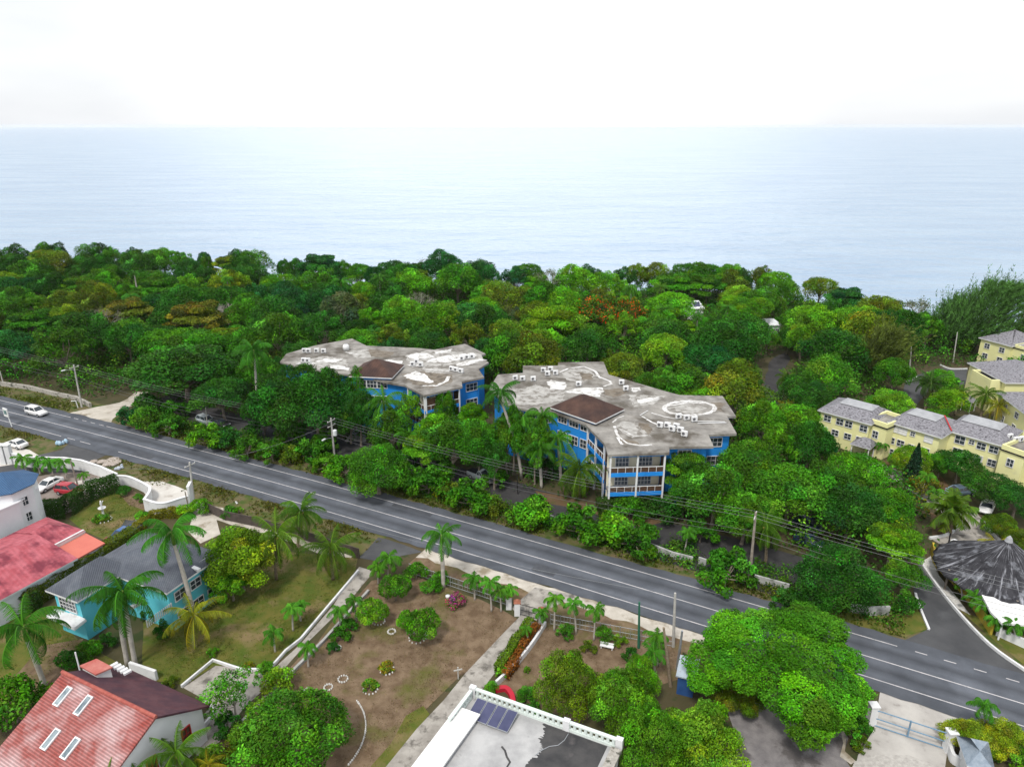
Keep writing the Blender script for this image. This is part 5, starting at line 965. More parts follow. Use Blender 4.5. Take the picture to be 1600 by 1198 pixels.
# ---- middle trees between service road and buildings, right hand group
MID=[('f7',(1070,768),27,4.4,'green','dark green tree at the right end of the ground floor balconies'),('f7',(514,612),36,8.6,'deep green','dark tree directly left of the pavilion of the farther blue block'),('f7',(802,672),28,8.0,'green','tall green tree against the left front wall of the nearer blue block'),('f1',(843,682),24,7.4,'bright green','bright tree against the blue wall left of the pavilion'),('f1',(792,680),32,7.2,'bright green','bright tree under the tall royal palm at the left corner of the nearer blue block'),('f8',(836,698),30,6.6,'green','tree filling the gap behind the garden palms'),('f4',(772,715),30,5.5,'deep green','dark tree below the tall royal palm'),('f2',(560,600),20,8.2,'green','leafy top before the left wall of the farther pavilion'),('f0',(610,668),34,6.0,'green','green tree behind the lone pale stemmed palm'),('f6',(560,640),32,7.0,'deep green','dark round tree left of the lone pale stemmed palm'),('f3',(735,650),24,6.5,'bright green','bright tree below the right corner of the farther blue block'),('f7',(285,572),84,7.6,'deep green','big layered dark green tree at the forest edge above the dirt track'),('f2',(345,612),46,6,'deep green','dark tree right of the big layered one above the parked car'),('acacia',(300,540),62,8,'green','broad green tree behind the big layered dark one'),
 ('f0',(428,625),50,8,'deep green','dark green tree left in the clump before the farther blue block'),('f7',(490,624),60,8.8,'deep green','large dark tree hiding the left half of the farther blue block'),('f9',(462,600),38,9.2,'deep green','dark tree rising at the left edge of the farther blue block'),('f1',(545,650),34,5.4,'green','green tree in front of the blue pavilion of the farther block'),('f0',(705,690),52,6.6,'green','round green tree before the gap between the two blue blocks'),('f3',(658,700),34,5.5,'bright green','bright layered tree left of the round one between the blue blocks'),('f7',(748,690),36,6.8,'green','tree right of the round one between the blue blocks'),('f6',(695,636),19,6.5,'green','rounded tree against the right corner of the farther blue block'),('f4',(640,640),26,6.2,'lime green','lime tree below the front eave of the farther blue block'),
 ('shrub2',(872,690),24,2.2,'green','shrub under the palms beside the blue balconies'),('shrub2',(850,730),24,2,'deep green','dark shrub at the foot of the garden palms'),
 ('f3',(1075,728),40,6.5,'green','light green tree covering the right end of the white balconies'),('f0',(1118,765),56,6.3,'green','bright leafy tree in front of the right blue wall'),('f9',(1172,722),52,6.5,'green','broad tree right of the nearer blue block'),('f2',(1235,760),66,6.2,'green','largest green tree between the blue block and the complex drive'),('f7',(1165,800),50,5,'green','lower bright tree above the wooden roadside pole'),('f0',(1288,758),48,6,'green','dark green tree left of the long yellow block'),('f6',(1330,790),50,5.5,'deep green','dark domed tree above the parked blue cars'),('f9',(1380,790),48,5.0,'green','tree at the right end of the green clump by the complex drive'),('f3',(1395,845),46,4.6,'bright green','layered bright tree at the side road corner'),('f1',(1415,900),34,3.2,'green','leafy tree overhanging the mouth of the side road'),('f7',(1265,690),36,6.5,'deep green','dark tree touching the left corner of the long yellow block'),('f8',(1215,690),34,6.5,'bright green','tree on the right of the blue block back corner'),('f0',(1190,655),34,6.5,'bright green','lime topped tree behind the right end of the nearer blue block'),
 ('mango',(1424,716),30,3.2,'lime green','flat topped clipped tree before the long yellow block'),('f7',(1500,722),38,3.6,'deep green','dark tree under the third section of the yellow block'),('f9',(1545,755),44,3.6,'deep green','wide dark tree below the right stair tower'),('f6',(1590,780),38,3.4,'deep green','dark tree at the right edge above the clipped bushes'),('f2',(1470,722),22,3.2,'green','green tree at the inner corner of the yellow block'),('mango',(1563,818),26,2.0,'olive green','olive clipped round bush, left of two by the complex drive'),('mango',(1598,845),27,2.0,'olive green','olive clipped round bush at the right edge by the complex drive'),
 ('f6',(1390,628),36,4.5,'lime green','bright yellow green tree behind the long yellow block'),('f1',(1480,625),32,4.5,'lime green','lime tree between the dark palm and the middle yellow block'),('f3',(1465,650),22,3.5,'green','low green tree just behind the yellow roofs')]
for k,c,rp,zc,cl_,lb in MID: tree(k,c,rp,zc,cl_,lb)
# ---- palms
for a in [('royal',(690,848),(693,918),32,'tall palm with a white trunk standing alone on the near roadside'),('royal',(272,850),(306,972),50,'big royal palm beside the slate roof of the turquoise house'),('royal',(196,945),(212,1040),56,'large royal palm in front of the turquoise house, nearest of the pair'),('royal',(185,952),(200,1040),40,'slimmer palm trunk crossing behind the large royal palm'),('royal',(42,1000),(70,1072),56,'drooping royal palm on the lawn at the left edge'),
 ('royal',(782,625),(815,748),30,'tall royal palm over the left corner of the nearer blue roof'),('royal',(815,668),(840,742),34,'royal palm among the garden group left of the balconies'),('royal',(848,660),(862,745),26,'slender palm right in the garden group by the blue pavilion'),('royal',(600,640),(603,702),32,'lone palm with a pale stem in front of the farther blue block'),('royal',(398,560),(405,650),30,'bright palm in the gap left of the farther blue block'),
 ('coconut',(432,838),(432,905),44,'left coconut palm of three beside the road'),('coconut',(470,800),(466,865),36,'tallest rear coconut palm of three beside the road'),('coconut',(517,858),(520,905),40,'right coconut palm of three beside the road'),('yellowing',(302,962),(305,1012),42,'yellowing coconut palm on the lawn'),('coconut',(905,735),(905,778),40,'coconut palm leaning before the white balconies'),
 ('coconut',(190,1168),(205,1225),48,'palm fronds before the white gable at the bottom edge'),('coconut',(275,1178),(285,1230),46,'palm right of the white gable at the bottom edge'),('coconut',(435,1190),(440,1235),34,'pale palm fronds below the big mango tree at the bottom'),('yellowing',(325,1195),(330,1230),24,'yellowish palm at the bottom edge near the concrete path')]:
    palm(a[0],a[1],a[2],None,a[3],a[4],seed=random.randrange(9),name={'royal':'royal_palm','coconut':'coconut_palm','yellowing':'coconut_palm'}[a[0]])
for a in [('royal',(842,712),(846,762),28,'leaning garden palm in front of the blue wall left of the balconies'),('royal',(872,695),(876,752),26,'garden palm nearest the side balconies of the nearer blue block'),('royal',(640,690),(642,722),24,'low bright palm right of the lone pale stemmed palm'),('coconut',(620,655),(622,700),26,'yellowish palm crown before the farther balconies')]: palm(a[0],a[1],a[2],None,a[3],a[4],seed=random.randrange(9),name='garden_palm')
SM=[((35,722),(42,738),15,'first from the left of four little palms by the white car park wall'),((58,724),(63,741),15,'second of four little palms by the white car park wall'),((79,726),(83,743),15,'third of four little palms by the white car park wall'),((100,727),(104,746),15,'fourth of four little palms by the white car park wall'),((130,744),(130,754),9,'low young palm in the white gravel forecourt'),
 ((740,908),(742,937),17,'left little palm with a whitewashed stem at the roadside fence'),((765,915),(768,955),18,'tallest little palm in the clump left of the black gate'),((781,927),(783,955),15,'middle little palm in the clump left of the black gate'),((796,925),(797,950),15,'little palm nearest the white pillar left of the black gate'),
 ((845,960),(848,985),14,'low little palm just right of the black gate'),((867,940),(866,985),18,'left palm in the row right of the black gate'),((896,948),(900,990),18,'middle palm in the row right of the black gate'),((930,958),(928,1000),18,'right palm in the row right of the black gate'),((822,985),(826,1005),11,'tiny palm on the entrance drive hedge'),
 ((1026,1000),(1028,1040),20,'palm behind the leaning pole near the shed'),((1020,1026),(1024,1062),22,'bushy palm with low fronds left of the shed'),((457,956),(458,985),18,'upper left lawn palm by the white edging'),((468,948),(470,970),14,'small palm behind the lawn palm by the white edging'),((427,993),(430,1018),18,'lower lawn palm by the white edging'),((480,1016),(482,1042),17,'palm with a white stem at the lower end of the concrete path'),
 ((530,958),(532,985),17,'left palm in the row along the concrete path'),((553,942),(557,970),16,'right palm in the row along the concrete path'),((607,878),(606,905),22,'dark palm at the head of the concrete path'),((590,890),(591,912),16,'low palm beside the dark one at the path head'),
 ((1523,936),(1527,958),17,'first palm of the row along the mustard wall'),((1534,948),(1540,968),17,'second palm of the row along the mustard wall'),((1556,972),(1560,992),18,'third palm of the row along the mustard wall'),((1583,980),(1586,1003),17,'fourth palm of the row along the mustard wall'),((1500,912),(1503,935),14,'small palm at the foot of the thatched pavilion'),((1536,1108),(1540,1150),22,'palm rising from the yellow green bush at the bottom right'),
 ((1385,735),(1388,752),13,'little palm on the verge of the yellow complex drive, upper'),((1448,750),(1442,775),17,'little palm on the verge of the complex drive, middle'),((1462,772),(1460,790),15,'yellowish little palm on the verge of the complex drive, lower'),((1365,694),(1370,712),11,'left of two small palms by the shingled porch'),((1378,697),(1380,716),11,'right of two small palms by the shingled porch'),
 ((1075,835),(1070,862),15,'small palm standing at the service road before the white wall piece')]
for i,(c,b_,rp,lb) in enumerate(SM): palm('small',c,b_,None,rp,lb,seed=i,name='small_palm')
palm('fan',(1487,796),(1484,835),None,30,'shaggy fan palm in the middle of the complex drive bed',name='fan_palm'); palm('yellowing',(1556,852),(1556,898),None,23,'yellow fronded palm above the thatched pavilion',color=(.20,.21,.012))
palm('coconut',(1196,822),(1196,880),None,34,'palm half hidden under trees beside the wooden roadside pole')
palm('coconut',(1454,598),None,6,24,'dark coconut palm on the bend of the grey complex drive',color=(.03,.075,.012)); palm('coconut',(1540,617),None,5.5,22,'coconut palm before the middle yellow block'); palm('yellowing',(1560,634),None,4.5,21,'yellowish palm before the bare grey hip roof'); palm('coconut',(1500,612),None,5,15,'small palm left of the middle yellow block')
palm('coconut',(1230,592),None,6,19,'palm beside the dark drive in the forest'); palm('yellowing',(1231,637),None,4,19,'yellowish palm near the left corner of the long yellow block'); palm('royal',(1583,568),None,3,10,'little palm between the yellow blocks at the right edge')
for c,h,rp,lb,kd in [((533,448),9,17,'tall palm on the left of the two behind the farther blue block','royal'),((593,440),10,15,'tall bare stemmed palm right of its neighbour in the forest middle','royal'),((585,527),5.5,18,'palm directly behind the farther blue roof','royal'),((727,520),5,17,'yellow tinged palm behind the right end of the farther blue roof','coconut'),((986,458),9,15,'dark palm at the sea edge behind the flame tree','royal'),((1032,450),8,12,'feathery palm near the white solar roof','coconut'),((1038,490),8,17,'palm right of the flame tree','royal'),((1137,488),7,15,'round headed palm right of the white roofed house','royal'),((1090,500),5,12,'short palm below the white roofed house','royal'),((205,470),8,14,'palm head in the middle of the left forest','royal'),((283,490),7,17,'palm in the left forest behind the layered tree','royal'),((882,548),5,11,'small yellow palm behind the nearer blue roof','yellowing'),((210,430),9,10,'small palm crown deep in the left forest','royal'),((570,480),8,10,'small palm right of the tall pair in the forest','coconut'),((355,440),9,10,'bluish palm in the back of the left forest','royal')]:
    palm(kd,c,None,h,rp,lb,name='forest_palm')
# ---- bare and special trees
def bare(key_c,rpx,zc,label,leafc=None,seed=1,dens=1.0,mat_=M_pale):
    rr=random.Random(seed); p=G(key_c[0],key_c[1],zc); p.z=0; Rr=rpx*depth(*key_c,zc)/FPX; r=thing('bare_tree',label,'tree',p); b=MB(); tips=[]
    def br(s,d,l,rad,n):
        e=s+d*l; m=s.lerp(e,.5)+Vector((rr.uniform(-1,1),rr.uniform(-1,1),rr.uniform(-.4,.4)))*l*.08; b.tube([s,m,e],[rad,rad*.8,rad*.6],4 if n<3 else 6)
        if n==0: tips.append(e); return
        for _ in range(3 if n>1 else 4):
            q=(d+Vector((rr.uniform(-1,1),rr.uniform(-1,1),rr.uniform(-.35,.6)))*.85).normalized(); br(e,q,l*rr.uniform(.6,.85),rad*.55,n-1)
    br(p+Vector((0,0,-.2)),Vector((0,0,1)),zc*.55,.28,0); b.f.clear(); b.v.clear(); tips.clear()
    b.tube([p+Vector((0,0,-.2)),p+Vector((.1,0,zc*.5))],[.32,.24],7)
    for i in range(5):
        a=i*1.26+rr.random(); br(p+Vector((.1,0,zc*.5)),Vector((math.cos(a)*.75,math.sin(a)*.75,rr.uniform(.5,1))).normalized(),Rr*.42,.13,4)
    b.build('branches',mat_,r)
    if leafc is not None:
        P=np.array([tuple(t) for t in tips]); P=P[rng.random(len(P))<.5*dens]; P=np.repeat(P,3,axis=0)+rng.normal(0,.35,(len(P)*3,3))-np.array(tuple(p)); o=bpy.data.objects.new('crown',leaves('crown',P,unit(rng.normal(size=P.shape)+np.array([0,0,.5])),.34,tints(len(P)))); COL.objects.link(o); o.parent=r; o.color=(*leafc,1)
    PLACED.append((p.x,p.y,Rr*.8,zc)); return r
GB=mat('grey_twigs',(.24,.21,.18),(.34,.31,.28),3,.9)
bare((507,505),32,7.5,'leafless grey brown tree behind the left end of the farther blue roof',None,2,mat_=GB)
bare((155,492),34,9,'pale grey twiggy tree in the middle of the left forest',(.10,.11,.05),3,.6,GB); bare((655,462),26,9,'half bare grey tree with a white trunk in the forest middle',LC['grey green'],4,.8)
bare((672,410),26,9,'grey bare topped tree on the sea edge behind the farther blue block',(.07,.09,.05),5,.3,GB); bare((860,428),25,10,'sparse tall grey green tree against the sea',LC['grey green'],6,1.6); bare((352,470),20,9,'white limbed dead tree in the left forest',None,7,mat_=M_pale); bare((285,530),24,8,'low grey twiggy tree behind the big layered dark one',(.07,.09,.04),11,.6,GB)
bare((1435,470),22,8,'thin sparse tree left of the windblown tree',LC['grey green'],8,1.2); bare((1345,905),18,2,'leafless grey shrub beside the grass island',None,9,mat_=GB); bare((560,470),12,8,'brown bare treetop in the forest middle',None,10,mat_=GB); bare((1440,760),20,2.0,'bare stemmed shrub with brownish leaves beside the yellow block',LC['brownish green'],12,1.6,GB)
tree('flame',(935,486),44,8,(.05,.13,.01),'flame tree with orange red blossom, left of two in the forest',jit=False); tree('flame',(985,490),26,8,(.06,.12,.01),'smaller flame tree with a red blossoming top, right of two',jit=False); tree('acacia',(868,500),50,8.5,'lime green','light lime tree with pale slanting trunks behind the nearer blue block'); tree('f5',(885,480),30,9,'bright green','upright bright tree just left of the flame trees')
def casuarina(c,zc,rpx,label,lean=(.55,.1),col=(.06,.15,.03),seed=1,n=1300):
    global rng; keep=rng; rng=np.random.default_rng(seed); p=G(*c,zc); p.z=0; Rr=rpx*depth(*c,zc)/FPX; r=thing('windblown_tree',label,'tree',p)
    b=MB(); P=[];Nn=[]; V=[];T=[]
    tp=Vector((Rr*lean[0]*.7,0,zc+Rr*.7)); b.tube([(p.x,p.y,-.3),(p.x+tp.x*.3,p.y,zc*.6),(p.x+tp.x,p.y,tp.z)],[.45,.3,.05],8)
    for i in range(n):
        t=rng.uniform(.0,1)**.8; zz=zc*.35+(zc*.65+Rr*.75)*t; w_=Rr*(math.sin(math.pi*min(1,.2+.72*t))**.8)*rng.uniform(.15,1); a=rng.uniform(0,6.28)
        q=np.array([math.cos(a)*w_+Rr*lean[0]*(t-.4)*1.1,math.sin(a)*w_*.8,zz+rng.normal(0,.3)]); d=np.array([math.cos(a)*.5+lean[0]*1.0,math.sin(a)*.5+lean[1],.75+rng.normal(0,.2)]); d/=np.linalg.norm(d); l=rng.uniform(1.3,3.0)
        cl_=np.array([1,1,1])*rng.lognormal(0,.3); l*=2.3 if i%9==0 else 1
        for k in range(26):
            s=q+d*l*rng.random()+rng.normal(0,.13,3); e=d+rng.normal(0,.35,3)+np.array([.15,0,-.15]); e/=np.linalg.norm(e); sd_=np.cross(e,rng.normal(size=3)); sd_/=np.linalg.norm(sd_); ln=rng.uniform(.35,.7); wd=.06
            V.append([s-sd_*wd,s+sd_*wd,s+e*ln+sd_*wd*.4,s+e*ln-sd_*wd*.4]); T.append(cl_*rng.uniform(.7,1.3))
    b.build('trunk',M_bark,r); V=np.array(V); o=bpy.data.objects.new('crown',rawmesh('crown',V.reshape(-1,3),np.arange(4*len(V)).reshape(-1,4),np.repeat(np.array(T),4,axis=0))); COL.objects.link(o); o.parent=r; o.color=(*col,1); PLACED.append((p.x,p.y,Rr*.8,zc)); rng=keep
casuarina((1535,498),9,66,'large feathery windblown tree against the sea at the right edge',seed=3,n=1700); casuarina((1380,548),7,34,'smaller feathery olive windblown tree left of the big one',(.35,.05),(.10,.14,.025),5,700); casuarina((1485,500),7,34,'feathery tree on the left flank of the large windblown one',(.5,.1),(.05,.13,.03),7,700)
r=thing('conifer','dark narrow conifer beside the complex drive',"tree",G(1422,760)); p=r.location
V=[];Q=[];T=[]
for i in range(2600):
    t=rng.random()**.7; w_=2.1*(1-t)**.8*(.6+.4*math.sin(i*.9)**2)*rng.uniform(.5,1); a=rng.uniform(0,6.28); V.append((math.cos(a)*w_,math.sin(a)*w_,.3+7.2*t)); Q.append((math.cos(a),math.sin(a),.6))
o=bpy.data.objects.new('crown',leaves('crown',np.array(V),unit(np.array(Q)+rng.normal(0,.5,(len(Q),3))),.35,tints(len(V),.9,.3))); COL.objects.link(o); o.parent=r; o.color=(.012,.045,.02,1); b=MB(); b.tube([p,p+Vector((0,0,7.3))],[.16,.03],7); b.build('trunk',M_bark,r); PLACED.append((p.x,p.y,1.8,3))
# ---- hedges
def hedge(pts,wd,h,col,label,leaf=.2,cat='hedge'):
    W=[G(*p) for p in pts]; c=W[len(W)//2]; P=[];Nn=[]
    for u,v in zip(W,W[1:]):
        d=(v-u); ln=d.length; d.normalize(); nn=Vector((-d.y,d.x,0)); k=int(ln*(wd+2*h)/(leaf*leaf*.55)*3.6)
        for i in range(k):
            s=random.random()*ln; w0=random.random()*(wd+2*h); jj=random.gauss(0,.09)+.1*math.sin(s*2.1)
            if w0<h: q=u+d*s-nn*(wd/2+jj)+Vector((0,0,w0)); m=-nn
            elif w0<h+wd: q=u+d*s+nn*(w0-h-wd/2)+Vector((0,0,h+jj+.12*math.sin(s*1.3))); m=Vector((0,0,1))
            else: q=u+d*s+nn*(wd/2+jj)+Vector((0,0,w0-h-wd)); m=nn
            P.append(tuple(q-c)); Nn.append(tuple(m))
    o=bpy.data.objects.new('hedge',leaves('hedge',np.array(P),unit(np.array(Nn)+rng.normal(0,.45,(len(P),3))),leaf,tints(len(P),1,.3))); COL.objects.link(o); o.location=c; o.color=(*col,1); tag(o,label,cat)
hedge([(-10,842),(60,812),(105,805),(140,780),(187,765)],1.8,2.6,(.03,.085,.012),'tall dark green hedge between the red roof house and the car park')
hedge([(36,956),(75,932),(122,904),(170,875),(214,848)],1.7,2.5,(.10,.15,.012),'yellow green hedge between the red roofed and turquoise houses')
hedge([(212,836),(232,815),(262,806),(290,808)],1.2,1.2,(.16,.17,.012),'yellowish hedge behind the slate roof beside the blue car')
hedge([(830,976),(810,1002),(778,1052)],.9,1.0,(.10,.19,.010),'lime green hedge along the right side of the entrance drive')
hedge([(840,984),(822,1008),(788,1064)],.8,.9,(.22,.085,.015),'reddish orange hedge between the lime hedge and the white garden wall')
hedge([(932,803),(960,801),(1000,797),(1050,792)],1.6,2.3,(.035,.09,.012),'dark shrubbery bed under the white balconies')
hedge([(20,935),(45,930),(60,945),(35,960)],1.8,2.2,(.03,.08,.012),'dark hedge left of the turquoise house',.22)
# ---- the forest
def pdist(x,y,P):
    m=1e9
    for a,b_ in zip(P,P[1:]+P[:1]):
        dx,dy=b_[0]-a[0],b_[1]-a[1]; t=max(0,min(1,((x-a[0])*dx+(y-a[1])*dy)/(dx*dx+dy*dy+1e-9))); m=min(m,math.hypot(x-a[0]-t*dx,y-a[1]-t*dy))
    return 0 if inpoly(x,y,P) else m
for px in ((960,722),(985,722),(1010,722),(960,750),(985,750),(1010,750),(1030,730),(900,655),(880,648),(915,672),(1125,690),(575,598),(590,600),(735,602),(735,612),(740,625),(665,622),(690,612)): 
    q=G(px[0],px[1],7 if px[1]<735 else 4); KEEP.append((*q,.55))
for px in ((1225,560),(1215,580),(1203,600),(1197,620),(1440,600),(1490,590),(1480,578),(1421,588),(1423,560)): q=G(*px); KEEP.append((q.x,q.y,.3,.75))
KP=[(PJ(k),k[3]) for k in KEEP]
def hides(x,y,zc,r,kk=1.0):
    for z in (zc,zc*.45):
        X,Y,f=PJ((x,y,z)); rp=r*FPX/f
        for (a,b_,g_),fa in KP:
            if g_>f+1 and abs(a-X)<rp and (a-X)**2+(b_-Y)**2<(rp*fa*kk)**2: return True
    return False
DR=[[tuple(G(*p))[:2] for p in q] for q in ([(1192,616),(1196,585),(1206,560),(1228,550),(1236,560),(1220,590),(1222,625),(1205,640)],[(1415,592),(1470,575),(1511,577),(1511,600),(1450,612),(1425,640),(1405,640)],[(1360,724),(1430,750),(1490,776),(1541,824),(1610,885),(1610,915),(1490,862),(1455,842),(1496,818),(1465,797),(1395,748)],[(1428,893),(1448,900),(1490,950),(1545,1008),(1600,1048),(1600,1100),(1430,1030),(1418,998),(1451,984),(1428,925)])]
SRVW=[(p.x,p.y) for p in sw]
front=[(-230,120)]+[tuple(G(*p))[:2] for p in ((-70,592),(60,600),(140,622),(215,612),(250,630))]+[tuple(p)[:2] for p in lft[1:]]+[tuple(G(*p))[:2] for p in ((1300,930),(1420,930),(1440,850),(1470,810),(1380,745),(1290,690),(1300,640),(1400,640),(1620,640))]+[(230,140)]
LAND=front+[(230,195),(200,196)]+[(x,y-3) for x,y in cpts[::-1] if -232<x<200]
def colour_for(X,Y):
    u=random.random()
    if X<420: tb=[('olive green',.12),('green',.34),('deep green',.20),('brownish green',.03),('bright green',.10),('yellow green',.06),('blue green',.08)]
    elif X<820: tb=[('deep green',.30),('green',.28),('blue green',.12),('olive green',.08),('bright green',.14),('grey green',.08)]
    else: tb=[('bright green',.24),('green',.28),('deep green',.18),('olive green',.12),('lime green',.07),('blue green',.05),('yellow green',.06)]
    if Y<420: tb=[('deep green',.4),('green',.25),('blue green',.2),('olive green',.15)]
    s=sum(b_ for a,b_ in tb); u*=s
    for a,b_ in tb:
        u-=b_
        if u<=0: return a
    return tb[-1][0]
for a_ in [('f3',(1072,512),22,5,'bright green','leafy tree just in front of the white solar roofed house'),('f0',(1112,508),20,5,'green','tree right in front of the white solar roofed house'),('f4',(1200,528),20,4.5,'green','tree before the left end of the low white roof'),('f7',(1232,527),20,4.5,'deep green','dark tree before the right end of the low white roof')]: tree(a_[0],a_[1],a_[2],a_[3],a_[4],a_[5])
FOREST=[]
random.seed(23)
def try_tree(x,y,r,zc,gap):
    if not inpoly(x,y,LAND): return False
    X,Y,f=PJ((x,y,zc))
    if X<-60 or X>1660: return False
    for P,mg in BLOCK:
        if abs(P[0][0]-x)<60 and pdist(x,y,P)<mg+r*.62: return False
    for P in DR:
        if pdist(x,y,P)<r*.35: return False
    if min(math.hypot(x-a,y-b_) for a,b_ in SRVW)<3.6: return False
    for a,b_,r2,z2 in PLACED:
        if (x-a)**2+(y-b_)**2<(gap*(r+r2))**2: return False
    return not hides(x,y,zc,r)
for rnd,(tries,rl,rh,gap) in enumerate([(7000,5.2,7.6,.60),(7000,4.0,5.4,.60),(6000,2.8,3.8,.60)]):
    for _ in range(tries):
        if len(FOREST)>=[165,235,262][rnd]: break
        x,y=random.uniform(-200,200),random.uniform(85,290); r=random.uniform(rl,rh); zc=r*random.uniform(.85,1.15)+1.3
        edge=next((cy for cx_,cy in cpts if cx_>x),250)
        if edge-y<16 and x<88: zc=max(zc,7.5)
        if x>98 and edge-y<22: r=min(r,3.2); zc=2.6
        if try_tree(x,y,r,zc,gap): PLACED.append((x,y,r,zc)); FOREST.append((x,y,r,zc))
print('forest',len(FOREST))
ITEMS=[]
for x,y,r,zc in FOREST:
    X,Y,f=PJ((x,y,zc)); k=random.choices(range(10),[3,3,2,2,2,1.5,2,3,1.5,2])[0]; c=colour_for(X,Y); ITEMS.append([x,y,r,zc,X,Y,k,c])
MARK=[(265,540,'the big layered dark tree'),(155,492,'the pale twiggy tree'),(352,470,'the white limbed dead tree'),(507,505,'the leafless grey brown tree'),(560,450,'the tall palm pair'),(655,462,'the half bare grey tree'),(600,560,'the farther blue block'),(672,410,'the grey topped tree'),(860,428,'the sparse sea edge tree'),(868,500,'the light lime tree'),(940,486,'the flame trees'),(950,590,'the nearer blue block'),(1090,480,'the white solar roof'),(1215,580,'the forest drive'),(1213,508,'the low white roof'),(1380,548,'the olive windblown tree'),(1520,490,'the large windblown tree'),(1320,650,'the long yellow block'),(1240,760,'the largest middle tree'),(60,645,'the white van'),(120,600,'the far left pole'),(1440,600,'the grey complex drive')]
def lab(it,extra=''):
    x,y,r,zc,X,Y,k,c=it; m=min(MARK,key=lambda q:(q[0]-X)**2+((q[1]-Y)*1.6)**2); dx,dy=X-m[0],Y-m[1]
    where='right of' if dx>abs(dy)*1.2 else 'left of' if -dx>abs(dy)*1.2 else 'behind' if dy<0 else 'in front of'
    size='large' if r>5.6 else 'small' if r<3.9 else 'mid sized'
    return f"{extra}{size} {FORMW[k]} {c} tree {where} {m[2]}"
from collections import defaultdict
byl=defaultdict(list)
for it in ITEMS: byl[lab(it)].append(it)
for l_,its in byl.items():
    its.sort(key=lambda q:q[4])
    for i,it in enumerate(its):
        ex='' if len(its)==1 else ['left hand ','right hand '][i] if len(its)==2 else (['leftmost ','middle ','rightmost '][i] if len(its)==3 else f'{i+1}th from left '.replace('1th','first').replace('2th','second').replace('3th','third').replace('4th','fourth'))
        plant('f%d'%it[6],(it[0],it[1],0),it[2],it[3],vary(LC[it[7]],.13),'forest_tree',ex+l_,'tree','trees of the coastal forest')
# ---- undergrowth that nobody could count
P=[];C_=[]
random.seed(5)
while len(P)<10500:
    x,y=random.uniform(-200,210),random.uniform(75,292)
    if not inpoly(x,y,LAND) or abs(x)>y*.80+25: continue
    if any(pdist(x,y,Q)<2.2 for Q in DR) or any(abs(Q[0][0]-x)<60 and pdist(x,y,Q)<.8 for Q,_ in BLOCK): continue
    if abs(y-95)<30 and min(math.hypot(x-a,y-b_) for a,b_ in SRVW)<2: continue
    if hides(x,y,1.6,2.4,.8): continue
    P.append((x,y,random.uniform(.1,1.9)))
P=np.array(P); n=len(P); k=16; Q=np.repeat(P,k,axis=0)+rng.normal(0,1,(n*k,3))*np.array([1.1,1.1,.7]); Q[:,2]=np.abs(Q[:,2])
lt=np.repeat(rng.lognormal(0,.35,n),k); T=tints(n*k,1,.25)*lt[:,None]
o=bpy.data.objects.new('undergrowth',leaves('undergrowth',Q,unit(rng.normal(size=Q.shape)*.6+np.array([0,0,1])),.5,T)); COL.objects.link(o); o.color=(.035,.11,.010,1); tag(o,'dark leafy undergrowth filling the forest floor','undergrowth',kind='stuff')
P=[];Rr=[];random.seed(9)
for _ in range(30000):
    if len(P)>=3300: break
    x,y=random.uniform(-200,205),random.uniform(80,290); z=random.uniform(1.2,5.0); rr_=random.uniform(1.4,2.8)
    if abs(x)>y*.80+20 or not inpoly(x,y,LAND): continue
    if any(pdist(x,y,Q)<3.2 for Q in DR) or any(abs(Q[0][0]-x)<60 and pdist(x,y,Q)<rr_+.6 for Q,_ in BLOCK): continue
    if min(math.hypot(x-a,y-b_) for a,b_ in SRVW)<6: continue
    if hides(x,y,z,rr_,1.1): continue
    P.append((x,y,z)); Rr.append(rr_)
n=len(P); k=85; Rr=np.repeat(np.array(Rr),k); dd_=unit(rng.normal(size=(n*k,3))+np.array([0,0,.35])); Q=np.repeat(np.array(P),k,axis=0)+dd_*(Rr*(1-np.abs(rng.normal(0,.25,n*k))))[:,None]*np.array([1,1,.8]); Q[:,2]=np.abs(Q[:,2])
cl_=np.repeat(np.stack([rng.lognormal(0,.35,n),np.ones(n),rng.lognormal(0,.2,n)],1)*rng.lognormal(0,.38,n)[:,None],k,axis=0)
o=bpy.data.objects.new('forest_understorey',leaves('forest_understorey',Q,unit(dd_*.5+rng.normal(size=Q.shape)*.5+np.array([0,0,.5])),.46,tints(n*k,1,.36)*cl_)); COL.objects.link(o); o.color=(.044,.16,.009,1); tag(o,'tangled small trees and shrubs filling the gaps under the forest canopy','undergrowth',kind='stuff')
print('understorey',n)
P=[];random.seed(14)
while len(P)<900:
    s=random.uniform(s_of(190,660),s_of(1400,1000)); la=random.uniform(6.6,12.5); p=road(s,la)
    if min(math.hypot(p.x-a,p.y-b_) for a,b_ in SRVW)<4.0: continue
    P.append((p.x,p.y,random.uniform(.1,.7)))
P=np.array(P); k=45; Q=np.repeat(P,k,axis=0)+rng.normal(0,.5,(900*k,3))*np.array([1,1,.6]); Q[:,2]=np.abs(Q[:,2])
o=bpy.data.objects.new('roadside_scrub',leaves('roadside_scrub',Q,unit(rng.normal(size=Q.shape)*.6+np.array([0,0,.9])),.3,tints(len(Q),1,.35)*np.repeat(np.stack([rng.lognormal(0,.4,900),np.ones(900),np.ones(900)],1)*rng.lognormal(0,.3,900)[:,None],k,axis=0))); COL.objects.link(o); o.color=(.045,.14,.010,1); tag(o,'low tangled scrub between the bushes of the far roadside','undergrowth',kind='stuff')
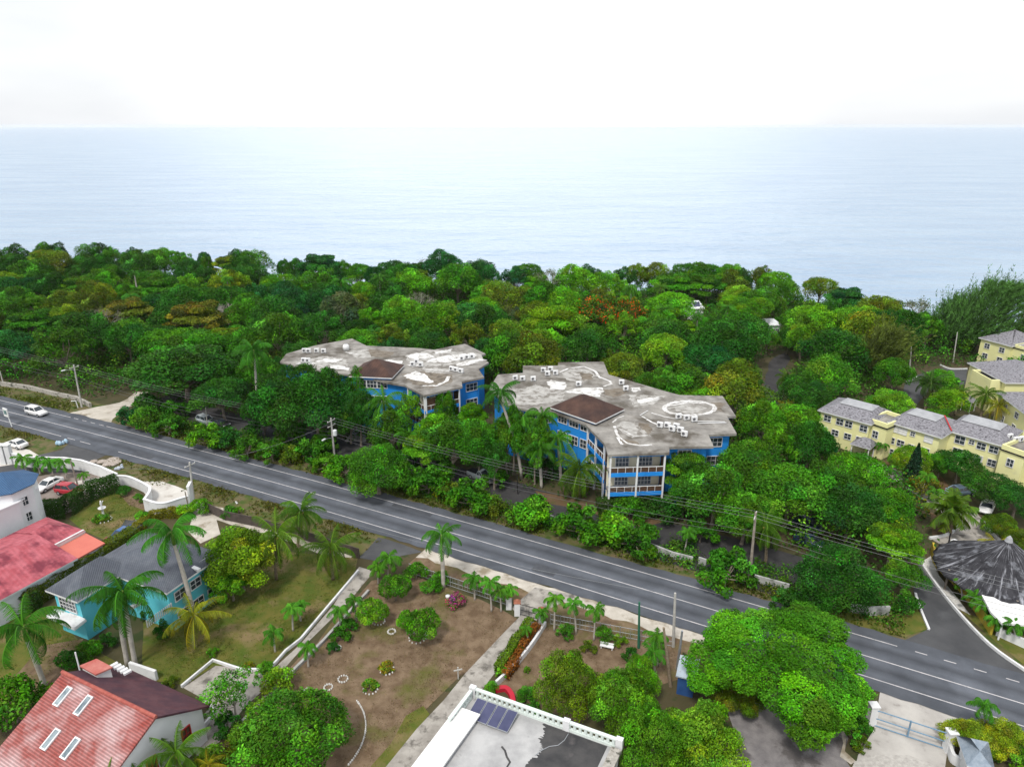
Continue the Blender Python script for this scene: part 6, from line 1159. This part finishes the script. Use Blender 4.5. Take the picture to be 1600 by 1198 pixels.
# ---- grass and weeds on the verges
def tufts(n,fn,size,col,label):
    P=[];T=[]
    for _ in range(n):
        q=fn(); 
        if q is not None: P.append((q.x,q.y,.05+random.random()*size*.6))
    P=np.array(P); k=4; Q=np.repeat(P,k,axis=0)+rng.normal(0,.16,(len(P)*k,3))*np.array([1,1,.4]); Nn=unit(rng.normal(size=Q.shape)*np.array([1,1,.5]))
    o=bpy.data.objects.new('grass',leaves('grass',Q,Nn,size,tints(len(Q),1,.4),asp=.4)); COL.objects.link(o); o.color=(*col,1); tag(o,label,'grass',kind='stuff')
SGAP=[(s_of(112,644)-1,s_of(182,668)+1)]
def fv():
    s=random.uniform(S0,S1); la=5.0+abs(random.gauss(0,2.2))
    if any(a<s<b_ for a,b_ in SGAP) or s>s_of(1410,1005): return None
    if la>11 or (math.sin(s*.35)+math.sin(s*.13+1)+random.gauss(0,.6)<-.2): return None
    return road(s,la)
tufts(9000,fv,.36,(.085,.12,.014),'weedy grass along the far verge of the road')
def nv():
    s=random.uniform(S0,s_of(590,850)); la=-5.2-abs(random.gauss(0,1.8))
    if s_of(85,680)<s<s_of(195,712) or la<-9.6 or math.sin(s*.5)+random.gauss(0,.7)<-.1: return None
    return road(s,la)
tufts(5200,nv,.32,(.10,.11,.018),'dry weeds along the near verge of the road')

def inpx(polys,n):
    Wp=[[tuple(G(*p))[:2] for p in q] for q in polys]; bx=[(min(p[0] for p in w),max(p[0] for p in w),min(p[1] for p in w),max(p[1] for p in w)) for w in Wp]
    def f():
        w,b_=random.choices(list(zip(Wp,bx)),[(q[1]-q[0])*(q[3]-q[2]) for q in bx])[0]; x,y=random.uniform(b_[0],b_[1]),random.uniform(b_[2],b_[3])
        if not inpoly(x,y,w) or math.sin(x*.5+1.3*math.sin(y*.4))+random.gauss(0,.7)<-.3: return None
        return Vector((x,y,0))
    return f
tufts(15000,inpx([[(345,852),(558,874),(552,892),(468,1000),(425,1040),(335,1036),(300,1066),(225,1058),(240,975),(325,890)],[(108,812),(130,787),(182,770),(228,782),(222,800),(165,840)],[(-60,935),(70,962),(130,1005),(100,1040),(-60,1140)]],0),.13,(.085,.125,.010),'tufted grass of the lawns on the near side')
tufts(9000,inpx([[(590,908),(640,902),(720,930),(805,970),(780,1000),(715,1060),(640,1135),(590,1200),(420,1200),(440,1065),(520,980)],[(855,980),(935,980),(1055,1012),(1050,1050),(900,1100),(830,1095),(790,1060)]],0),.11,(.16,.125,.06),'dry straw tufts on the brown garden lawns')
# ---------------------------------------------------------------- vehicles
CARP={}
def paint(name,c): 
    m=mat(name,c,tuple(x*.9 for x in c),.6,.28,spec=.5); m.node_tree.nodes['Principled BSDF'].inputs['Coat Weight'].default_value=.5; return m
def car(name,label,px,fx,kind,body,cat='car'):
    p=G(*px); q=G(*fx); d=(q-p); rz=math.atan2(d.y,d.x); r=thing(name,label,cat,(p.x,p.y,.05 if name!='wagon' else .075),rz,local=True)
    tall={'sedan':1.43,'suv':1.68,'wagon':1.72,'pickup':1.72}[kind]; belt={'sedan':.95,'suv':1.08,'wagon':1.08,'pickup':1.08}[kind]; L_={'sedan':2.3,'suv':2.2,'wagon':2.45,'pickup':2.6}[kind]
    def ring(x,hw,z0,z1): return [(x,-hw*.9,z0),(x,hw*.9,z0),(x,hw,z0+.12),(x,hw,z1-.14),(x,hw*.88,z1),(x,-hw*.88,z1),(x,-hw,z1-.14),(x,-hw,z0+.12)]
    hood=belt-.06
    st=[(-L_,.68,.45,belt-.12),(-L_*.95,.84,.3,belt-.01),(-L_*.6,.88,.25,belt),(0,.9,.24,belt),(L_*.38,.89,.25,belt-.01),(L_*.5,.88,.25,hood),(L_*.86,.84,.28,hood-.12),(L_*.97,.76,.34,hood-.22),(L_,.62,.42,hood-.34)]
    b=MB(); b.loft([ring(*s) for s in st]); b.build('body',body,r,True)
    back={'sedan':-L_*.74,'suv':-L_*.93,'wagon':-L_*.95,'pickup':-L_*.12}[kind]; rb={'sedan':-L_*.42,'suv':-L_*.78,'wagon':-L_*.85,'pickup':-L_*.06}[kind]
    fb,ft=L_*.44,L_*.14; hb,ht=.80,.64
    base=[(back,-hb,belt-.03),(fb,-hb,belt-.03),(fb,hb,belt-.03),(back,hb,belt-.03)]; top=[(rb,-ht,tall-.06),(ft,-ht,tall-.06),(ft,ht,tall-.06),(rb,ht,tall-.06)]
    g=MB(); g.loft([base,top]); g.build('windows',M_glass,r)
    t=MB(); t.loft([[(x+(-.04 if x<0 else .04),y*1.04,z-.02) for x,y,z in top],[(x,y*.98,z+.05) for x,y,z in top],[(x*.8,y*.8,z+.08) for x,y,z in top]]); t.build('roof',body,r,True)
    s=MB()
    for i in range(4): s.tube([base[i],top[i]],.055,5)
    for y in (-1,1): s.tube([((back+fb)/2-.1,y*hb,belt-.03),((rb+ft)/2-.05,y*ht,tall-.05)],.05,5)
    s.build('pillars',body,r)
    if kind=='pickup':
        b=MB(); b.box((-L_*.55,0,belt+.02),(L_*.78,1.4,.04)); b.build('load_bed',M_dark,r)
    for x in (-L_*.60,L_*.62):
        for y in (-1,1):
            w_=MB(); w_.tube([(x,y*.72,.33),(x,y*.90,.33)],.33,14); wo=w_.build('wheel',M_tyre,r); k=MB(); k.tube([(x,y*.895,.33),(x,y*.915,.33)],.2,10); k.build('rim',M_metal,wo)
    for y in (-1,1):
        h=MB(); h.box((L_*.955,y*.60,hood-.30),(.16,.34,.14)); h.build('headlight',M_lampgl,r); h=MB(); h.box((-L_*.965,y*.66,belt-.22),(.12,.26,.18)); h.build('tail_light',M_red,r)
    h=MB(); h.box((L_*.975,0,.45),(.1,.8,.12)); h.build('grille',M_black,r)
    return r
PW=paint('white_car_paint',(.80,.80,.80)); PR=paint('red_car_paint',(.42,.012,.03)); PB=paint('blue_car_paint',(.01,.09,.30)); PS=paint('silver_car_paint',(.42,.47,.50)); PD=paint('dark_blue_car_paint',(.015,.035,.09)); PK=paint('black_car_paint',(.02,.02,.024)); PT=paint('pale_blue_car_paint',(.30,.42,.55))
car('wagon','white estate car driving on the far lane of the main road',(58,648),(75,652),'wagon',PW)
car('parked_car','white saloon parked on the white gravel patch by the road at the left edge',(27,698),(12,694),'sedan',PW)
car('parked_car','white saloon parked nose out beside the red car behind the small palms',(77,762),(62,770),'sedan',PW)
car('parked_car','red hatchback parked beside the white saloon in the brown car park',(110,771),(126,773),'suv',PR)
car('parked_car','bright blue car in the narrow driveway behind the orange roof',(198,838),(212,829),'sedan',PB)
car('pickup','silver pickup on the dark service road between the bushes',(752,749),(770,756),'pickup',PS,'pickup truck')
car('parked_car','dark car parked behind the bushes at the left end of the service road',(343,665),(360,670),'sedan',PK)
car('parked_car','pale car tucked between bushes left of the dark parked car',(323,662),(338,667),'suv',PS)
car('parked_car','dark blue car under the trees at the right end of the service road, farther one',(1263,826),(1280,834),'suv',PD)
car('parked_car','dark blue car under the trees at the right end of the service road, nearer one',(1266,852),(1284,858),'sedan',PD)
car('parked_car','pale blue car on the complex drive at the edge of the dark trees',(1500,772),(1516,770),'sedan',PT)
car('parked_car','small white car peeping out under the trees right of the complex drive',(1541,797),(1536,808),'sedan',PW)
# ---------------------------------------------------------------- poles and lines
POLETOP={}
def pole(key,label,base,top,m=M_wood,r=.15,arms=1,name='utility_pole',extra=None,cat='utility pole'):
    b0=G(*base); h=hgt(base[0],base[1],top[1]); f=PJ((b0.x,b0.y,h))[2]; tx=(top[0]-800)*f/FPX; t=thing(name,label,cat,b0)
    T=Vector((tx,b0.y,h)); b=MB(); b.tube([b0-Vector((0,0,.1)),b0.lerp(T,.5),T],[r*1.25,r,r*.8],8); b.build('pole',m,t)
    for i in range(arms):
        c=MB(); z=T-Vector((0,0,.5+i*.9)); c.box(z+RN*0,(.12,1.9,.13),math.atan2(RD.y,RD.x)); ao=c.build('crossarm',M_greypole,t)
        for k in (-.85,0,.85): c=MB(); c.lathe([(.05,0),(.06,.06),(.03,.16)],z+RN*k+Vector((0,0,.06)),7); c.build('insulator',M_white,ao)
    if extra=='transformer':
        c=MB(); c.lathe([(.34,0),(.36,.1),(.36,.95),(.2,1.05)],T-Vector((-.5,.2,3.1)),12); c.build('transformer',M_lampgl,t)
    if extra in('transformer','lamp'):
        c=MB(); a=T-Vector((0,0,3.6 if extra!='lamp' else 1.0)); e=a-RN*1.9+Vector((0,0,.5)); c.tube([a,e],.05,6); lo=c.build('lamp_arm',M_metal,t); c=MB(); c.box(e-RN*.3,(.3,.75,.16),math.atan2(RD.y,RD.x)); c.build('lamp_head',M_lampgl,lo)
    POLETOP[key]=T; return t
pole('p1','roadside utility pole with a lamp arm at the mouth of the dirt track',(128,636),(115,570),M_greypole,.16,1,extra='lamp')
pole('p3','roadside pole carrying a pale transformer above the bushes',(523,716),(517,653),M_greypole,.17,2,extra='transformer')
pole('p4','tall wooden pole at the right end of the far roadside wall',(1170,916),(1181,800),M_wood,.17,1)
pole('p5','tall grey pole at the near roadside behind the big spreading tree',(1052,1010),(1055,926),M_greypole,.15,0,name='roadside_pole')
pole('p6','green painted post by the mesh fence of the right garden',(998,1012),(999,940),mat('green_post_paint',(.02,.12,.07),(.03,.15,.09),2),.13,0,name='fence_post',cat='post')
pole('p7','stout metal post beside the shed',(1058,1045),(1066,985),M_metal,.14,0,name='roadside_pole')
pole('p8','dark leaning pole among the palms left of the shed',(1048,1072),(1037,980),M_brownbark,.14,0,name='roadside_pole')
pole('p9','pale roadside pole right of the white gatepost',(303,783),(296,722),M_greypole,.16,1)
pole('p10','slim dark pole leaning left of the white gatepost',(296,798),(289,768),M_wood,.1,0,name='roadside_pole')
pole('p11','dark pole between the red car and the small palm',(122,760),(110,719),M_wood,.12,0)
pole('p12','thin pole rising over the parked dark car by the service road',(324,668),(321,633),M_greypole,.1,0,name='roadside_pole')
pole('p13','pale pole among the trees beside the grey complex drive',(1420,591),(1424,542),M_greypole,.15,0,name='roadside_pole')
pole('p14','pale short pole against the forest near the farthest yellow block',(1489,566),(1496,519),M_greypole,.13,0,name='roadside_pole')
pole('p15','leaning pale pole at the mouth of the dark forest drive',(1222,624),(1227,602),M_greypole,.12,0,name='roadside_pole')
pole('p16','thin dark pole rising left of the twin white gatepost',(9,722),(3,692),M_wood,.12,0,name='roadside_pole')
pole('p17','pale thin pole at the forest edge near the left edge',(6,602),(0,580),M_greypole,.12,0,name='roadside_pole')
pole('p18','dark lamp post at the entrance bed of the yellow complex',(1480,862),(1485,833),M_black,.1,0,name='lamp_post',cat='lamp post')
pole('p19','short lamp post beside the service road below the garden palms',(809,772),(808,741),M_black,.07,0,name='lamp_post',cat='lamp post')
pole('p20','grey mast with a white box behind the farther blue roof',(615,540),(616,511),M_metal,.1,1,name='mast',cat='mast')
def wire(label,a,b_,sag,rad=.014,m=M_wire2):
    n=14; pts=[]
    for i in range(n+1):
        t=i/n; p=a.lerp(b_,t); p.z-=sag*4*t*(1-t); pts.append(p)
    r=thing('power_line',label,'power line',a.lerp(b_,.5),group='power lines along the road'); r.location.z=0; c=MB(); c.tube(pts,rad,4); c.build('cable',m,r)
PL=Vector((POLETOP['p1'].x-62,POLETOP['p1'].y+33,11)); PRr=POLETOP['p4']+Vector((46,-24,-.3))
seq=[(PL,POLETOP['p1'],'left of the dirt track pole'),(POLETOP['p1'],POLETOP['p3'],'between the dirt track pole and the transformer pole'),(POLETOP['p3'],POLETOP['p4'],'between the transformer pole and the tall wooden pole'),(POLETOP['p4'],PRr,'right of the tall wooden pole')]
for a,b_,lb in seq:
    for k,nm in ((-.85,'near top'),(.0,'middle top'),(.85,'far top')): o_=RN*k+Vector((0,0,-.3)); wire(f'thin {nm} power line {lb}',a+o_,b_+o_,1.1)
    for dz,nm in ((-2.6,'upper'),(-3.3,'lower')): o_=Vector((0,0,dz)); wire(f'{nm} slack cable hanging {lb}',a+o_,b_+o_,1.5,.022,M_wire)
wire('cable between the pale gatepost pole and the dark car park pole',POLETOP['p9']-Vector((0,0,.6)),POLETOP['p11']-Vector((0,0,.3)),.8); wire('cable from the pale gatepost pole along the near verge to the right',POLETOP['p9']-Vector((0,0,.7)),POLETOP['p5']-Vector((0,0,.3)),2.2,.018)
wire('service cable crossing the road to the transformer pole',POLETOP['p9']-Vector((0,0,.4)),POLETOP['p3']-Vector((0,0,.9)),1.0,.016)
# ---------------------------------------------------------------- street and garden furniture
r=thing('signboard','white framed roadside sign on a post at the left edge','sign',G(19,667)); b0=G(19,667); b=MB(); b.tube([b0,b0+Vector((-.4,0,3.4))],.09,7); b.build('post',M_white,r); b=MB(); b.box(b0+Vector((-.5,0,3.0)),(1.5,.16,1.7),-.5); fo=b.build('panel',M_white,r); b=MB(); b.box(b0+Vector((-.5-.05,-.09,3.05)),(.9,.06,.8),-.5); b.build('picture',mat('sign_picture',(.03,.10,.14),(.25,.35,.32),2.5),fo)
r=thing('marker_post','small white bent post at the grass beside the dirt track','post',G(122,637)); b0=G(122,637); b=MB(); b.tube([b0,b0+Vector((-.15,0,1.5)),b0+Vector((-1.1,0,1.45))],.09,6); b.build('post',M_white,r)
def lumps(name,label,cat,px,n,sz,m,h=.5):
    c=G(*px); r=thing(name,label,cat,c); b=MB()
    for i in range(n):
        q=c+Vector((random.gauss(0,sz),random.gauss(0,sz),0)); s=random.uniform(.6,1.2)*sz; b.lathe([(s*.5,0),(s*.8,h*.3),(s*.6,h*.75),(s*.15,h)],q,7)
    b.build('heap',m,r,True)
lumps('rubbish_bags','pale blue rubbish bags at the corner of the verge by the side road','rubbish',(97,694),7,.42,mat('blue_bag',(.25,.45,.62),(.5,.6,.68),3,.5),.8)
lumps('rubbish_bags','whitish rubbish on the stony verge above the white wall','rubbish',(187,731),7,.35,mat('pale_bag',(.55,.6,.68),(.35,.4,.48),3,.5),.5)
lumps('rubble_heap','grey brown rubble heap on the near verge beside the apron','rubble',(172,722),26,.9,mat('rubble',(.30,.25,.21),(.45,.40,.36),3,.95,.5,6),.35)
lumps('covered_heap','white tarpaulin covered heap beside the white house','covered heap',(58,800),6,.8,M_membrane,1.5)
lumps('rubbish_bag','single white bag on the dry verge','rubbish',(371,786),2,.18,M_white,.3)
b0=G(162,806); r=thing('fountain','white tiered garden fountain with a figure on the red house lawn','fountain',b0); b=MB(); b.lathe([(.32,0),(.30,.2),(.16,.35),(.14,1.0),(.2,1.1)],b0,12); b.build('pedestal',M_white,r,True); b=MB(); b.lathe([(.12,1.08),(.5,1.3),(.55,1.42),(.48,1.42),(.1,1.25)],b0,18); b.build('basin',M_white,r,True); b=MB(); b.lathe([(.12,1.3),(.16,1.6),(.10,1.85),(.2,2.05),(.12,2.3),(.13,2.45),(.03,2.6)],b0,10); b.tube([b0+Vector((.1,0,2.1)),b0+Vector((.38,0,2.55))],.05,6); b.build('figure',M_white,r,True)
tree('bed',(158,808),13,.45,'green','low round hedge bed at the foot of the garden fountain','bush','bush')
def ring(px,ry,label,a0=0,a1=6.283,n=None):
    ry=ry*.68 if ry<3 else ry
    c=G(*px); r=thing('stone_ring',label,'stone ring',c,group='white stone rings in the gardens'); n=n or max(12,int(ry*11)); b=MB()
    for i in range(n):
        a=a0+(a1-a0)*i/n; s=random.uniform(.08,.125); q=c+Vector((ry*math.cos(a),ry*math.sin(a),0)); b.lathe([(s*.9,-.02),(s,.06),(s*.7,.17),(s*.15,.2)],q,6)
    b.build('stones',M_stone,r,True)
ring((163,812),1.45,'dark edged stone ring round the fountain hedge'); ring((605,1047),1.05,'white stone ring round the farther flower bush of the brown yard'); ring((579,1077),1.05,'white stone ring round the nearer round bush of the brown yard'); ring((612,987),.62,'small empty white stone ring left of the largest clipped tree'); ring((536,1061),.72,'empty white stone ring with a bare twig in the brown yard middle'); ring((513,1074),.62,'empty stone ring left of the ring with the bare twig'); ring((481,1082),.8,'half white stone ring at the back of the big mango tree',.3,3.2)
ring((652,997),1.35,'white stone ring at the foot of the largest clipped tree'); ring((592,971),1.0,'white stone ring at the foot of the left clipped tree'); ring((528,1012),.45,'small heap like white stone ring in the palm row'); ring((460,1150),6.6,'long arc of white stones along the edge of the big mango tree',-.5,.75,34); ring((629,975),.7,'white stone arc behind the largest clipped tree',1.0,4.2)
r=thing('garden_ornament','small white ornament at the ring of the largest clipped tree','ornament',G(667,997)); b=MB(); b.lathe([(.2,0),(.12,.15),(.1,.5),(.2,.75),(.1,.95),(.03,1.0)],G(667,997),9); b.build('figure',M_white,r,True)
r=thing('garden_ornament','white urn in the bougainvillea bush','ornament',G(700,940)); b=MB(); b.lathe([(.18,0),(.1,.2),(.1,.35),(.28,.8),(.3,.9),(.05,.9)],G(700,940),10); b.build('urn',M_white,r,True)
b0=G(716,1060); r=thing('cross_post','pale wooden cross shaped post beside the entrance drive','post',b0); b=MB(); b.box(b0+Vector((0,0,.75)),(.12,.12,1.5)); b.build('post',M_greypole,r); b=MB(); b.box(b0+Vector((0,-.07,1.2)),(.9,.08,.12),.3); b.build('crossbar',M_greypole,r)
b0=G(948,1013); r=thing('garden_bench','low white bench under the bushes of the right garden','bench',b0); b=MB(); b.box(b0+Vector((0,0,.36)),(1.5,.4,.09),-.3); b.build('seat',M_white,r); b=MB(); b.box(b0+Vector((.06,.2,.54)),(1.5,.07,.22),-.3); b.build('backrest',M_white,r)
for k in (-.6,.6): b=MB(); b.box(b0+Vector((k*math.cos(-.3),k*math.sin(-.3),.155)),(.1,.34,.31),-.3); b.build('leg',M_white,r)
b0=G(1489,860); r=thing('gate_pillar','short yellow gate pillar by the lamp post of the yellow complex','pillar',b0); b=MB(); b.box(b0+Vector((0,0,.7)),(.7,.7,1.4),.4); b.build('pillar',M_yellow,r); b=MB(); b.box(b0+Vector((0,0,1.47)),(.85,.85,.14),.4); b.build('cap',M_white,r)
b0=G(1470,818); r=thing('notice_board','small white notice on legs in the complex flower bed','sign',b0); b=MB(); b.box(b0+Vector((0,0,.9)),(1.2,.08,.7),.3); b.build('panel',M_white,r)
for k in (-.45,.45): b=MB(); b.tube([b0+Vector((k,0,0)),b0+Vector((k,0,.6))],.04,6); b.build('leg',M_metal,r)
for i,(px,py) in enumerate(((1577,686),(1586,691),(1594,690))): ac_unit(G(px,py,6.25),.4,['left','middle','right'][i]+' air conditioner of three on the stair tower at the right edge','air conditioners on the stair tower')
# furniture on the balconies
# ---------------------------------------------------------------- sea air
hz=bpy.data.materials.new('haze'); hz.use_nodes=True; n=hz.node_tree.nodes; n.clear(); o_=n.new('ShaderNodeOutputMaterial'); v=n.new('ShaderNodeVolumePrincipled'); v.inputs['Color'].default_value=(1,1,1,1); v.inputs['Density'].default_value=HAZE; v.inputs['Anisotropy'].default_value=.3; hz.node_tree.links.new(v.outputs[0],o_.inputs['Volume'])
b=MB(); b.box((0,12000,24),(130000,30000,70)); tag(b.build('haze',hz),kind='stuff')
for o in bpy.data.objects:
    if 'local' in o: del o['local']
